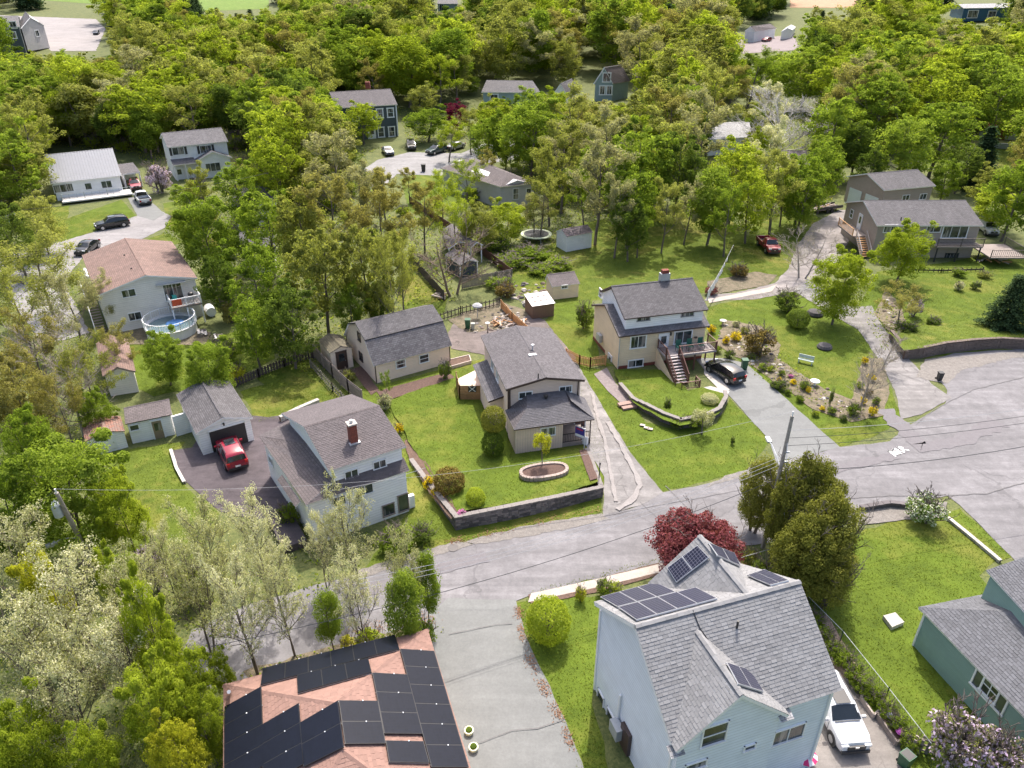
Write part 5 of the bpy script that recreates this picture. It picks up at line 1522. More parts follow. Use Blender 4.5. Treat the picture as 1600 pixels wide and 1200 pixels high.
LIME = leafmat('lime_leaves', [(0.180, 0.225, 0.024), (0.295, 0.360, 0.038), (0.394, 0.450, 0.062)])
GREEN = leafmat('fresh_green_leaves', [(0.115, 0.171, 0.024), (0.205, 0.279, 0.038), (0.295, 0.369, 0.062)])
DEEP = leafmat('deep_green_leaves', [(0.061, 0.099, 0.021), (0.115, 0.167, 0.033), (0.180, 0.234, 0.052)])
OLIVE = leafmat('olive_leaves', [(0.172, 0.184, 0.043), (0.271, 0.288, 0.076), (0.369, 0.378, 0.123)])
RUST = leafmat('rusty_olive_leaves', [(0.180, 0.162, 0.052), (0.279, 0.252, 0.085), (0.361, 0.342, 0.133)])
TANB = leafmat('pale_budding_leaves', [(0.221, 0.211, 0.109), (0.328, 0.315, 0.180), (0.410, 0.405, 0.257)])
SILVER = leafmat('silver_green_leaves', [(.27, .28, .10), (.43, .43, .23), (.66, .64, .46)], .35, .5)
GOLD = leafmat('golden_leaves', [(.26, .28, .03), (.44, .44, .045), (.6, .57, .07)])
MAROON = leafmat('maroon_leaves', [(.12, .03, .04), (.20, .055, .065), (.30, .11, .11)], .3, .5)
PURPLE = leafmat('purple_leaves', [(.10, .015, .045), (.18, .025, .07)])
LILAC = leafmat('lilac_blossom', [(.09, .12, .03), (.12, .155, .04), (.16, .19, .055), (.18, .19, .08), (.26, .23, .17), (.50, .38, .56), (.66, .54, .72)], .3, .7)
SPRUCE = leafmat('spruce_needles', [(.03, .055, .026), (.055, .09, .04), (.09, .13, .055)], .2)
CEDARL = leafmat('cedar_foliage', [(.085, .095, .02), (.165, .175, .035), (.28, .28, .06)], .35, .5)
FORSY = leafmat('yellow_blossom', [(.5, .38, .01), (.75, .58, .01), (.85, .7, .05)], .25)
WHITEB = leafmat('white_flowers_on_green', [(.07, .12, .02), (.11, .18, .03), (.18, .26, .05), (.7, .72, .6)], .25, .8)
PINKB = leafmat('pink_blossom', [(.5, .15, .35), (.7, .3, .55)], .25)
BROWNB = leafmat('bronze_shrub_leaves', [(.09, .06, .02), (.15, .11, .035), (.22, .17, .05)], .2, .5)
COLORS = {'lime': (LIME, 'bright lime green'), 'green': (GREEN, 'fresh green'), 'deep': (DEEP, 'deep green'), 'olive': (OLIVE, 'olive'), 'rust': (RUST, 'rusty olive'),
          'tan': (TANB, 'pale tan'), 'silver': (SILVER, 'silvery'), 'gold': (GOLD, 'golden yellow'), 'maroon': (MAROON, 'maroon'), 'purple': (PURPLE, 'dark purple'),
          'lilac': (LILAC, 'lilac-flowered'), 'spruce': (SPRUCE, 'dark'), 'cedar': (CEDARL, 'yellow-green'), 'forsythia': (FORSY, 'bright yellow'), 'white': (WHITEB, 'white-flowered'),
          'pink': (PINKB, 'pink'), 'bronze': (BROWNB, 'bronze')}
LANDMARKS = [(570, 180, 'the dark slate house'), (305, 245, 'the shuttered white house'), (140, 275, 'the metal-roofed house'), (215, 450, 'the pink-roofed house'),
             (790, 285, 'the grey bungalow'), (950, 125, 'the teal gabled house'), (800, 140, 'the green bungalow'), (1190, 50, 'the small white garage at the top'), (1535, 15, 'the deep blue house'),
             (30, 45, 'the dark apartment building'), (898, 372, 'the tiny white shed'), (728, 410, 'the navy shed'), (625, 530, 'the gambrel barn'), (1400, 285, 'the taupe garage'),
             (1430, 350, 'the long taupe house'), (1565, 195, 'the red shed'), (1200, 385, 'the red pickup'), (1100, 200, 'the pale-roofed house'), (1015, 490, 'the beige house'), (835, 590, 'the mauve tan house'),
             (520, 700, 'the brick-chimneyed white house'), (335, 640, 'the white garage'), (230, 660, 'the white shed'), (120, 820, 'the transformer pole'), (540, 1090, 'the pink hip roof'),
             (1120, 1020, 'the solar-panelled white house'), (1530, 1010, 'the green house'), (1215, 740, 'the leaning utility pole'), (700, 180, 'the purple-leaved tree'), (180, 350, 'the black car on the left street'), (268, 510, 'the round pool'),
             (1300, 330, 'the green garden tractor'), (1240, 190, 'the pale bare tree'), (360, 20, 'the far green meadow'), (120, 60, 'the far street'), (470, 190, 'the great lime maple')]
def where(px, py):
    best = min(LANDMARKS, key=lambda l: math.hypot(px - l[0], (py - l[1]) * 1.2))
    dx, dy = px - best[0], (py - best[1]) * 1.2
    dist = math.hypot(dx, dy)
    a = abs(dx) / (abs(dy) + 1e-6)
    if a > 2.2: rel = 'left of' if dx < 0 else 'right of'
    elif a < .45: rel = 'behind' if dy < 0 else 'in front of'
    else: rel = ('behind and left of' if dx < 0 else 'behind and right of') if dy < 0 else ('before and left of' if dx < 0 else 'before and right of')
    q = 'close ' if dist < 45 else ('' if dist < 110 else 'well ' if dist < 200 else 'far ')
    return q + rel + ' ' + best[2]
TREES_AT = []
def tree(key, color, x, y, h, r, label=None, name=None, cat=None, group=None, z=0.0, wood=None, seed=None):
    rnd = random.Random(seed if seed is not None else int(x * 131 + y * 17))
    tr, cr, H0, R0 = TREE[key][rnd.randrange(len(TREE[key]))]
    mat, cname = COLORS[color]
    kinds = {'spruce': 'spruce_tree', 'near_spruce': 'spruce_tree', 'bare': 'bare_tree', 'blossom': 'blossoming_tree', 'airy': 'budding_tree', 'near_airy': 'budding_tree', 'ball': 'clipped_shrub', 'bush': 'shrub', 'cedar': 'cedar_tree', 'weeping': 'weeping_tree'}
    name = name or kinds.get(key, 'broadleaf_tree')
    cat = cat or ('shrub' if key in ('ball', 'bush') else 'tree')
    root = thing(name, 'x', cat, (x, y, ground(y) + z), group)
    p = pix((x, y, ground(y) + z + h * .6))
    if label is None:
        size = 'tall ' if h > 13 else ('small ' if h < 6 else '')
        label = size + cname + ' ' + name.replace('_', ' ') + ' ' + where(*p)
    root['label'] = label
    rot = rnd.uniform(0, 6.28)
    f = rnd.uniform(.93, 1.07)
    for nm, me in (('trunk', tr), ('crown', cr)):
        o = bpy.data.objects.new(nm, me)
        COL.objects.link(o)
        o.parent = root
        o.rotation_euler = (0, 0, rot)
        o.scale = (r / R0 * f, r / R0 / f, h / H0)
        if nm == 'crown':
            if not me.materials: me.materials.append(mat)
            o.material_slots[0].link = 'OBJECT'
            o.material_slots[0].material = mat
        elif wood or key in ('bare',):
            o.material_slots[0].link = 'OBJECT'
            o.material_slots[0].material = wood or PALEBARK
    TREES_AT.append((x, y, r))
    return root
def tpx(key, color, cx, cy, rpx, h, label=None, **k):
    """crown centre sighted in the photograph, crown radius in photo pixels"""
    p = at(cx, cy, h * .6 + k.get('z', 0))
    r = rpx * depth(p) / FPX
    return tree(key, color, p.x, p.y, h, r, label, **k)
T = tpx
# nearest trees, lower left
T('near_broad', 'green', 105, 770, 95, 9, 'large fresh green broadleaf tree beside the transformer pole')
T('near_broad', 'green', 20, 800, 70, 8.5); T('near_broad', 'lime', 190, 800, 45, 7)
T('near_broad', 'green', 50, 710, 55, 8)
T('near_broad', 'rust', 25, 625, 55, 8.5, 'rusty olive tree at the left edge above the big green tree'); T('near_airy', 'rust', 95, 640, 45, 7)
T('near_airy', 'olive', 60, 420, 75, 10, seed=1); T('near_airy', 'olive', 25, 480, 70, 9); T('near_airy', 'tan', 110, 480, 60, 8); T('near_airy', 'rust', 60, 560, 70, 8); T('near_airy', 'olive', 130, 590, 55, 7)
T('near_airy', 'rust', 180, 545, 35, 5.5); T('bare', 'tan', 40, 560, 75, 8, 'pale bare-limbed tree sprawling at the left edge'); T('near_broad', 'deep', 20, 370, 50, 9); T('bare', 'olive', 110, 620, 55, 7)
T('near_broad', 'olive', 60, 345, 40, 8); T('near_broad', 'green', 150, 640, 30, 4.5); T('near_airy', 'tan', 160, 470, 30, 6)
T('blossom', 'silver', 40, 895, 75, 8); T('blossom', 'silver', 120, 980, 90, 9, 'great silvery blossoming tree filling the lower left'); T('blossom', 'silver', 30, 1020, 85, 9); T('blossom', 'silver', 190, 1040, 75, 8)
T('blossom', 'silver', 110, 1100, 80, 8); T('blossom', 'silver', 210, 960, 55, 8); T('blossom', 'silver', 300, 930, 60, 8.5); T('blossom', 'silver', 330, 855, 52, 8.5, 'silvery blossoming tree beside the dark garage drive')
T('blossom', 'silver', 405, 850, 55, 9); T('blossom', 'silver', 380, 950, 55, 8.5); T('blossom', 'silver', 445, 930, 45, 8); T('blossom', 'silver', 555, 830, 52, 7.5, 'silvery blossoming tree in front of the white house wall', seed=4)
T('blossom', 'silver', 500, 850, 34, 6); T('blossom', 'silver', 560, 930, 40, 7); T('blossom', 'silver', 640, 900, 35, 7.5); T('blossom', 'silver', 265, 880, 35, 6)
T('near_broad', 'gold', 75, 935, 42, 8, 'golden green tree behind the silvery blossoming trees'); T('near_broad', 'lime', 235, 1000, 42, 9.5, 'tall yellow-green tree rising among the silvery blossoming trees'); T('near_broad', 'lime', 285, 1065, 46, 7); T('near_broad', 'lime', 250, 1110, 60, 7.5); T('near_broad', 'lime', 320, 1130, 40, 5.5)
T('near_broad', 'gold', 275, 1190, 48, 6, 'golden yellow tree against the pink hip roof'); T('near_broad', 'lime', 40, 1170, 65, 7); T('near_broad', 'lime', 150, 1190, 45, 6); T('near_broad', 'green', 200, 920, 35, 6)
T('near_broad', 'lime', 345, 1050, 22, 4); T('near_broad', 'lime', 175, 905, 25, 6)
T('near_oval', 'green', 512, 960, 30, 5, 'small fresh green tree above the pink hip roof'); T('near_oval', 'green', 632, 945, 42, 7, 'light green birch standing beside the lower driveway'); T('near_oval', 'green', 665, 905, 28, 6.5); T('bush', 'green', 660, 985, 25, 2.2); T('bush', 'lime', 580, 1000, 30, 2); T('bush', 'gold', 545, 1005, 18, 1.4)
T('bush', 'lilac', 232, 880, 26, 4.0, 'mauve lilac bush below the transformer pole', name='lilac_bush'); T('bush', 'lime', 300, 905, 30, 3); T('bush', 'green', 450, 800, 22, 2); T('bush', 'green', 620, 840, 35, 1.8); T('bush', 'deep', 660, 832, 22, 1.5)
T('near_broad', 'green', 255, 555, 40, 5.5, 'round green tree hiding the near rim of the pool', seed=3); T('near_broad', 'green', 325, 575, 45, 6); T('bush', 'gold', 370, 580, 16, 2); T('bush', 'rust', 358, 485, 22, 2.6, 'yellow-topped bronze shrub right of the pool house')
# middle left wood edge
T('broad', 'lime', 462, 190, 85, 15, 'great bright lime maple left of the dark slate house', seed=2); T('broad', 'lime', 430, 260, 50, 13)
T('near_broad', 'green', 325, 370, 62, 11, 'big fresh green tree right of the pink roof', seed=5); T('broad', 'green', 415, 350, 50, 12); T('broad', 'green', 405, 440, 55, 11); T('broad', 'deep', 450, 500, 50, 9); T('broad', 'green', 395, 510, 40, 8)
T('airy', 'rust', 520, 345, 60, 14); T('airy', 'tan', 530, 265, 60, 14, 'tan budding tree in front of the dark slate house'); T('broad', 'olive', 500, 420, 60, 13); T('airy', 'rust', 590, 350, 55, 13); T('broad', 'olive', 575, 420, 50, 12)
T('airy', 'olive', 625, 420, 35, 11); T('near_airy', 'olive', 610, 445, 40, 11); T('broad', 'deep', 340, 440, 35, 8); T('broad', 'green', 370, 295, 40, 10); T('airy', 'olive', 310, 290, 28, 8); T('airy', 'rust', 660, 330, 40, 10)
T('broad', 'green', 545, 480, 30, 7); T('broad', 'deep', 590, 470, 26, 6); T('bush', 'green', 350, 545, 30, 3); T('broad', 'olive', 470, 360, 50, 13)
T('bush', 'lilac', 245, 272, 24, 5.5, 'large lilac in blossom between the carport and the shuttered house', name='lilac_bush'); T('broad', 'lime', 565, 185, 30, 9); T('broad', 'green', 668, 190, 38, 7, 'round green tree right of the dark slate house'); T('broad', 'purple', 714, 178, 21, 7, 'dark purple-leaved tree by the parked cars'); T('airy', 'olive', 712, 120, 40, 12)
T('near_airy', 'lime', 728, 282, 38, 7, 'lime budding tree in front of the grey bungalow'); T('airy', 'rust', 762, 260, 20, 7); T('near_airy', 'lime', 690, 300, 30, 7); T('near_broad', 'lime', 790, 345, 38, 6); T('near_broad', 'olive', 748, 350, 36, 7); T('near_airy', 'tan', 835, 335, 32, 6)
T('bare', 'lime', 705, 395, 60, 9, 'gnarled half-bare tree standing over the navy shed', wood=plain('gnarled_brown_bark', (.2, .15, .12), .9)); T('near_airy', 'lime', 712, 345, 35, 8.5)
T('bush', 'green', 830, 395, 40, 1.6); T('bush', 'green', 870, 410, 30, 1.2); T('bush', 'green', 800, 405, 35, 1.5); T('bush', 'green', 770, 375, 30, 2.5); T('bush', 'green', 845, 420, 25, 1.2); T('bush', 'deep', 915, 490, 18, 3, 'dark green shrub against the beige house side wall', seed=1); T('bush', 'green', 780, 440, 28, 1.5); T('bush', 'green', 740, 300, 22, 2)
# centre and right of the wood
for cx, cy, r, h, k, c in [(830, 205, 50, 13, 'broad', 'green'), (880, 250, 45, 13, 'airy', 'olive'), (905, 200, 45, 14, 'airy', 'olive'), (860, 280, 40, 11, 'airy', 'olive'), (935, 290, 48, 13, 'airy', 'tan'), (960, 240, 45, 14, 'airy', 'tan'), (1005, 260, 52, 14, 'broad', 'green'), (985, 310, 42, 11, 'broad', 'green'),
                            (1030, 180, 55, 15, 'broad', 'olive'), (1060, 120, 55, 15, 'broad', 'olive'), (1090, 210, 45, 15, 'airy', 'tan'), (1120, 160, 45, 15, 'airy', 'olive'), (1150, 270, 42, 12, 'broad', 'lime'), (1115, 305, 38, 11, 'oval', 'green'), (1175, 310, 35, 10, 'broad', 'lime'), (1215, 290, 42, 11, 'airy', 'olive'),
                            (1200, 240, 35, 12, 'airy', 'silver'), (1255, 285, 40, 10, 'broad', 'green'), (1290, 270, 32, 10, 'broad', 'green'), (1340, 225, 30, 10, 'oval', 'deep'), (1300, 200, 40, 13, 'broad', 'green'), (985, 350, 28, 8, 'broad', 'deep'), (1060, 260, 40, 13, 'broad', 'deep'),
                            (1385, 110, 60, 17, 'broad', 'green'), (1375, 160, 50, 15, 'broad', 'green'), (1460, 150, 55, 15, 'broad', 'lime'), (1440, 105, 50, 15, 'broad', 'lime'), (1470, 205, 50, 13, 'broad', 'green'), (1530, 110, 55, 15, 'broad', 'lime'), (1570, 160, 45, 14, 'broad', 'green'), (1540, 235, 30, 10, 'spruce', 'spruce'),
                            (1505, 255, 30, 8, 'broad', 'deep'), (1590, 300, 45, 11, 'broad', 'green'), (1480, 275, 22, 7, 'broad', 'green'), (1545, 290, 28, 7, 'broad', 'olive'), (1560, 320, 35, 6, 'broad', 'lime'), (1260, 110, 50, 14, 'broad', 'green'), (1310, 130, 42, 13, 'broad', 'lime'), (1415, 225, 45, 12, 'broad', 'green'), (1360, 260, 25, 7, 'broad', 'deep'),
                            (1120, 75, 40, 16, 'broad', 'lime'), (760, 215, 28, 9, 'broad', 'green'), (790, 215, 30, 9, 'broad', 'green'), (1290, 240, 26, 9, 'broad', 'green')]:
    T(k, c, cx, cy, r * 1.15, h * 1.1)
for cx, cy, r, h, k, c in [(1040, 330, 34, 10, 'airy', 'olive'), (1075, 325, 30, 9, 'airy', 'tan'), (1140, 335, 34, 10, 'airy', 'green'), (1228, 300, 32, 9, 'airy', 'lime'), (1255, 310, 36, 9, 'broad', 'green'), (845, 320, 34, 9, 'airy', 'olive'), (915, 300, 32, 10, 'airy', 'green'), (965, 330, 36, 11, 'airy', 'tan'), (1000, 350, 26, 8, 'airy', 'green'),
                            (700, 215, 30, 8, 'airy', 'lime'), (735, 200, 30, 9, 'airy', 'olive'), (775, 185, 34, 10, 'broad', 'lime'), (820, 175, 34, 11, 'airy', 'green'), (860, 170, 30, 10, 'airy', 'lime'), (800, 250, 22, 7, 'airy', 'lime'), (600, 300, 34, 9, 'airy', 'rust'), (560, 310, 40, 11, 'airy', 'tan'), (640, 285, 20, 6, 'airy', 'rust'), (1205, 170, 34, 13, 'airy', 'silver'), (1175, 120, 40, 14, 'airy', 'green')]:
    T(k, c, cx, cy, r, h)
T('bare', 'tan', 1238, 190, 70, 14, 'tall pale bare tree with spreading dead limbs in the upper right wood', wood=plain('bleached_bark', (.5, .47, .45), .9))
T('bare', 'tan', 1290, 185, 45, 9, 'pale leaning dead tree right of the tall bare tree', wood=plain('bleached_bark', (.5, .47, .45), .9))
# gardens on the right
T('near_broad', 'lime', 1415, 388, 46, 7.5, 'dense round lime green tree in front of the long taupe house', seed=7)
T('near_broad', 'lime', 1315, 442, 54, 8.4, 'spreading lime tree with a straight trunk on the garden lawn', seed=8)
T('near_spruce', 'spruce', 1585, 465, 42, 7, 'dark conical spruce on the sloping lawn at the right edge')
T('near_airy', 'rust', 1412, 475, 38, 4.5, 'rusty budding shrub-tree on the bank beside the garden drive'); T('bare', 'tan', 1355, 585, 30, 6, 'thin bare twisted tree beside the garden drive'); T('bare', 'tan', 1262, 390, 38, 6.5, 'thin bare tree beside the upper drive'); T('bare', 'rust', 1385, 545, 24, 4)
T('bush', 'lilac', 1432, 475, 13, 2.6, 'purple lilac shrub on the bank', name='lilac_bush'); T('bush', 'deep', 1415, 510, 22, 1.6); T('bush', 'deep', 1232, 468, 24, 2.6); T('ball', 'deep', 1248, 495, 18, 2.2, 'round dark green clipped shrub on the garden lawn')
T('bush', 'bronze', 1187, 530, 30, 3, 'big bronze-green shrub in the rock garden'); T('bush', 'deep', 1220, 600, 14, 1.0); T('bush', 'green', 1335, 638, 13, 1.2); T('bush', 'maroon', 1112, 452, 12, 1.2); T('bush', 'bronze', 1155, 420, 18, 1.8)
T('bush', 'green', 1500, 425, 14, 1.0); T('bush', 'olive', 1540, 428, 12, .9); T('bush', 'deep', 1525, 445, 10, 1.0); T('bush', 'silver', 1500, 445, 10, 1.2); T('bush', 'deep', 1460, 500, 14, .9)
for cx, cy, dxx, dyy, rr, hh, cc in [(1190, 762, 0, 0, 36, 6.6, 'full'), (1265, 775, 0, 0, 56, 8.8, 'full'), (1292, 830, 0, 0, 60, 7.8, 'full'), (1262, 860, 0, 0, 56, 7.0, 'full'), (1300, 885, 0, 0, 46, 5.5, 'full'), (1236, 800, 0, 0, 42, 7.2, 'full')]:
    T(cc, 'cedar', cx, cy, rr, hh, name='cedar_tree')
T('red_maple', 'maroon', 1090, 848, 78, 4.8, 'spreading maroon maple behind the solar-panelled white house', name='maple_tree')
T('bush', 'deep', 1200, 890, 26, 2.2); T('bush', 'green', 1245, 965, 16, 1.4); T('bush', 'olive', 1172, 870, 16, 1.5); T('bush', 'rust', 1240, 925, 22, 1.4)
T('bush', 'lilac', 1510, 1150, 62, 4.0, 'large lilac bush in blossom at the lower right corner beside the green house', name='lilac_bush', seed=1); T('bush', 'lilac', 1575, 1180, 50, 3.6, 'lilac bush in blossom at the very corner', name='lilac_bush')
T('ball', 'lime', 857, 964, 36, 3.0, 'big round lime green clipped shrub left of the solar-panelled house')
T('bush', 'white', 1450, 790, 33, 2.6, 'white-flowering shrub at the street corner'); T('bush', 'green', 945, 915, 16, 1.3); T('bush', 'lime', 960, 918, 17, 1.1); T('bush', 'gold', 908, 925, 11, 1.3, 'small golden shrub beside the pale sidewalk')
T('ball', 'bronze', 701, 748, 25, 2.0, 'round bronze clipped shrub at the corner of the lawn', z=.5); T('ball', 'lime', 743, 775, 16, 1.5, 'small lime green clipped ball behind the stone wall', z=.7)
T('ball', 'deep', 770, 690, 18, 2.4, 'lower ball of the two-tier dark cypress beside the mauve tan house'); T('ball', 'cedar', 771, 652, 20, 2.4, 'upper feathery ball of the cypress beside the mauve tan house', z=1.9)
T('weeping', 'gold', 848, 695, 15, 3.2, 'little weeping standard tree in the oval stone bed', z=.9); T('weeping', 'silver', 1100, 655, 18, 2.6, 'little grey weeping tree on the sloping lawn')
T('ball', 'silver', 1109, 622, 14, .9, 'low rounded variegated shrub inside the curved stone wall', z=.4); T('bush', 'green', 1085, 655, 20, 1.2); T('bush', 'green', 1060, 658, 16, 1.0); T('bush', 'deep', 1043, 632, 7, 1.4); T('bush', 'deep', 1145, 688, 5, .7)
T('near_airy', 'green', 602, 600, 13, 2.8, 'small round tree at the corner of the barn'); T('bush', 'silver', 601, 625, 16, 1.6); T('bush', 'deep', 695, 575, 12, 2.0)
T('bush', 'bronze', 790, 450, 20, 2.0); T('bush', 'olive', 545, 585, 14, 1.2)
def chain_shrubs():
    for cx, cy, r, h, c, n in [(623, 667, 9, 1.0, 'forsythia', 'yellow forsythia at the upper end of the flower border'), (669, 752, 11, 1.3, 'forsythia', 'yellow forsythia beside the round bronze shrub'), (680, 768, 9, 1.1, 'forsythia', 'middle yellow forsythia of the flower border'), (692, 779, 8, 1.0, 'forsythia', 'lowest yellow forsythia near the stone wall'),
                               (1112, 512, 9, 1.0, 'forsythia', 'yellow shrub beside the beige house corner'), (1150, 523, 11, 1.2, 'forsythia', 'yellow shrub in the middle of the rock garden'), (1135, 530, 8, .9, 'forsythia', 'small yellow shrub left in the rock garden'), (1350, 624, 7, .9, 'forsythia', 'yellow shrub in the garden bed near the thin bare tree'), (1365, 640, 8, 1.1, 'forsythia', 'orange-yellow shrub near the corner of the garden bed'),
                               (1352, 562, 7, .9, 'forsythia', 'yellow shrub under the thin bare tree'), (1362, 588, 8, .9, 'forsythia', 'yellow shrub below the thin bare tree'), (1285, 637, 6, .5, 'forsythia', 'low yellow shrub at the edge of the garden bed'), (1264, 607, 5, .8, 'forsythia', 'small yellow shrub by the garden rocks'), (1218, 592, 5, .6, 'forsythia', 'yellow clump at the lawn edge of the rock garden'), (1240, 596, 7, .6, 'forsythia', 'larger yellow clump in the rock garden'), (1236, 587, 6, .4, 'pink', 'pink flower clump in the rock garden'), (721, 800, 9, .4, 'pink', 'pink flowers on the corner of the stone wall')]:
        T('bush', c, cx, cy, r, h, n, name='flowering_shrub', z=(1.0 if c == 'pink' and cx < 800 else 0))
chain_shrubs()
T('bush', 'green', 1258, 600, 10, 1.0)
for cx, cy, r, h, c in [(1122, 545, 8, .8, 'green'), (1140, 552, 10, .9, 'deep'), (1165, 515, 9, .9, 'olive'), (1205, 575, 8, .7, 'lime'), (1222, 582, 7, .7, 'green'), (1250, 622, 9, .7, 'green'), (1275, 645, 8, .6, 'lime'), (1300, 640, 9, .7, 'green'), (1318, 652, 8, .6, 'deep'), (1345, 600, 8, .8, 'lime'), (1358, 612, 8, .8, 'bronze'), (1370, 625, 8, .8, 'green'), (1232, 612, 7, .6, 'green'), (1210, 600, 8, .6, 'deep'), (1150, 505, 8, .7, 'silver'), (1175, 556, 9, .7, 'green')]:
    nth = ['first', 'second', 'third', 'fourth', 'fifth', 'sixth', 'seventh', 'eighth', 'ninth', 'tenth', 'eleventh', 'twelfth', 'thirteenth', 'fourteenth', 'fifteenth', 'sixteenth'][sorted([1122, 1140, 1165, 1205, 1222, 1250, 1275, 1300, 1318, 1345, 1358, 1370, 1232, 1210, 1150, 1175]).index(cx)]
    T('bush', c, cx, cy, r, h, 'low ' + COLORS[c][1] + ' plant in the rock garden, ' + nth + ' from its left end', group='low plants of the rock garden')
T('bush', 'deep', 1300, 618, 4, 1.8, 'tiny dark upright conifer by the garden rocks'); T('bush', 'green', 1192, 572, 9, .8)
for cx, cy in ((1262, 955), (1275, 972), (1290, 992), (1305, 1012), (1322, 1030), (1338, 1052), (1350, 1068), (1368, 1085), (1388, 1108), (1405, 1130), (1425, 1155)): T('bush', 'green', cx, cy, 20, 1.3, 'green climber on the wire fence between the two lower right gardens', name='climbing_plant', cat='plant', group='climbers on the wire fence')

# ------------------------------------------------------------ the wood behind
def inside(p, poly):
    x, y = p; r = False
    for i in range(len(poly)):
        (x1, y1), (x2, y2) = poly[i - 1], poly[i]
        if (y1 > y) != (y2 > y) and x < (x2 - x1) * (y - y1) / (y2 - y1) + x1: r = not r
    return r
WOODS = [(-500, -59), (2100, -59), (2100, 320), (1640, 330), (1560, 300), (1470, 290), (1440, 262), (1330, 262), (1300, 320), (1240, 335), (1190, 345), (1160, 335), (1130, 300), (1090, 280), (1060, 310), (1010, 345), (930, 350), (850, 340), (848, 300), (780, 230), (740, 220), (690, 210), (640, 235), (560, 260), (590, 300),
         (640, 300), (640, 420), (600, 480), (500, 490), (420, 500), (340, 490), (320, 420), (262, 300), (240, 275), (215, 245), (70, 225), (60, 330), (-500, 400)]
CLEAR = [[(500, 225), (505, 188), (625, 180), (640, 240)], [(590, 300), (570, 240), (740, 215), (830, 220), (810, 250), (690, 350), (640, 330)], [(60, 330), (70, 268), (225, 262), (270, 330)], [(250, 300), (248, 250), (365, 240), (380, 300)], [(745, 172), (745, 150), (905, 150), (905, 160)], [(922, 162), (922, 138), (1000, 135), (1000, 158)],
         [(1140, 95), (1150, 45), (1260, 40), (1260, 90)], [(1470, 40), (1480, -5), (1600, -5), (1600, 45)], [(-80, 95), (-80, 12), (170, 22), (170, 92)], [(60, 20), (60, -8), (430, -8), (430, 14)], [(1230, 14), (1230, -8), (1360, -8), (1360, 14)], [(670, 20), (670, -4), (730, -4), (730, 20)], [(1400, 25), (1400, 0), (1460, 0), (1460, 25)],
         [(1300, 320), (1300, 255), (1480, 255), (1560, 330)], [(1430, 265), (1440, 215), (1640, 205), (1640, 265)], [(680, 340), (680, 245), (760, 235), (850, 300), (848, 340)], [(1040, 340), (1040, 270), (1130, 250), (1160, 335)], [(1215, 270), (1215, 235), (1300, 235), (1300, 270)], [(1120, 240), (1120, 190), (1170, 190), (1170, 235)], [(915, 235), (915, 195), (1030, 190), (1030, 230)]]
KEEP = [(545, 142, 628, 220), (600, 228, 720, 252), (590, 250, 690, 268), (74, 234, 222, 325), (250, 208, 360, 285), (80, 310, 250, 400), (125, 390, 312, 520), (745, 255, 838, 325), (925, 107, 962, 148), (755, 128, 843, 150), (866, 132, 900, 148), (1162, 40, 1245, 80), (1486, 3, 1583, 30), (0, 22, 70, 78), (78, 46, 158, 82), (870, 350, 928, 396),
        (1318, 264, 1462, 315), (1312, 312, 1534, 414), (1540, 188, 1598, 240), (310, 0, 420, 9), (1242, 0, 1345, 9), (1225, 100, 1290, 230), (1140, 170, 1160, 225), (682, 0, 716, 8), (695, 160, 735, 200)]
far_pts = []
cands = []
r_ = random.Random(3)
y = 122.0
while y < 455:
    sp = 5.9 if y < 180 else (7.6 if y < 240 else (9.6 if y < 320 else 12.0))
    half = y * .80 + 15
    x = -half
    while x < half:
        cands.append((x + r_.uniform(-.4, .4) * sp, y + r_.uniform(-.4, .4) * sp, sp))
        x += sp
    y += sp * .92
picked = []
for x, y, sp in cands:
    base = pix((x, y, ground(y)))
    if not inside(base, WOODS) or any(inside(base, c) for c in CLEAR): continue
    if any((x - a) ** 2 + (y - b_) ** 2 < (2.6 + .35 * rr) ** 2 for a, b_, rr in TREES_AT): continue
    px, py = base
    far_k = 1 + min(.75, max(0, (y - 150) / 170))
    top = (9 + 7 * r_.random() ** 1.3) * (1 + (far_k - 1) * .75)
    rad = top * r_.uniform(.36, .52)
    u = r_.random()
    conif = .02
    if (280 < px < 660 and py < 75): conif = .75
    elif (1180 < px < 1300 and 40 < py < 130) or (1330 < px < 1500 and py < 55): conif = .6
    elif py < 45: conif = .4
    elif (150 < px < 260 and py < 60): conif = .3
    if py > 120: conif = 0
    if u < conif: key, col = 'spruce', 'spruce'; top *= 1.35; rad = top * .24
    else:
        key = r_.choice(['broad', 'broad', 'broad', 'oval', 'airy', 'airy'])
        col = r_.choice(['green', 'green', 'lime', 'olive', 'deep', 'lime', 'green', 'olive'] if key != 'airy' else ['olive', 'tan', 'rust', 'olive', 'lime'])
        if 860 < px < 1100 and 100 < py < 330 and r_.random() < .5: key, col = 'airy', r_.choice(['tan', 'olive', 'rust'])
    tp = pix((x, y, ground(y) + top)); rp = rad * FPX / depth((x, y, ground(y) + top * .6))
    bx = (tp[0] - rp * .8, tp[1], tp[0] + rp * .8, base[1] - (base[1] - tp[1]) * .1)
    if any(bx[0] < k[2] and bx[2] > k[0] and bx[1] < k[3] and bx[3] > k[1] and base[1] > k[1] + .4 * (k[3] - k[1]) for k in KEEP): 
        # a lower one may still fit in front of a wall
        top *= .45; rad *= .55; key = 'broad' if key != 'spruce' else key
        tp = pix((x, y, ground(y) + top)); rp = rad * FPX / depth((x, y, ground(y) + top * .6))
        bx = (tp[0] - rp, tp[1], tp[0] + rp, base[1])
        if any(bx[0] < k[2] and bx[2] > k[0] and bx[1] < k[3] and bx[3] > k[1] and base[1] > k[1] + .4 * (k[3] - k[1]) for k in KEEP): continue
    inview = -60 < tp[0] < 1660 and base[1] > -20
    picked.append((y if inview else y + 1000, x, y, top, rad, key, col))
picked.sort()
print('wood trees', len(picked))
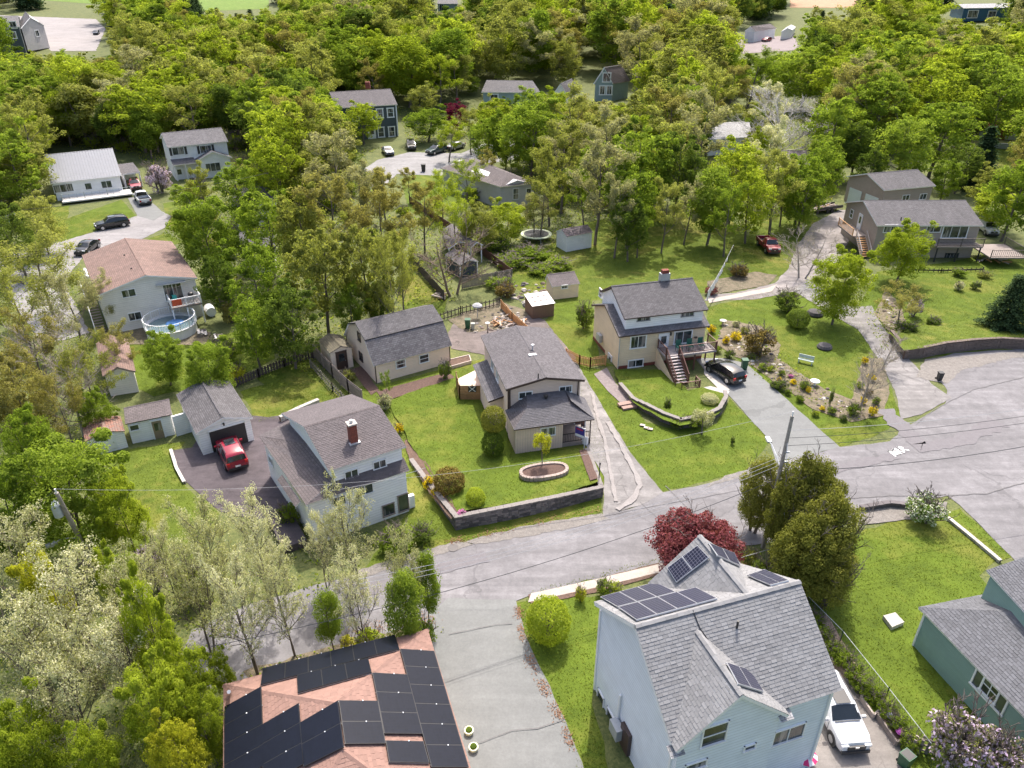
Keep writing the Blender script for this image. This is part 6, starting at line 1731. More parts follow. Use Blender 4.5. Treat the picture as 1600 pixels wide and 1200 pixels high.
for _, x, y, top, rad, key, col in picked[:235]: tree(key, col, x, y, top, rad, group='trees of the wood')
rest = picked[235:]
r_ = random.Random(8); n_sh = 0
while n_sh < 110:
    x, y = r_.uniform(-110, 100), r_.uniform(95, 175)
    b_ = pix((x, y, ground(y)))
    if not (-20 < b_[0] < 1620) or not (inside(b_, WOODS) or inside(b_, [(560, 255), (640, 330), (690, 372), (715, 470), (640, 480), (540, 560), (430, 560), (430, 400)])) or any(inside(b_, c) for c in CLEAR): continue
    if any(k[0] - 8 < b_[0] < k[2] + 8 and k[1] + (k[3] - k[1]) * .4 < b_[1] < k[3] + 22 for k in KEEP): continue
    hs_ = r_.uniform(1.5, 3.6)
    tree('bush', r_.choice(['green', 'deep', 'olive', 'lime', 'rust', 'green']), x, y, hs_, hs_ * r_.uniform(.55, .8), group='shrubs of the wood edge'); n_sh += 1
# the far wood: one object, every tree an instance of real tree geometry
def scatter(name, pts, key, col, var=0):
    tr, cr, H0, R0 = TREE[key][var]
    me = bpy.data.meshes.new(name)
    me.vertices.add(len(pts))
    me.vertices.foreach_set('co', [c for p in pts for c in (p[0], p[1], ground(p[1]))])
    at_ = me.attributes.new('size', 'FLOAT_VECTOR', 'POINT'); at_.data.foreach_set('vector', [c for p in pts for c in (p[3] / R0, p[3] / R0, p[2] / H0)])
    at_ = me.attributes.new('turn', 'FLOAT_VECTOR', 'POINT'); at_.data.foreach_set('vector', [c for p in pts for c in (0, 0, random.uniform(0, 6.28))])
    return me
def gn_wood(objs):
    """objs: list of (points mesh, crown object)"""
    for me, crown, mat, nm, lab in objs:
        o = bpy.data.objects.new('distant_woods', me); COL.objects.link(o)
        tag(o, kind='stuff')
        o['label'] = lab
        ng = bpy.data.node_groups.new('wood_scatter', 'GeometryNodeTree')
        ng.interface.new_socket('Geometry', in_out='INPUT', socket_type='NodeSocketGeometry')
        ng.interface.new_socket('Geometry', in_out='OUTPUT', socket_type='NodeSocketGeometry')
        N = ng.nodes
        gi, go = N.new('NodeGroupInput'), N.new('NodeGroupOutput')
        mp = N.new('GeometryNodeMeshToPoints'); ip = N.new('GeometryNodeInstanceOnPoints'); oi = N.new('GeometryNodeObjectInfo')
        oi.inputs['Object'].default_value = crown
        sm = N.new('GeometryNodeSetMaterial'); sm.inputs['Material'].default_value = mat
        a1 = N.new('GeometryNodeInputNamedAttribute'); a1.data_type = 'FLOAT_VECTOR'; a1.inputs['Name'].default_value = 'size'
        a2 = N.new('GeometryNodeInputNamedAttribute'); a2.data_type = 'FLOAT_VECTOR'; a2.inputs['Name'].default_value = 'turn'
        L = ng.links.new
        L(gi.outputs[0], mp.inputs[0]); L(mp.outputs[0], ip.inputs['Points']); L(oi.outputs['Geometry'], sm.inputs[0]); L(sm.outputs[0], ip.inputs['Instance'])
        L(a1.outputs[0], ip.inputs['Scale']); L(a2.outputs[0], ip.inputs['Rotation']); L(ip.outputs[0], go.inputs[0])
        m = o.modifiers.new('scatter', 'NODES'); m.node_group = ng
groups = {}
for i, (_, x, y, top, rad, key, col) in enumerate(rest): groups.setdefault((key, col), []).append((x, y, top, rad))
protos = {}
for o in list(bpy.data.objects):
    if o.name.split('.')[0] == 'crown':
        for k in TREE:
            for vi, tv_ in enumerate(TREE[k]):
                if tv_[1] == o.data: protos.setdefault((k, vi), o)
lst = []
for (key, col), pts in groups.items():
    vs = [v for v in range(len(TREE[key])) if (key, v) in protos]
    for n_, v in enumerate(vs[:2]):
        sub = pts[n_::len(vs[:2])]
        if sub: lst.append((scatter('distant_woods', sub, key, col, v), protos[(key, v)], COLORS[col][0], key, 'far wood of ' + COLORS[col][1] + ' trees fading towards the horizon'))
gn_wood(lst)
print('far wood', len(rest), 'in', len(lst))

# undergrowth of the wood and grass tufts
def cards(name, pts, size, mats, rg, up=.8, aspect=.6):
    n = len(pts)
    N = unit(rg.normal(size=(n, 3)) * .7 + np.array([0, 0, up]))
    me = leaf_mesh(name, pts, N, size, rg, None, aspect)
    for m in mats: me.materials.append(m)
    me.polygons.foreach_set('material_index', rg.integers(0, len(mats), n).astype(np.int32))
    o = add(name, me); o['kind'] = 'stuff'; return o
rg = np.random.default_rng(11)
P_u = []
tries = 0
UND2 = [[(560, 255), (640, 330), (690, 372), (715, 470), (640, 480), (540, 560), (430, 560), (430, 400)], [(640, 230), (1310, 225), (1310, 330), (1130, 345), (900, 350), (860, 420), (760, 400), (700, 350), (740, 300), (690, 260)]]
xy = np.stack([rg.uniform(-130, 130, 150000), rg.uniform(70, 200, 150000)], 1)
clump = np.sin(xy[:, 0] * .9 + 2 * np.sin(xy[:, 1] * .37)) * np.sin(xy[:, 1] * .8 + 1.7 * np.sin(xy[:, 0] * .3))
for (x, y), c in zip(xy, clump):
    b_ = pix((x, y, ground(y)))
    if -30 < b_[0] < 1630 and (inside(b_, WOODS) or any(inside(b_, cc) for cc in UND2)) and not any(inside(b_, cc) for cc in CLEAR): P_u.append((x, y, ground(y) + rg.uniform(.02, .25) + max(0, c) * rg.uniform(0, .9)))
o = cards('undergrowth', np.array(P_u), .34, [GREEN, DEEP, OLIVE, RUST, LIME], rg)
NEARUND = [[(-50, 330), (60, 340), (130, 420), (125, 520), (190, 600), (120, 680), (200, 860), (330, 900), (560, 900), (420, 960), (280, 1060), (345, 1070), (345, 1300), (-200, 1300), (-200, 330)], [(560, 1000), (670, 970), (700, 985), (640, 1010), (350, 1080), (350, 1060)], [(430, 800), (620, 850), (560, 890), (440, 880)],
           [(1150, 870), (1240, 860), (1330, 830), (1330, 900), (1290, 960), (1230, 900)], [(760, 380), (870, 400), (900, 430), (850, 440), (780, 430)], [(1340, 480), (1400, 470), (1440, 540), (1380, 550)], [(640, 820), (700, 850), (600, 870)], [(560, 560), (480, 590), (330, 480), (400, 470)], [(1130, 500), (1220, 545), (1300, 620), (1380, 640), (1340, 665), (1180, 590)]]
P_u = []
xy = np.stack([rg.uniform(-75, 65, 160000), rg.uniform(10, 112, 160000)], 1)
clump = np.sin(xy[:, 0] * 1.3 + 2 * np.sin(xy[:, 1] * .5)) * np.sin(xy[:, 1] * 1.1 + 1.7 * np.sin(xy[:, 0] * .6))
for (x, y), c in zip(xy, clump):
    b_ = pix((x, y, 0))
    k = next((i for i, cc in enumerate(NEARUND) if inside(b_, cc)), None)
    if k is None or (k == 3 and c < .1) or (k == 8 and rg.random() < .35): continue
    P_u.append((x, y, rg.uniform(.02, .15) + max(0, c) * rg.uniform(0, .7 if k not in (8,) else .18)))
o = cards('ground_cover', np.array(P_u), .2, [GREEN, DEEP, OLIVE, LIME], rg)
# ------------------------------------------------------------ walls, fences and steps
def block_wall(name, label, pts, h, mat, bw=.45, bh=.19, th=.3, each=True, cap=None, group=None, z0=0.0):
    """pts: foot of the wall; courses of uneven blocks"""
    pts = [Vector(p) for p in pts]
    root = thing(name, label, 'wall', pts[0], group)
    core = MB(); allb = MB(); cp = MB()
    me_cache = []
    rnd = random.Random(len(label))
    for (a, b), (ha, hb) in zip(zip(pts[:-1], pts[1:]), zip(h[:-1], h[1:])):
        d = b - a; L = d.length; d = d / L; nrm = Vector((d.y, -d.x, 0)).normalized()
        core.prism([a - nrm * .05, b - nrm * .05, b - nrm * (th - .02), a - nrm * (th - .02)], [p.z + z0 - .2 for p in (a, b, b, a)], [a.z + z0 + ha - .03, b.z + z0 + hb - .03, b.z + z0 + hb - .03, a.z + z0 + ha - .03])
        rows = max(1, int(round(max(ha, hb) / bh)))
        for r in range(rows):
            u = -(.5 * bw if r % 2 else 0)
            while u < L:
                w_ = bw * rnd.uniform(.8, 1.2)
                uu = max(0, u); ww = min(L, u + w_) - uu
                hh = ha + (hb - ha) * (uu + ww / 2) / L
                z = a.z + z0 + (r + .5) * bh
                if ww > .08 and (r + .6) * bh < hh:
                    c = a + d * (uu + ww / 2) - nrm * (.1 + rnd.uniform(-.02, .02)); c.z = z
                    if each: MB().box(c, (ww - .02, .2, bh - .018), d).build('block', mat[rnd.randrange(len(mat))], root)
                    else: allb.box(c, (ww - .02, .2, bh - .018), d)
                u += w_
        n = max(1, int(L / .6))
        for i in range(n):
            p, q = a.lerp(b, i / n), a.lerp(b, (i + 1) / n)
            zz = ha + (hb - ha) * (i + .5) / n
            c = (p + q) / 2 - nrm * th * .5; c.z = a.z + z0 + zz + .02
            bx = MB().box(c, ((q - p).length - .015, th + .08, .09), d)
            if each: bx.build('cap_stone', cap or mat[0], root)
            else: o_ = len(cp.v); cp.v += bx.v; cp.f += [tuple(k + o_ for k in f) for f in bx.f]
    core.build('wall_core', SOIL, root)
    if not each:
        allb.build('blocks', mat[0], root)['kind'] = 'stuff'
        cp.build('cap_stones', cap or mat[0], root)['kind'] = 'stuff'
    return root
STONE = [plain('wall_stone_a', (.13, .115, .12), .9, var=.3, scale=4, bmp=.5), plain('wall_stone_b', (.19, .165, .165), .9, var=.3, scale=4, bmp=.5), plain('wall_stone_c', (.09, .08, .085), .9, var=.3, scale=4, bmp=.5)]
CAPST = plain('wall_cap_stone', (.21, .19, .18), .85, var=.2, scale=4)
block_wall('retaining_wall', 'long grey block retaining wall along the street below the middle lawn', [at(712, 829), at(800, 812), at(870, 796), at(942, 777)], [1.15, 1.2, 1.1, .9], STONE, cap=CAPST)
block_wall('retaining_wall', 'block retaining wall stepping up beside the flower border', [at(640, 722), at(665, 760), at(690, 797), at(712, 829)], [.25, .5, .85, 1.15], STONE, cap=CAPST)
block_wall('retaining_wall', 'low block wall between the middle lawn bed and the long drive', [at(942, 777), at(934, 750), at(920, 706)], [.9, .7, .3], STONE, cap=CAPST)
block_wall('curved_wall', 'curved low block wall round the small front lawn of the beige house', [at(966, 606), at(987, 632), at(1005, 643), at(1035, 660), at(1062, 670), at(1100, 664), at(1125, 650), at(1136, 628), at(1134, 618)], [.5, .6, .8, .9, .9, .9, .8, .6, .4], STONE, each=False, cap=CAPST)
lawn([(958, 578), (1046, 578), (1075, 612), (1098, 606), (1132, 616), (1132, 634), (1122, 648), (1098, 660), (1062, 666), (1035, 656), (1005, 640), (990, 630), (970, 604)], GRASS, .05, dz=[.1, .1, .2, .3, .4, .5, .6, .7, .75, .7, .6, .5, .4], name='raised_lawn')
block_wall('retaining_wall', 'long curved brown block wall holding the hillside lawn above the wide street', [at(1412, 562), at(1440, 560), at(1475, 553), at(1520, 548), at(1560, 545), at(1640, 548)], [1.0, 1.2, 1.25, 1.25, 1.2, 1.1], [plain('brown_block', (.15, .115, .1), .9, var=.3, scale=4)], each=False, cap=plain('brown_block', (.15, .115, .1)))
block_wall('retaining_wall', 'short brown block wall beside the garden drive', [at(1388, 528), at(1412, 560)], [.9, 1.0], [plain('brown_block', (.15, .115, .1), .9, var=.3, scale=4)], each=False)
lawn([(1388, 520), (1412, 548), (1440, 544), (1475, 537), (1520, 532), (1560, 529), (1640, 530), (1640, 500), (1520, 500), (1440, 510)], GRASS2, .03, dz=[.8, 1.05, 1.2, 1.25, 1.25, 1.2, 1.1, .1, .1, .1], name='bank_lawn')
block_wall('garden_wall', 'upper stone garden wall under the dark red shed', [at(1528, 215), at(1600, 222)], [1.2, 1.2], [GALV], each=False); block_wall('garden_wall', 'lower stone garden wall under the dark red shed', [at(1535, 230), at(1600, 236)], [1.0, 1.0], [GALV], each=False)
block_wall('bed_wall', 'cracked low wall behind the white-flowering shrub at the street', [at(1345, 800), at(1390, 793), at(1440, 797)], [.35, .4, .3], STONE, each=False)
block_wall('white_stone_edging', 'row of whitewashed stones along the dark garage drive', [at(266, 706), at(275, 735), at(287, 757)], [.22, .22, .2], [plain('whitewashed_stone', (.5, .48, .45), .85, var=.3)], each=True, bw=.5, bh=.2, th=.16)
block_wall('concrete_border', 'long pale concrete border along the right of the drying lawn', [at(1478, 812), at(1510, 838), at(1560, 880)], [.2, .2, .2], [CONC], each=False, bh=.2, th=.2)
block_wall('concrete_step', 'low concrete wall behind the white house back yard', [at(440, 660), at(470, 645), at(500, 632)], [.5, .5, .5], [CONC], each=False)
# oval bed of the middle lawn
def oval_bed(cx, cy, rx, ry, label):
    c = at(cx, cy, .85); s_ = depth(c) / FPX
    root = thing('oval_flower_bed', label, 'flower bed', (c.x, c.y, .75))
    n = 30; ax = Vector((math.cos(R(14)), math.sin(R(14)), 0)); ay = Vector((-ax.y, ax.x, 0))
    A, B = rx * s_, ry * s_ * 1.55
    pts = []
    for i in range(n):
        t = 2 * math.pi * i / n
        p = c + ax * A * math.copysign(abs(math.cos(t)) ** .8, math.cos(t)) + ay * B * math.copysign(abs(math.sin(t)) ** .8, math.sin(t)); pts.append(p)
    for i in range(n):
        p, q = pts[i], pts[(i + 1) % n]
        m = (p + q) / 2
        MB().box((m.x, m.y, .88), ((q - p).length - .02, .26, .34), q - p).build('edging_stone', plain('edging_stone', (.34, .27, .24), .85, var=.25, scale=4), root)
    MB().prism(pts, .6, .95).build('mulch', MULCH, root)
    return root
oval_bed(850, 737, 37, 11, 'oval stone-edged bed with brown mulch in the middle of the front lawn')
def timber_bed(label, pxs, h=.4, mat=WOOD, soil=SOIL):
    P = [at(x, y, h) for x, y in pxs]
    c = sum(P, Vector()) / len(P)
    root = thing('raised_bed', label, 'raised bed', (c.x, c.y, 0))
    for a, b in zip(P, P[1:] + P[:1]): MB().bar((a.x, a.y, h / 2), (b.x, b.y, h / 2), .1, h).build('board', mat, root)
    MB().prism([(p.x + (c.x - p.x) * .06, p.y + (c.y - p.y) * .06) for p in P], 0, h * .8).build('soil', soil, root)
    return root
PALEW = plain('pale_bed_timber', (.45, .38, .34), .8)
timber_bed('low timber bed with soil beside the barn, nearest the wooden deck', [(695, 563), (733, 554), (736, 563), (697, 574)], .35, PALEW)
timber_bed('small pale-edged planting box nearest the roof corner of the solar-panelled house', [(1290, 1006), (1305, 1003), (1320, 1028), (1302, 1032)], .35, PALEW)
timber_bed('green-planted timber box beside the white car', [(1346, 1087), (1364, 1083), (1378, 1105), (1366, 1116)], .4, PALEW, GRASS)
timber_bed('long timber box with toys beside the green bin', [(1372, 1115), (1382, 1112), (1418, 1152), (1402, 1158)], .45, WOOD)
def fence(label, pxs, h, mat, board=.12, gap=.03, post_every=2.4, name='fence', rail=True, zs=None, th=.03):
    P = [at(x, y, 0) for x, y in pxs]
    root = thing(name, label, 'fence', P[0])
    bd = MB()
    for a, b in zip(P[:-1], P[1:]):
        L = (b - a).length; d = (b - a) / L
        n = max(1, int(L / post_every + .5))
        for i in range(n + 1):
            p = a + d * L * i / n; MB().bar(p - Vector((0, 0, .2)), p + Vector((0, 0, h + .12)), .11).build('post', mat, root)
        if rail:
            for z in (.25, h - .15): MB().bar(a + Vector((0, 0, z)), b + Vector((0, 0, z)), .05, .09).build('rail', mat, root)
        k = int(L / (board + gap)); side = Vector((-d.y, d.x, 0))
        for i in range(k):
            p = a + d * (i + .5) * L / k + side * .045
            bd.box(p + Vector((0, 0, .05 + h / 2 + random.uniform(-.01, .01))), (board, th, h), d)
    bd.build('boards', mat, root)['kind'] = 'stuff'
    return root
fence('new cedar board fence running down beside the brown shed', [(783, 483), (800, 503), (830, 530)], 1.1, CEDAR)
fence('new cedar picket fence between the mauve tan house and the beige house', [(884, 560), (905, 571), (922, 575), (946, 571)], 1.1, CEDAR, .09, .07)
fence('grey board fence behind the navy shed facing the barn yard', [(722, 452), (800, 437)], 1.4, WOOD)
fence('dark brown fence slanting along the right of the navy shed yard', [(800, 434), (748, 394), (735, 384)], 1.2, REDWD)
fence('weathered fence slanting along the left of the gnarled tree yard', [(694, 470), (655, 425), (640, 405)], 1.3, plain('dark_fence_wood', (.07, .055, .05), .9))
fence('dark wall-like fence beside the far green lawn', [(640, 318), (690, 352), (720, 372)], 1.2, REDWD)
fence('long weathered board fence from the small cream shed down to the white house', [(492, 560), (520, 590), (545, 615), (567, 632)], 1.5, WOOD)
fence('second weathered fence left of the long board fence', [(486, 575), (520, 612), (548, 640)], .9, plain('grey_green_wood', (.16, .15, .12), .9), .14, .25)
fence('brown rail fence behind the small vegetable yard', [(370, 605), (405, 590), (445, 573), (490, 560)], .9, plain('dark_fence_wood', (.07, .055, .05), .9), .2, .1)
fence('dark fence between the barn and the yard of green bins', [(680, 505), (720, 492), (780, 478)], 1.0, plain('dark_fence_wood', (.07, .055, .05), .9), .1, .4)
fence('low dark rail fence below the taupe house deck', [(1400, 424), (1470, 426), (1535, 424)], .5, plain('dark_fence_wood', (.07, .055, .05), .9), .1, .5)
def wire_fence(label, pxs, h, name='wire_fence', col=None):
    P = [at(x, y, 0) for x, y in pxs]; m = col or plain('green_coated_wire', (.05, .12, .07), .5)
    root = thing(name, label, 'fence', P[0]); w = MB()
    for a, b in zip(P[:-1], P[1:]):
        L = (b - a).length; d = (b - a) / L; n = max(1, int(L / 2.5))
        for i in range(n + 1): MB().tube([a + d * L * i / n, a + d * L * i / n + Vector((0, 0, h + .1))], .035).build('post', m, root)
        MB().tube([a + Vector((0, 0, h)), b + Vector((0, 0, h))], .02, 5).build('top_rail', GALV, root)
        k = int(L / .22)
        for i in range(k):
            p = a + d * i * .22
            w.bar(p, p + d * .6 + Vector((0, 0, h)), .008); w.bar(p + d * .6, p + Vector((0, 0, h)), .008)
    w.build('mesh_wire', m, root)['kind'] = 'stuff'
    return root
wire_fence('green wire mesh fence between the car patio and the drying lawn', [(1252, 950), (1310, 1010), (1380, 1100), (1462, 1210)], 1.3)
wire_fence('green wire fence under the tall cedars by the street', [(1150, 895), (1200, 880), (1252, 950)], 1.3)

# ------------------------------------------------------------ wooden deck beside the middle house
def side_deck():
    P = [at(x, y, .9) for x, y in ((717, 588), (752, 575), (764, 600), (760, 604), (718, 609))]
    P = [at(713, 590, 1.0), at(748, 573, 1.0), at(760, 592, 1.0), at(758, 612, .9), at(718, 612, .9)]
    P = [Vector((p.x, p.y, 0)) for p in P]
    c = sum(P, Vector()) / 5
    root = thing('wooden_deck', 'stained wooden deck with pale floor and X-shaped grille beside the mauve tan house', 'deck', (c.x, c.y, 0))
    MB().prism([(p.x, p.y) for p in P], .65, .8).build('deck_floor', plain('pale_decking', (.55, .45, .38), .8), root)
    seg = [(P[0], P[4]), (P[4], P[3])]
    st = plain('stained_deck_board', (.27, .15, .07), .7, var=.25)
    for a, b in seg:
        L = (b - a).length; d = (b - a) / L
        for k in range(9): MB().bar(a + Vector((0, 0, .1 + k * .17)), b + Vector((0, 0, .1 + k * .17)), .04, .15).build('skirt_board', st, root)
        for i in range(3): MB().bar(a + d * L * i / 2, a + d * L * i / 2 + Vector((0, 0, 1.65)), .1).build('post', st, root)
    a, b = seg[1]; m = (a + b) / 2; d = (b - a).normalized(); n = Vector((d.y, -d.x, 0))
    if n.y > 0: n = -n
    for sg in (1, -1): MB().bar(m + n * .08 + d * .3 * sg + Vector((0, 0, .95)), m + n * .08 - d * .3 * sg + Vector((0, 0, 1.5)), .03, .05).build('grille_bar', WHITE, root)
    MB().box(m + n * .06 + Vector((0, 0, 1.22)), (.75, .03, .62), d).build('grille_panel', DARKM, root)
side_deck()
def barbecue(p, label):
    root = thing('barbecue', label, 'barbecue', p)
    MB().lathe(p, [(.28, .75), (.3, .95), (.26, 1.1), (.1, 1.18)], 14).build('lid', DARKM, root)
    for sx in (-1, 1): MB().bar(p + Vector((sx * .2, 0, 0)), p + Vector((sx * .2, 0, .8)), .04).build('leg', DARKM, root)
    MB().box(p + Vector((.45, 0, .85)), (.3, .4, .04)).build('side_shelf', DARKM, root)
barbecue(at(748, 588, .8), 'black covered barbecue on the wooden deck'); barbecue(N_.P(N_.w - 1.2, -.9, 2.42), 'black barbecue on the balcony above the pool')

# ------------------------------------------------------------ vehicles
def car(name, label, kind, fr, rr, color, L=4.5, W=1.88, cat='car', z=None, group=None):
    """fr, rr: photo spots of the ground under the front and rear bumper"""
    a, b = at(*fr), at(*rr); c = (a + b) / 2; d = a - b
    root = thing(name, label, cat, (0, 0, 0), group)
    st = {'suv': [(-.5, .62, .86, .62), (-.485, .98, .90, 1.0), (-.44, 1.06, .95, 1.45), (-.38, 1.08, .97, 1.62), (-.15, 1.07, 1.0, 1.68), (.07, 1.06, 1.0, 1.62), (.22, 1.05, .99, 1.12), (.25, 1.04, .99, 1.07), (.40, .98, .96, 1.0), (.47, .88, .88, .89), (.5, .6, .78, .61)],
          'hatch': [(-.5, .58, .86, .58), (-.485, .92, .90, .94), (-.43, .98, .95, 1.35), (-.34, 1.0, .97, 1.5), (-.1, 1.0, 1.0, 1.54), (.1, .98, 1.0, 1.46), (.25, .96, .99, 1.03), (.28, .95, .98, .98), (.40, .88, .95, .9), (.47, .78, .87, .79), (.5, .55, .76, .56)],
          'sedan': [(-.5, .58, .84, .58), (-.48, .92, .9, .93), (-.36, .98, .96, 1.0), (-.2, 1.0, .99, 1.4), (-.08, 1.0, 1.0, 1.46), (.1, .98, 1.0, 1.4), (.25, .95, .99, .99), (.28, .94, .98, .96), (.40, .88, .95, .89), (.47, .76, .86, .77), (.5, .55, .76, .56)],
          'pickup': [(-.02, 1.05, .98, 1.06), (-.005, 1.12, .98, 1.72), (.03, 1.12, 1.0, 1.82), (.14, 1.12, 1.0, 1.82), (.2, 1.12, .99, 1.74), (.28, 1.12, .98, 1.18), (.30, 1.11, .98, 1.14), (.42, 1.08, .96, 1.1), (.48, .98, .92, 1.0), (.5, .6, .88, .61)]}[kind]
    hw0 = W / 2; zs = .3 if kind != 'pickup' else .42
    sec = []
    for x, zb_, hw, zr_ in st:
        x *= L; hw *= hw0; f = max(0, (zr_ - zb_) / .6)
        rw_ = hw * (.95 - .2 * min(1, f)); zz = min(zs, zb_ - .1)
        h = [(hw * .9, zz), (hw, zz + (zb_ - zz) * .25), (hw, zb_ - (zb_ - zz) * .2), (hw * .96, zb_), (rw_, zr_ - .05 * min(1, f)), (rw_ * .8, zr_ + .01), (0, zr_ + .03)]
        sec.append([Vector((x, y_, z_)) for y_, z_ in h] + [Vector((x, -y_, z_)) for y_, z_ in h[:-1][::-1]])
    body = MB(); gl = []
    n = len(sec[0])
    for s_ in sec: body.v += [tuple(p) for p in s_]
    for i in range(len(sec) - 1):
        for k in range(n - 1): body.f.append((i * n + k, (i + 1) * n + k, (i + 1) * n + k + 1, i * n + k + 1)[::-1])
        body.f.append((i * n + n - 1, (i + 1) * n + n - 1, (i + 1) * n, i * n)[::-1])
    body.f.append(tuple(range(n))[::-1]); body.f.append(tuple((len(sec) - 1) * n + k for k in range(n)))
    pm = color
    bo = body.build('body', pm, root)
    bo.data.polygons.foreach_set('use_smooth', [True] * len(bo.data.polygons))
    bmm = bmesh.new(); bmm.from_mesh(bo.data); bmesh.ops.recalc_face_normals(bmm, faces=bmm.faces[:])
    for e_ in bmm.edges: e_.smooth = e_.calc_face_angle(0) < .6
    bmm.to_mesh(bo.data); bmm.free()
    def inset_quad(q, m, off):
        c_ = sum(q, Vector()) / 4; nn_ = geometry.normal(q)
        if nn_.dot(c_ - Vector((c_.x * .9, 0, .9))) < 0: nn_ = -nn_
        return [p.lerp(c_, m) + nn_ * off for p in q]
    # side glass, one piece per door, windscreen and rear window
    ru = [i for i in range(len(st)) if st[i][3] - st[i][1] > .3]
    for side in (0, 1):
        idx = (3, 4) if side == 0 else (n - 3, n - 4)
        for i0, i1 in zip(ru[:-1], ru[1:]):
            q = [sec[i0][idx[0]], sec[i1][idx[0]], sec[i1][idx[1]], sec[i0][idx[1]]]
            g_ = MB().poly(inset_quad(q, .12, .012)); o_ = g_.build('side_window', CARG, root)
            g_.f = []; 
    def screen(i0, i1, nm):
        g_ = MB(); q_ = sec[i0][4:n - 4 + 1], sec[i1][4:n - 4 + 1]; m_ = len(q_[0])
        out_ = Vector((.012 if q_[1][0].x > 0 else -.012, 0, .014)); off_ = len(g_.v)
        for t_ in (.06, .94):
            for k_ in range(m_):
                p_ = q_[0][k_].lerp(q_[1][k_], t_); g_.v.append((p_.x + out_.x, p_.y * .94, p_.z + out_.z))
        for k_ in range(m_ - 1): g_.f.append((k_, k_ + 1, m_ + k_ + 1, m_ + k_))
        g_.build(nm, CARG, root)
    screen(ru[-1], ru[-1] + 1, 'windscreen')
    screen(ru[0] - 1 if kind != 'pickup' else 0, ru[0], 'rear_window')
    if kind == 'suv': 
        MB().box((-.02 * L, 0, 1.715), (.9, .8, .01)).build('sunroof', CARG, root)
        for sy in (-1, 1): MB().bar((-.36 * L, sy * hw0 * .68, 1.70), (.04 * L, sy * hw0 * .7, 1.70), .04).build('roof_rail', DARKM, root)
    if kind == 'pickup':
        z0_, z1_ = .5, 1.12; x0, x1 = -.5 * L, -.02 * L
        for sy in (-1, 1): MB().box(((x0 + x1) / 2, sy * (hw0 - .06), (z0_ + z1_) / 2), (x1 - x0, .12, z1_ - z0_)).build('bed_side', pm, root)
        MB().box(((x0 + x1) / 2, 0, .62), (x1 - x0, W - .2, .2)).build('bed_floor', DARKM, root)
        MB().box((x0 + .05, 0, .85), (.1, W - .05, .55)).build('tailgate', pm, root)
    for sy in (-1, 1):
        for xx in (.315, -.305):
            w_ = MB(); r_w = .36 if kind != 'pickup' else .40
            w_.tube([(xx * L, sy * (hw0 - .24), r_w), (xx * L, sy * (hw0 + .012), r_w)], r_w, 18)
            wh = w_.build('wheel', RUBBER, root)
            MB().tube([(xx * L, sy * (hw0 - .05), r_w), (xx * L, sy * (hw0 + .022), r_w)], r_w * .62, 12).build('rim', CHROME, wh)
            MB().tube([(xx * L, sy * (hw0 - .3), r_w + .02), (xx * L, sy * (hw0 + .003), r_w + .02)], r_w + .07, 18).build('wheel_arch', DARKM, root)
        MB().box((.488 * L, sy * hw0 * .66, .78 if kind != 'pickup' else .9), (.12, .36, .13)).build('headlight', LAMPW, root)
        MB().box((-.492 * L, sy * hw0 * .76, .86), (.1, .26, .26)).build('tail_light', REDLAMP, root)
        xm = st[ru[-1]][0] * L + .45
        MB().box((xm, sy * (hw0 + .1), 1.08), (.12, .22, .16)).build('mirror', pm, root)
    sm = MB()
    for xx in ((-.22, .02, .2) if kind != 'pickup' else (.06, .2)):
        for sy in (-1, 1): sm.box((xx * L, sy * (hw0 + .001), .78 if kind != 'pickup' else .85), (.018, .012, .62))
    sm.box((.36 * L, 0, st[-3][3] + .035), (.012, W * .7, .012)); sm.box((st[ru[-1] + 1][0] * L + .03, 0, st[ru[-1] + 1][3] + .045), (.05, W * .74, .014))
    sm.build('panel_seam', DARKM, root)
    MB().box((.505 * L, 0, .74), (.1, .2, .1)).build('badge', CHROME, root)
    MB().box((.497 * L, 0, .68), (.1, W * .52, .24)).build('grille', DARKM, root)
    MB().box((.5 * L, 0, .4), (.14, W * .82, .2)).build('front_bumper', DARKM, root)
    MB().box((-.497 * L, 0, .42), (.12, W * .84, .2)).build('rear_bumper', DARKM, root)
    MB().box((-.5 * L - .04, 0, .62), (.03, .4, .14)).build('number_plate', LAMPW, root)
    root.location = (c.x, c.y, ground(c.y) + (.06 if z is None else z))
    root.rotation_euler = (0, 0, math.atan2(d.y, d.x))
    return root
CARG = paint('tinted_car_glass', (.012, .016, .02), .06)
RED = paint('red_car_paint', (.27, .015, .035)); BLACK = paint('black_car_paint', (.012, .013, .016), .2); WHT = paint('white_car_paint', (.6, .61, .63)); TEALP = paint('dark_teal_paint', (.02, .05, .055)); SILV = paint('silver_paint', (.35, .36, .38), .3); NAVYP = paint('dark_blue_paint', (.02, .03, .06))
car('parked_car', 'red hatchback-style suv in front of the open garage door', 'suv', (352, 692), (377, 744), RED, 4.4, 1.84)
car('parked_car', 'white suv with dark sunroof on the patio beside the solar-panelled house', 'suv', (1328, 1172), (1280, 1078), WHT, 4.5, 1.84)
car('parked_car', 'black hatchback at the top of the drive beside the beige house', 'hatch', (1112, 576), (1152, 602), BLACK, 4.3, 1.8)
car('pickup_truck', 'red pickup with silver bed edge on the upper gravel drive', 'pickup', (1218, 409), (1182, 372), RED, 5.4, 1.95, 'pickup')
car('parked_car', 'black suv parked at the kerb of the left street', 'suv', (149, 360), (204, 351), BLACK, 4.8, 1.95)
car('pickup_truck', 'white pickup in the drive of the metal-roofed house', 'pickup', (213, 303), (236, 330), WHT, 5.4, 2.0, 'pickup')
car('parked_car', 'dark car partly hidden behind the pink roof on the left street', 'sedan', (128, 400), (148, 386), BLACK, 4.6, 1.85)
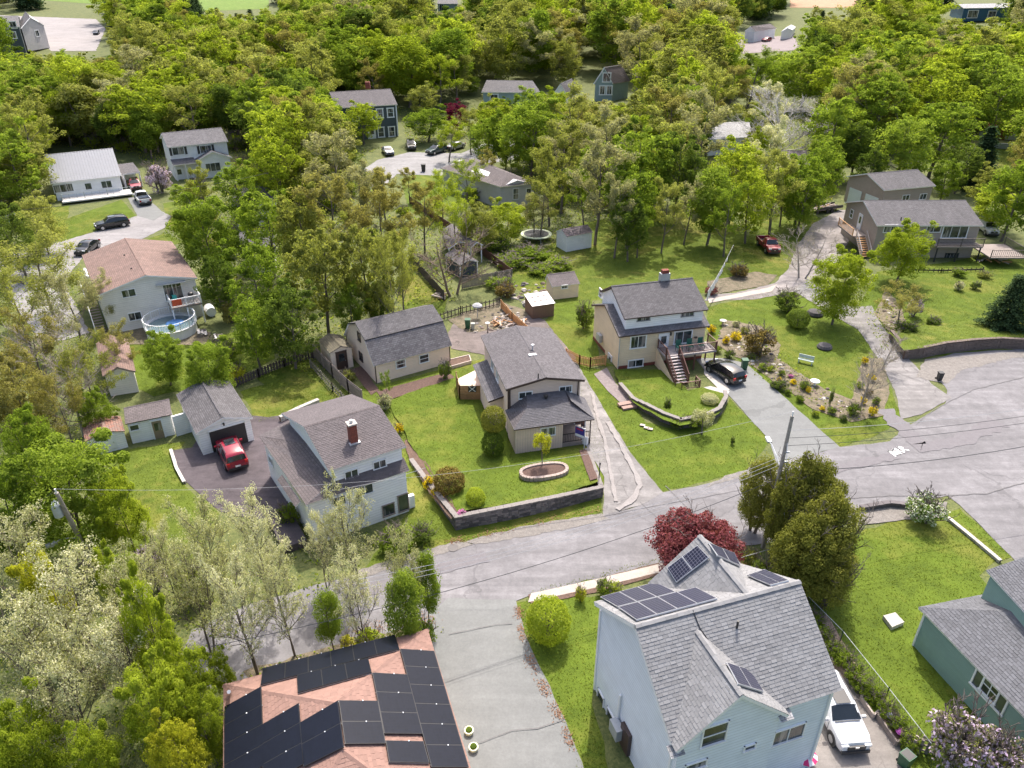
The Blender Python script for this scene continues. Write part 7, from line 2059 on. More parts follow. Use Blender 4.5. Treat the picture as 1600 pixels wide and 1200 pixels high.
car('parked_car', 'dark teal car in the tree shade at the left edge', 'suv', (28, 362), (14, 340), TEALP, 4.6, 1.85)
car('parked_car', 'red vehicle standing under the small carport', 'suv', (216, 303), (209, 287), RED, 4.4, 1.85)
car('parked_car', 'silver car left of the drive of the dark slate house', 'sedan', (613, 248), (600, 234), SILV, 4.6, 1.85)
car('parked_car', 'black suv in the middle in front of the dark slate house', 'suv', (645, 240), (640, 224), BLACK, 4.8, 1.95)
car('parked_car', 'long dark teal suv right of the drive of the dark slate house', 'suv', (664, 245), (700, 234), TEALP, 5.0, 1.95)
car('parked_car', 'pale car peeping out behind the dark teal suv', 'sedan', (703, 236), (722, 230), SILV, 4.4, 1.8)
car('parked_car', 'pale car with teal windscreen behind the right end of the taupe house', 'suv', (1552, 372), (1532, 356), SILV, 4.5, 1.85)
car('parked_car', 'dark car parked below the tall pale bare tree', 'suv', (1255, 213), (1275, 203), NAVYP, 4.6, 1.9)
car('parked_car', 'small blue car on the far street at the top left', 'hatch', (146, 58), (156, 50), NAVYP, 4.6, 1.9)
car('parked_car', 'tiny dark red car beside the small white garage at the top', 'hatch', (1192, 66), (1203, 64), RED, 4.6, 1.9)

def tractor(p, ang):
    root = thing('garden_tractor', 'small bright green garden tractor beside the utility trailer', 'tractor', (0, 0, 0)); g = paint('tractor_green', (.03, .35, .05))
    MB().box((.55, 0, .75), (1.1, .6, .5)).build('bonnet', g, root); MB().box((-.35, 0, .6), (.9, .8, .25)).build('deck', g, root); MB().box((-.3, 0, .9), (.45, .5, .4)).build('seat', DARKM, root)
    MB().tube([(.1, 0, .8), (-.05, 0, 1.2)], .03).build('steering_column', DARKM, root)
    for x_, r_w, y_ in ((.85, .28, .4), (-.5, .42, .5)):
        for s_ in (-1, 1): MB().tube([(x_, s_ * y_, r_w), (x_, s_ * (y_ + .2), r_w)], r_w, 14).build('wheel', RUBBER, root)
    root.location = p; root.rotation_euler[2] = ang
tractor(at(1247, 336), R(200))
def trailer(p, ang):
    root = thing('utility_trailer', 'long dark utility trailer loaded with scrap wood below the taupe garage', 'trailer', (0, 0, 0))
    MB().box((0, 0, .6), (5, 1.9, .12)).build('bed', WOOD, root)
    for s_ in (-1, 1): MB().box((0, s_ * .95, .85), (5, .06, .4)).build('side_rail', DARKM, root); 
    for x_ in (-.6, .3):
        for s_ in (-1, 1): MB().tube([(x_, s_ * .95, .35), (x_, s_ * 1.15, .35)], .34, 14).build('wheel', RUBBER, root)
    MB().bar((2.5, 0, .5), (3.6, 0, .45), .1).build('tow_bar', DARKM, root)
    for k in range(12): MB().bar((random.uniform(-2.3, 0), random.uniform(-.7, .7), .72 + random.random() * .3), (random.uniform(0, 2.3), random.uniform(-.7, .7), .75 + random.random() * .3), .12, .05).build('plank', [WOOD, PALEW, CEDAR][k % 3], root)
    root.location = p; root.rotation_euler[2] = ang
trailer(at(1290, 330), R(22))
def wood_pile(p, n, label, spread=1.5, name='wood_pile'):
    root = thing(name, label, 'wood pile', p)
    for k in range(n):
        a = random.uniform(0, 3.14); q = p + Vector((random.uniform(-1, 1) * spread, random.uniform(-1, 1) * spread * .7, .12 + random.random() * .35)); d = Vector((math.cos(a), math.sin(a), random.uniform(-.2, .2))) * random.uniform(.3, .8)
        MB().tube([q - d, q + d], random.uniform(.06, .12), 7).build('log', [WOOD, PALEW, CEDAR, PALEBARK][k % 4], root)
wood_pile(at(1510, 235), 40, 'heap of cut logs beside the stone walls of the red shed', 2.6)
wood_pile(at(1545, 408), 16, 'clutter of timber beside the right end of the taupe deck', 2.0)
wood_pile(at(796, 505), 34, 'heap of pale broken wood beside the cedar fence', 1.7); wood_pile(at(690, 465), 14, 'firewood at the foot of the gnarled tree', .9)

# ------------------------------------------------------------ poles, lamp, wires
POLEW = plain('weathered_pole_wood', (.3, .27, .24), .85, var=.3, scale=4)
def wire(label, a, b, sag=.6, r=.02, mat=None):
    r *= .75
    a, b = Vector(a), Vector(b)
    pts = [a.lerp(b, i / 24) - Vector((0, 0, sag * 4 * (i / 24) * (1 - i / 24))) for i in range(25)]
    return single(MB().tube(pts, r, 4), 'overhead_wire', mat or plain('aluminium_wire', (.4, .4, .41), .4), label, 'wire', 'overhead wires', origin=a)
def lamp_arm(root, p, d, L):
    pts = [p, p + d * L * .4 + Vector((0, 0, .35)), p + d * L * .8 + Vector((0, 0, .5)), p + d * L + Vector((0, 0, .42))]
    MB().tube(pts, .035, 6).build('lamp_arm', GALV, root)
    q = pts[-1]
    h_ = MB().box(q + d * .25, (.65, .3, .14), d).build('lamp_head', GALV, root)
    MB().lathe(q + d * .25 + Vector((0, 0, -.2)), [(.02, 0), (.14, .06), (.16, .14)], 10).build('lamp_glass', LAMPW, h_)
tR, bR = at(1238, 650, 10.5), at(1192, 856)
root = thing('utility_pole', 'leaning grey wooden utility pole with a lamp arm rising through the cedars', 'utility pole', bR)
MB().tube([bR - Vector((0, 0, .3)), bR.lerp(tR, .5), tR], [.16, .14, .11], 10).build('shaft', POLEW, root)
MB().tube([tR, tR + Vector((0, 0, .35))], .05).build('insulator', LAMPW, root)
lp = bR.lerp(tR, .62)
pL = at(1195, 680, lp.z + .3); dl = pL - lp; dl.z = 0
lamp_arm(root, lp, dl.normalized(), min(2.6, dl.length))
for k in (.55, .68, .75): MB().box(bR.lerp(tR, k) + Vector((.15, -.1, 0)), (.3, .1, .1)).build('bracket', GALV, root)
bL = at(152, 895); tL = at(88, 770, 7.4)
root = thing('utility_pole', 'grey wooden utility pole with a white transformer and lamp, among the lower left trees', 'utility pole', bL)
MB().tube([bL - Vector((0, 0, .3)), bL.lerp(tL, .5), tL], [.17, .16, .13], 10).build('shaft', POLEW, root)
MB().tube([tL, tL + Vector((0, 0, .3))], .06).build('insulator', LAMPW, root)
tp_ = bL.lerp(tL, .80); tc = Vector((tp_.x, tp_.y, tp_.z)) + Vector((-.42, -.1, -.4))
tr_ = MB().lathe(tc, [(.27, 0), (.28, .1), (.28, .85), (.24, .95), (.02, 1.0)], 16).build('transformer', plain('pale_blue_grey_steel', (.5, .54, .58), .4), root)
for k in range(3): MB().lathe(tc + Vector((.12 * math.cos(k * 2.1), .12 * math.sin(k * 2.1), .95)), [(.04, 0), (.06, .1), (.03, .25)], 8).build('bushing', LAMPW, tr_)
lamp_arm(root, bL.lerp(tL, .45), Vector((-.75, -.65, 0)).normalized(), 1.3)
wire('long pale wire crossing the picture from the transformer pole to the leaning pole', tL + Vector((0, 0, .3)), tR + Vector((0, 0, .35)), 2.0, .013)
far_r = at(1750, 615, 9.5)
for k, (z, lab) in enumerate(((0, 'top wire running right from the leaning pole'), (-.6, 'second wire running right from the leaning pole'), (-1.2, 'lowest wire of the three running right from the leaning pole'))):
    wire(lab, bR.lerp(tR, .9) + Vector((0, 0, z)), far_r + Vector((0, 0, z)), .5, .022, DARKM if k else None)
for k, lab in enumerate(('upper cable crossing the sloping lawn in front of the beige house', 'middle cable crossing the sloping lawn in front of the beige house', 'lower cable crossing the sloping lawn in front of the beige house')):
    wire(lab, bR.lerp(tR, .72) + Vector((0, 0, -.35 * k)), at(560, 905, 6.5) + Vector((0, 0, -.35 * k)), 1.0, .02)
wire('thick dark cable standing in for a wire shadow across the wide street', bR.lerp(tR, .6), at(1760, 665, 6.0), .8, .035, DARKM)  # added cable, stands in for the dark line of a wire's shadow
wire('dark cable over the lower driveway', bR.lerp(tR, .55), at(330, 1010, 5.5), 1.2, .03, DARKM)
wire('service wire dropping from the long wire to the white chimney house', at(665, 731, 7.6), at(508, 768, 6.0), .2, .02)
wire('pale guy wire running down from the leaning pole beside the cedars', bR.lerp(tR, .85), at(1222, 895, .2), .02, .025, WHITE)
wire('thin dark wire at the far left above the big green tree', tL + Vector((0, 0, .2)), at(-60, 850, 7.0), .3, .02, DARKM)
wire('wire above the lawn of the metal-roofed house', at(-60, 335, 7.5), at(420, 270, 8.5), .8, .03, DARKM)

# ------------------------------------------------------------ yard furniture and small things
def bin_(p, label, mat=GREENBIN, h=1.05, w=.58, lid=True, rz=0.0):
    root = thing('wheeled_bin', label, 'bin', p); d = Vector((math.cos(rz), math.sin(rz), 0))
    mb = MB()
    for z, k in ((0.05, .8), (h, 1.0)):
        for a_, b_ in ((-1, -1), (1, -1), (1, 1), (-1, 1)): mb.v.append(tuple(p + d * (a_ * w / 2 * k) + Vector((-d.y, d.x, 0)) * (b_ * w / 2 * k) + Vector((0, 0, z))))
    mb.f = [(3, 2, 1, 0), (0, 1, 5, 4), (1, 2, 6, 5), (2, 3, 7, 6), (3, 0, 4, 7), (4, 5, 6, 7)]
    mb.build('body', mat, root)
    if lid: MB().box(p + Vector((0, 0, h + .05)), (w * 1.1, w * 1.1, .09), d).build('lid', mat, root)
    else: MB().box(p + Vector((0, 0, h - .02)), (w * .86, w * .86, .06), d).build('opening', DARKM, root)
    for s_ in (-1, 1): MB().tube([p + Vector((-.2, s_ * .3, .1)), p + Vector((-.2, s_ * .24, .1))], .1, 10).build('wheel', RUBBER, root)
    return root
bin_(at(1162, 577), 'green wheeled bin behind the black hatchback'); bin_(at(731, 513), 'dark green bin in the yard behind the mauve tan house'); bin_(at(739, 515), 'small pale grey-green bin next to the dark green bin', plain('pale_bin', (.3, .33, .3)), .7, .42)
bin_(at(1412, 1196), 'green open-topped bin at the bottom edge beside the pallets', GREENBIN, .9, .6, False, .5); bin_(at(662, 268), 'dark bin at the edge of the round green court lawn', DARKM, 1.3, .8)
bin_(at(1467, 594), 'dark round drum at the edge of the wide street', DARKM, .8, .45); bin_(at(1378, 1110), 'tiny dark tub against the timber box', DARKM, .4, .3) if False else None
root = thing('wooden_pallet', 'grey wooden pallets leaning together at the lower right', 'pallet', at(1440, 1175))
p0 = at(1440, 1178)
for k in range(7): MB().box(p0 + Vector((-.6 + k * .2, .25 * (k % 2), .55)), (.14, .05, 1.15), (.8, -.6, 0)).build('board', [WOOD, PALEW][k % 2], root)
for k in range(3): MB().bar(p0 + Vector((-.8, .4, .15 + k * .4)), p0 + Vector((.7, -.1, .15 + k * .4)), .06, .1).build('bearer', WOOD, root)
single(MB().prism([at(1380, 962, .3), at(1399, 957, .3), at(1413, 972, .3), at(1394, 980, .3)], 0, .32), 'well_cover', CONC, 'square concrete slab lying in the drying lawn', 'concrete slab')
# pool with its white fence
pc = at(268, 512, .6); 
root = thing('round_pool', 'round above-ground pool with a white railing below the balcony', 'pool', (pc.x, pc.y, 0))
pr = 2.6
MB().lathe((pc.x, pc.y, 0), [(pr, 0), (pr, 1.05), (pr + .12, 1.06), (pr + .12, 1.12), (pr - .12, 1.12), (pr - .12, .95)], 32).build('pool_wall', WHITE, root)
MB().lathe((pc.x, pc.y, .955), [(pr - .12, 0), (pr - .13, .02)], 32).build('water', paint('pool_water', (.13, .2, .23), .06), root)
MB().lathe((pc.x + .3, pc.y + .4, .98), [(.9, 0), (.95, .06), (.3, .1)], 12).build('pool_cover', plain('blue_tarp', (.1, .25, .55), .4, var=.5, scale=3), root)
rp = [(pc.x + (pr + .1) * math.cos(2 * math.pi * i / 16), pc.y + (pr + .1) * math.sin(2 * math.pi * i / 16), 1.1) for i in range(16)]
railing(root, rp, .9, WHITE, .22, True, .03, .08)
def chair(p, label, mat, ang=0.0, group=None, s=1.0):
    root = thing('garden_chair', label, 'chair', (0, 0, 0), group)
    MB().box((0, 0, .43 * s), (.5 * s, .5 * s, .05)).build('seat', mat, root); MB().box((-.25 * s, 0, .75 * s), (.05, .5 * s, .6 * s)).build('backrest', mat, root)
    for a_ in (-1, 1):
        for b_ in (-1, 1): MB().bar((a_ * .21 * s, b_ * .21 * s, 0), (a_ * .22 * s, b_ * .22 * s, .43 * s), .04).build('leg', mat, root)
        MB().box((0, a_ * .27 * s, .62 * s), (.45 * s, .05, .04)).build('armrest', mat, root)
    root.location = p; root.rotation_euler[2] = ang
PALEG = plain('pale_green_metal', (.45, .52, .48), .5)
for (x, y), lab in zip(((190, 507), (204, 512), (215, 503)), ('leftmost pale garden chair on the pool house patio', 'nearest pale garden chair on the pool house patio', 'pale garden chair against the pool house wall')): chair(at(x, y), lab, PALEG, random.uniform(0, 6))
root = thing('garden_table', 'round white-legged patio table between the pale garden chairs', 'table', at(207, 503)); q = at(207, 503)
MB().lathe((q.x, q.y, .7), [(.5, 0), (.5, .03)], 16).build('table_top', PALEG, root)
for k in range(3): MB().bar((q.x + .3 * math.cos(k * 2.1), q.y + .3 * math.sin(k * 2.1), 0), (q.x, q.y, .7), .035).build('leg', PALEG, root)
chair(N_.P(N_.w - 3.0, -.8, 2.42), 'turquoise chair on the balcony above the pool', plain('turquoise_plastic', (.03, .35, .33)), 4.7)
single(MB().box(N_.P(N_.w * .72, -1.72, 2.95), (1.0, .05, .7), N_.q[1] - N_.q[0]), 'towel', plain('red_orange_towel', (.6, .1, .04), .9, var=.4, scale=5), 'red and orange towel hanging on the balcony rail above the pool', 'towel')
GRNCH = plain('dark_green_plastic', (.015, .11, .085), .5)
for p, lab in zip(chairs_at, ('left dark green chair on the balcony of the beige house', 'middle dark green chair on the balcony of the beige house', 'right dark green chair on the balcony of the beige house')): chair(p, lab, GRNCH, -1.3, s=1.1)
root = thing('garden_bench', 'small pale green bench on the garden lawn', 'bench', at(1258, 568)); q = at(1258, 568)
MB().box(q + Vector((0, 0, .42)), (1.5, .4, .06), (.85, -.5, 0)).build('seat', PALEG, root); MB().box(q + Vector((.1, .2, .7)), (1.5, .05, .35), (.85, -.5, 0)).build('backrest', PALEG, root)
for s_ in (-1, 1): MB().box(q + Vector((.55 * s_, -.32 * s_, .2)), (.08, .4, .4), (.85, -.5, 0)).build('leg', PALEG, root)
# trampoline
q = at(838, 366, .8); root = thing('trampoline', 'round trampoline with pale rim left of the tiny white shed', 'trampoline', (q.x, q.y, 0))
MB().lathe((q.x, q.y, .8), [(2.3, 0), (2.3, .08), (1.85, .1)], 28).build('rim_pad', plain('pale_green_pad', (.55, .6, .42), .6), root)
MB().lathe((q.x, q.y, .86), [(1.85, 0), (1.84, .05)], 28).build('mat', DARKM, root)
for k in range(6): MB().bar((q.x + 2.1 * math.cos(k), q.y + 2.1 * math.sin(k), 0), (q.x + 2.1 * math.cos(k), q.y + 2.1 * math.sin(k), .8), .06).build('leg', GALV, root)
# washing line
a, b = at(1106, 455, 2.2), at(1146, 383, 3.4)
root = thing('washing_line', 'washing line with white sheets running up from the beige house to the trees', 'washing line', (a.x, a.y, 0))
MB().tube([a.lerp(b, i / 12) - Vector((0, 0, .35 * 4 * i / 12 * (1 - i / 12))) for i in range(13)], .015, 4).build('rope', WHITE, root)
for i, (t, w_, h_) in enumerate(((.06, 1.3, 1.2), (.16, 1.1, .9), (.25, 1.0, 1.1), (.33, .9, .8), (.41, .9, 1.0), (.49, .8, .7), (.56, .9, .8), (.64, .7, .5), (.75, .5, .5))):
    p = a.lerp(b, t) - Vector((0, 0, .35 * 4 * t * (1 - t))); d = (b - a).normalized()
    mb = MB(); n = Vector((-d.y, d.x, 0)).normalized()
    g = [[p + d * (w_ * (u / 4 - .5)) + Vector((0, 0, -h_ * v / 3)) + n * (.07 * math.sin(u * 1.9 + v + i) * v / 3) for u in range(5)] for v in range(4)]
    for v in range(3):
        for u in range(4): mb.poly([g[v][u], g[v][u + 1], g[v + 1][u + 1], g[v + 1][u]]); mb.poly([q_ + n * .012 for q_ in (g[v + 1][u], g[v + 1][u + 1], g[v][u + 1], g[v][u])])
    mb.build('sheet', plain('white_cotton', (.72, .72, .74), .9, var=.05), root)
MB().tube([at(1147, 392), b], .06).build('line_post', WOOD, root)
# sign on the porch of the middle house
pB = at(906, 676, 1.5); dr = Vector((.8, -.6, 0)).normalized(); nB = Vector((dr.y, -dr.x, 0))
if nB.y > 0: nB = -nB
root = thing('real_estate_sign', 'blue and white real estate sign with red lettering at the porch corner', 'sign', (pB.x, pB.y, 0))
MB().box(pB, (.9, .04, .95), dr).build('board', plain('deep_violet_blue_print', (.05, .04, .25), .4), root)
MB().box(pB + nB * .025 + Vector((0, 0, -.3)), (.86, .012, .24), dr).build('lower_band', WHITE, root)
MB().box(pB + nB * .025 + Vector((.02, 0, .02)), (.5, .012, .3), dr).build('portrait_panel', plain('pale_pink_print', (.6, .4, .45), .5), root)
MB().box(pB + nB * .027 + Vector((0, 0, .32)), (.6, .012, .12), dr).build('red_line', plain('red_print', (.5, .03, .05), .5), root)
MB().bar(pB + dr * .5 + Vector((0, 0, -1.5)), pB + dr * .5 + Vector((0, 0, .6)), .06).build('post', WHITE, root); MB().bar(pB - dr * .45 + Vector((0, 0, .55)), pB + dr * .5 + Vector((0, 0, .55)), .05).build('arm', WHITE, root)
single(MB().box(at(914, 688, .4), (.5, .3, .7), dr), 'planter_box', WHITE, 'white box at the porch corner by the long drive', 'planter')
# painted scribble on the street
mb = MB(); o0 = at(1399, 714); e1 = (at(1421, 704) - o0).normalized(); e2 = Vector((-e1.y, e1.x, 0))
L_ = 1.0
for strokes in ([(0, 0), (.15, .9), (.25, .1)], [(.3, .1), (.45, .8), (.55, 0), (.3, .4)], [(.65, 0), (.75, .9), (.95, .7), (.75, .45), (1.0, 0)], [(1.1, .1), (1.2, .9), (1.45, .6), (1.2, .4), (1.5, 0)]):
    for p, q in zip(strokes[:-1], strokes[1:]):
        P_, Q_ = o0 + e1 * p[0] * 1.15 + e2 * p[1] * .9, o0 + e1 * q[0] * 1.15 + e2 * q[1] * .9
        mb.box(((P_ + Q_) / 2).to_tuple()[:2] + (.075,), ((Q_ - P_).length + .08, .13, .006), Q_ - P_)
single(mb, 'road_paint', plain('road_paint_white', (.75, .75, .74), .7), 'white sprayed scribble painted on the wide street', 'road marking', kind='structure')
def strip(name, pxs, wpx, mat, lift=.115):
    lift -= .055
    P = [at(x, y) for x, y in pxs]; mb = MB()
    rnd = random.Random(len(pxs) + int(pxs[0][0]))
    Q = []
    for a, b in zip(P[:-1], P[1:]):
        n = max(2, int((b - a).length / .5))
        Q += [a.lerp(b, i / n) for i in range(n)]
    Q.append(P[-1])
    L = []
    for i, p in enumerate(Q):
        d = (Q[min(i + 1, len(Q) - 1)] - Q[max(0, i - 1)]).normalized(); n_ = Vector((-d.y, d.x, 0)); w_ = wpx * rnd.uniform(.55, 1.2); o_ = rnd.uniform(-.05, .05)
        L.append((p + n_ * (w_ / 2 + o_), p - n_ * (w_ / 2 - o_)))
    for (a, b), (c_, d_) in zip(L[:-1], L[1:]): mb.poly([(a.x, a.y, lift), (b.x, b.y, lift), (d_.x, d_.y, lift), (c_.x, c_.y, lift)])
    o = mb.build(name, mat, None, (0, 0, 0)); o['kind'] = 'structure'
SEAL_SHADOW = plain('sealant_and_shadow_tone', (.11, .105, .11), .7, var=.2); PALEWEAR = dirt_m('pale_tyre_wear', (.205, .19, .185), (.30, .28, .275), 1.2, .1); DARKMEND = dirt_m('dark_road_mend', (.135, .125, .135), (.18, .17, .18), 2.5, .2); RUSTY = dirt_m('rusty_leaf_litter', (.22, .12, .08), (.34, .22, .16), 3, .2)
strip('tyre_track', [(925, 615), (935, 660), (945, 690), (952, 730), (958, 765), (962, 785)], .35, PALEWEAR, .17)
strip('tyre_track', [(950, 660), (972, 700), (990, 735), (1000, 760), (990, 780), (965, 798)], .45, PALEWEAR, .172)
strip('seal_and_shadow_line', [(1040, 760), (1090, 810), (1100, 845)], .06, SEAL_SHADOW, .12)
strip('seal_and_shadow_line', [(1000, 785), (1030, 812), (1050, 840)], .05, SEAL_SHADOW, .121)
strip('seal_and_shadow_line', [(700, 992), (760, 980), (800, 975)], .05, SEAL_SHADOW, .16); strip('seal_and_shadow_line', [(740, 1165), (800, 1142), (840, 1140), (880, 1125)], .05, SEAL_SHADOW, .161)
strip('seal_and_shadow_line', [(1340, 560), (1420, 590), (1452, 602)], .05, SEAL_SHADOW, .17); strip('seal_and_shadow_line', [(1430, 665), (1460, 640), (1520, 610), (1600, 590)], .07, SEAL_SHADOW, .1215)
strip('seal_and_shadow_line', [(1480, 775), (1540, 772), (1600, 755), (1660, 740)], .1, SEAL_SHADOW, .1225); strip('seal_and_shadow_line', [(1325, 780), (1400, 775), (1470, 778)], .08, SEAL_SHADOW, .1235)
strip('seal_and_shadow_line', [(800, 829), (850, 820), (930, 810), (1000, 795), (1100, 778), (1160, 765)], .05, SEAL_SHADOW, .1245)  # dark strip painted as the overhead cable's shadow across the street
LITTER = leafmat('fallen_rusty_leaves', [(.2, .11, .07), (.34, .2, .13)], .1)
def litter(pxs, n, spread):
    r_lift = .07
    P = [at(x, y) for x, y in pxs]; out = []
    g = np.random.default_rng(5)
    for k in range(n):
        t = (g.random() * (len(P) - 1)); c_ = .5 + .5 * math.sin(t * 7.3); 
        if g.random() > c_: continue
        p = P[int(t)].lerp(P[int(t) + 1], t % 1); out.append((p.x + g.normal() * spread, p.y + g.normal() * spread, r_lift + g.random() * .03))
    cards('leaf_litter', np.array(out), .09, [LITTER], g, 2.0)
litter([(809, 950), (815, 985), (832, 1040), (854, 1085), (878, 1130), (900, 1180)], 1400, .16)
litter([(700, 848), (760, 835), (860, 812), (940, 797)], 900, .2); litter([(560, 990), (640, 975), (670, 970)], 900, .35)
strip('mended_patch', [(560, 925), (640, 905), (720, 880), (760, 870)], 1.3, DARKMEND, .116)
strip('mended_patch', [(1380, 640), (1440, 700), (1500, 690), (1560, 660)], 1.8, DARKMEND, .1165)
strip('mended_patch', [(1200, 760), (1300, 735), (1400, 712)], 1.0, DARKMEND, .1172)
single(MB().lathe((at(708, 857).x, at(708, 857).y, .06), [(.38, 0), (.38, .012)], 18), 'manhole_cover', plain('cast_iron', (.08, .07, .07), .6), 'round iron manhole cover in the street below the stone wall corner', 'manhole cover')
# lamp post with white cap, parasol, heat pump
q = at(762, 520); root = thing('garden_lamp', 'short garden lamp post with a white cap behind the mauve tan house', 'lamp', q)
MB().tube([q, q + Vector((0, 0, 1.1))], .08).build('post', WOOD, root); MB().lathe(q + Vector((0, 0, 1.1)), [(.14, 0), (.26, .12), (.05, .22)], 12).build('cap', WHITE, root)
q = at(746, 497); root = thing('garden_parasol', 'faded closed-flat parasol standing in the barn yard', 'parasol', q)
MB().tube([q, q + Vector((0, 0, 1.9))], .04).build('pole', GALV, root); MB().lathe(q + Vector((0, 0, 1.5)), [(.6, 0), (.55, .12), (.3, .3), (.03, .4)], 12).build('canopy', plain('faded_fabric', (.42, .42, .44), .9), root)
# picnic bench and steps in the pool garden
for lab, x, y in (('pale picnic bench right of the pool', 342, 532), ('white board steps at the right rim of the pool', 316, 524)):
    q = at(x, y); root = thing('picnic_bench', lab, 'bench', q)
    for k in range(3): MB().box(q + Vector((-.3 + k * .32, .1 * k, .5 - k * .12)), (.28, 1.3, .06), (.9, .4, 0)).build('slat', plain('pale_slat', (.6, .56, .52)), root)
    for s_ in (-1, 1): MB().box(q + Vector((0, s_ * .5, .25)), (.6, .08, .5), (.9, .4, 0)).build('leg', WOOD, root)
# play swing frame
q = at(402, 545); root = thing('swing_frame', 'dark metal swing frame in the pool garden', 'swing', q)
for s_ in (-1, 1):
    for t in (-1, 1): MB().tube([q + Vector((s_ * 1.1 + t * .5, t * .6, 0)), q + Vector((s_ * 1.1, 0, 2.1))], .04).build('leg', DARKM, root)
MB().tube([q + Vector((-1.2, 0, 2.1)), q + Vector((1.2, 0, 2.1))], .05).build('top_bar', DARKM, root); MB().box(q + Vector((0, 0, .5)), (.9, .3, .05)).build('seat', WOOD, root)
# toys and parasol on the patio
q = at(1255, 1192); root = thing('striped_parasol', 'pink and white striped parasol at the bottom edge beside the patio', 'parasol', q)
for k in range(12):
    a0, a1 = 2 * math.pi * k / 12, 2 * math.pi * (k + 1) / 12; c_ = q + Vector((0, 0, .95))
    MB().poly([c_, c_ + Vector((.6 * math.cos(a0), .6 * math.sin(a0), -.35)), c_ + Vector((.6 * math.cos(a1), .6 * math.sin(a1), -.35))]).poly([c_ + Vector((.6 * math.cos(a1), .6 * math.sin(a1), -.37)), c_ + Vector((.6 * math.cos(a0), .6 * math.sin(a0), -.37)), c_ - Vector((0, 0, .02))]).build('gore', [plain('hot_pink_cloth', (.6, .03, .15), .8), plain('white_cloth', (.75, .74, .76), .8)][k % 2], root)
MB().tube([q, q + Vector((0, 0, .9))], .025).build('pole', WHITE, root)
for i, (x, y, c_, s_, lab) in enumerate(((1247, 1182, (.1, .5, .15), .22, 'green toy ball by the patio corner'), (1400, 1136, (.03, .12, .4), .22, 'blue toy in the long timber box'), (1405, 1146, (.7, .15, .6), .2, 'pink toy in the long timber box'), (1390, 1121, (.4, .4, .55), .2, 'pale violet flowers in the long timber box'), (1212, 1190, (.05, .1, .3), .25, 'small blue tub by the wall of the solar-panelled house'))):
    z = .45 if 1350 < x else 0
    single(MB().lathe(at(x, y, z), [(s_ * .5, 0), (s_, s_ * .6), (s_ * .9, s_ * 1.3), (s_ * .3, s_ * 1.8)], 10), 'toy', plain('toy_colour_' + 'abcde'[i], c_, .5), lab, 'toy')
for x, y, lab in ((733, 1146, 'upper oval planter beside the pink gutter'), (740, 1172, 'lower oval planter beside the pink gutter')):
    q = at(x, y); root = thing('oval_planter', lab, 'planter', q)
    MB().lathe(q, [(.2, 0), (.26, .25), (.26, .3), (.2, .3)], 16).build('pot', plain('cream_pot', (.65, .6, .4), .5), root); MB().lathe(q, [(.2, .28), (.16, .38), (.04, .42)], 10).build('plant', DEEP, root)
# rocks of the gardens
def rocks(name, poly, n, s0, s1, mats):
    xs_ = [p[0] for p in poly]; ys_ = [p[1] for p in poly]; mb = MB(); mi = []; k = 0
    rnd = random.Random(n)
    while k < n:
        x, y = rnd.uniform(min(xs_), max(xs_)), rnd.uniform(min(ys_), max(ys_))
        if not inside((x, y), poly): continue
        q = at(x, y); s_ = rnd.uniform(s0, s1); k += 1; b0 = len(mb.v)
        for z, rr in ((0, 1), (.45, .95), (.8, .5)):
            for j in range(6): 
                a_ = j * 1.047 + rnd.uniform(-.3, .3); f_ = rr * rnd.uniform(.75, 1.2)
                mb.v.append((q.x + s_ * f_ * math.cos(a_), q.y + s_ * f_ * .8 * math.sin(a_), q.z + z * s_ * .8))
        nf = len(mb.f)
        for r_r in range(2):
            for j in range(6): mb.f.append((b0 + r_r * 6 + j, b0 + r_r * 6 + (j + 1) % 6, b0 + r_r * 6 + 6 + (j + 1) % 6, b0 + r_r * 6 + 6 + j))
        mb.f.append(tuple(b0 + 12 + j for j in range(6))); m_ = rnd.randrange(len(mats)); mi += [m_] * (len(mb.f) - nf)
    o = mb.build(name, None, None, (0, 0, 0), 'stuff', mats=mats, midx=mi)
    return o
RK = [plain('grey_rock', (.22, .2, .19), .9, var=.3), plain('pale_rock', (.48, .44, .4), .9, var=.2), plain('brown_rock', (.16, .12, .1), .9, var=.3), plain('dark_rock', (.07, .065, .07), .9)]
rocks('garden_rocks', [(1125, 505), (1190, 520), (1225, 570), (1300, 612), (1340, 625), (1330, 655), (1270, 635), (1180, 575), (1115, 540)], 130, .1, .28, RK)
rocks('bank_rocks', [(1368, 492), (1386, 455), (1408, 482), (1426, 538), (1412, 542), (1390, 518)], 34, .12, .35, RK)
rocks('yard_debris', [(745, 500), (800, 480), (830, 495), (800, 520), (740, 520)], 90, .1, .3, RK)
rocks('yard_rocks', [(790, 440), (850, 440), (860, 480), (800, 480)], 60, .15, .4, RK)
rocks('wall_foot_stones', [(940, 490), (1000, 500), (930, 510)], 1, .1, .12, RK) if False else None
for x, y, rx, lab in ((1273, 492, 13, 'dark flat boulder beside the round clipped shrub'), (1288, 544, 12, 'dark smooth boulder in the shade of the lime tree')):
    q = at(x, y); s_ = rx * depth(q) / FPX
    mb = MB().lathe(q, [(s_ * .9, 0), (s_, s_ * .2), (s_ * .8, s_ * .5), (s_ * .25, s_ * .62)], 12)
    single(mb, 'boulder', RK[3], lab, 'boulder')
for x, y in ((1004, 664), (1010, 668), (1016, 670)): single(MB().box(at(x, y, .12), (.45, .3, .05), (.9, -.3, 0)), 'pale_stone', PALEW, 'pale flat stone lying on the sloping lawn below the curved wall', 'stone', 'pale stones below the curved wall')
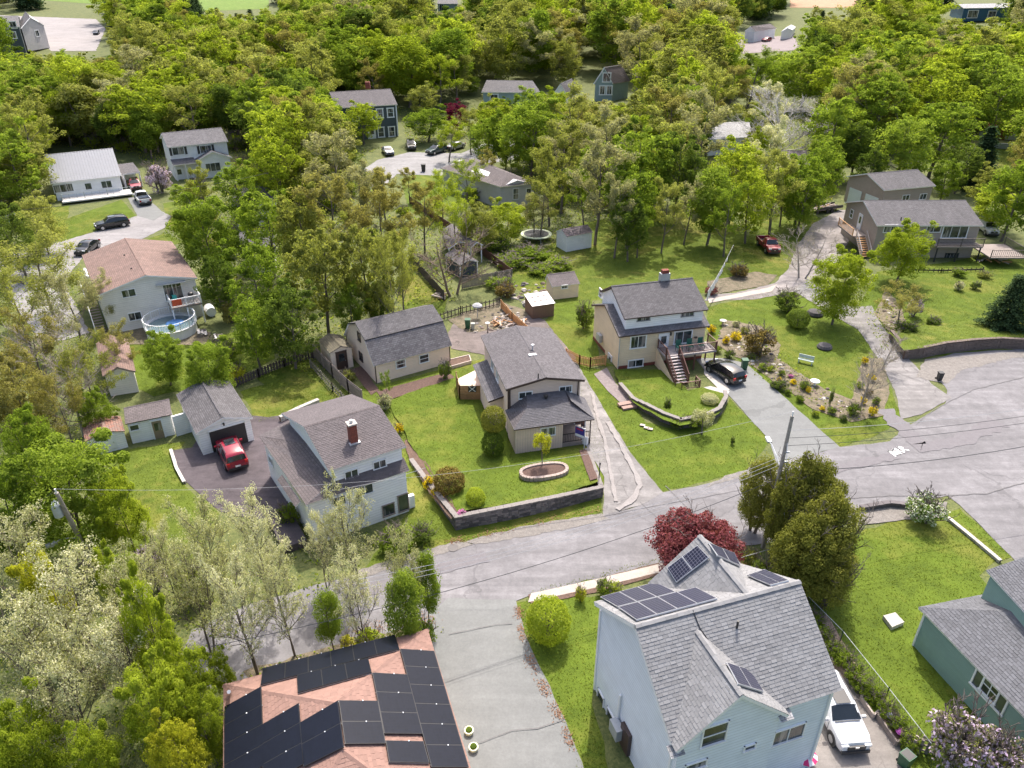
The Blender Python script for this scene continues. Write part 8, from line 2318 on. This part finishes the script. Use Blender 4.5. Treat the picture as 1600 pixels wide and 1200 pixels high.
q = at(1272, 603, .4); single(MB().lathe(at(1272, 603), [(.12, 0), (.1, .45), (.45, .5), (.45, .58), (.1, .55)], 16), 'bird_bath', WHITE, 'round white bird bath among the garden rocks', 'bird bath')
single(MB().lathe(at(1129, 508), [(.1, 0), (.1, .5), (.4, .55), (.4, .6), (.1, .58)], 14), 'bird_bath', CONC, 'small pale bird bath beside the yellow shrub near the beige house', 'bird bath')
q = at(935, 760); root = thing('lamp_bracket_post', 'thin dark post at the corner of the stone wall beside the long drive', 'post', q)
MB().tube([q, q + Vector((0, 0, 2.2))], .04).build('post', DARKM, root); MB().box(q + Vector((0, 0, 2.2)), (.12, .12, .2)).build('cap', DARKM, root)
single(MB().tube([E_.P(10.4, -3.2, 0), E_.P(10.4, -3.2, 1.1)], .045), 'driveway_post', DARKM, 'thin dark post where the side path meets the right driveway', 'post')
MB().prism([at(977, 628, .1), at(1000, 645, .1), at(990, 652, .1), at(968, 640, .1)], .0, .2) if False else None
root = thing('garden_steps', 'two brown brick steps at the foot of the paver walk', 'steps', at(985, 640))
for k in range(2):
    a, b = at(966 + k * 6, 636 + k * 4), at(988 + k * 6, 632 + k * 4)
    MB().bar((a.x, a.y, .12 + .1 * (1 - k)), (b.x, b.y, .12 + .1 * (1 - k)), .5, .2).build('step', plain('brick_brown_step', (.3, .2, .17), .85), root)
# labels: keep each under 16 words, and give look-alikes their common group
seen = {}
for o in list(bpy.data.objects):
    if o.parent is None and 'label' in o:
        wds = o['label'].split()
        if len(wds) > 16: print('LONG', len(wds), o['label'])
        seen.setdefault(o['label'], []).append(o)
order = {2: ['nearer', 'farther'], 3: ['nearest', 'middle', 'farthest']}
for lab, obs in seen.items():
    if len(obs) > 1 and obs[0].get('category') == 'tree' and len(obs) < 4:
        xs_ = sorted(obs, key=lambda q_: q_.location.x / max(1, q_.location.y))
        for q_, w_ in zip(xs_, ['left', 'right'] if len(obs) == 2 else ['left', 'middle', 'right']):
            q_['label'] = w_ + 'most ' + lab.replace('small ', '') if w_ != 'middle' else 'middle ' + lab.replace('small ', '')
    elif len(obs) > 1:
        for q_ in obs:
            if 'group' not in q_: q_['group'] = 'trees of the wood' if q_.get('category') == 'tree' else 'shrubs beside each other'

cnt = {}
for o in list(bpy.data.objects):
    if o.parent is None and o.get('category') in ('tree', 'shrub'): cnt.setdefault(o['label'], []).append(o)
for lab, obs in cnt.items():
    if len(obs) > 1:
        for q_ in obs: q_['group'] = q_.get('group') or 'look-alike plants side by side'
        if len(obs) == 2:
            obs.sort(key=lambda q_: q_.location.y)
            for q_, w_ in zip(obs, ('nearer', 'farther')):
                ws = [t for t in lab.split() if t not in ('small', 'tall')]
                if len(ws) < 16: q_['label'] = w_ + ' ' + ' '.join(ws)
tri = np.array(LAWNS)
ar = np.linalg.norm(np.cross(tri[:, 1] - tri[:, 0], tri[:, 2] - tri[:, 0]), axis=1) / 2
cy_ = tri[:, :, 1].mean(1); ar = ar * (cy_ < 120)
n = 230000
idx = rg.choice(len(tri), n, p=ar / ar.sum())
a_, b_ = rg.random(n), rg.random(n); fl = a_ + b_ > 1; a_[fl], b_[fl] = 1 - a_[fl], 1 - b_[fl]
G = tri[idx, 0] + (tri[idx, 1] - tri[idx, 0]) * a_[:, None] + (tri[idx, 2] - tri[idx, 0]) * b_[:, None]
G[:, 2] += .03
TUFT = leafmat('grass_blades', [(.075, .11, .012), (.11, .15, .015), (.17, .2, .03)], .45, .6)
cards('grass', G, .085, [TUFT], rg, 1.6, .5)
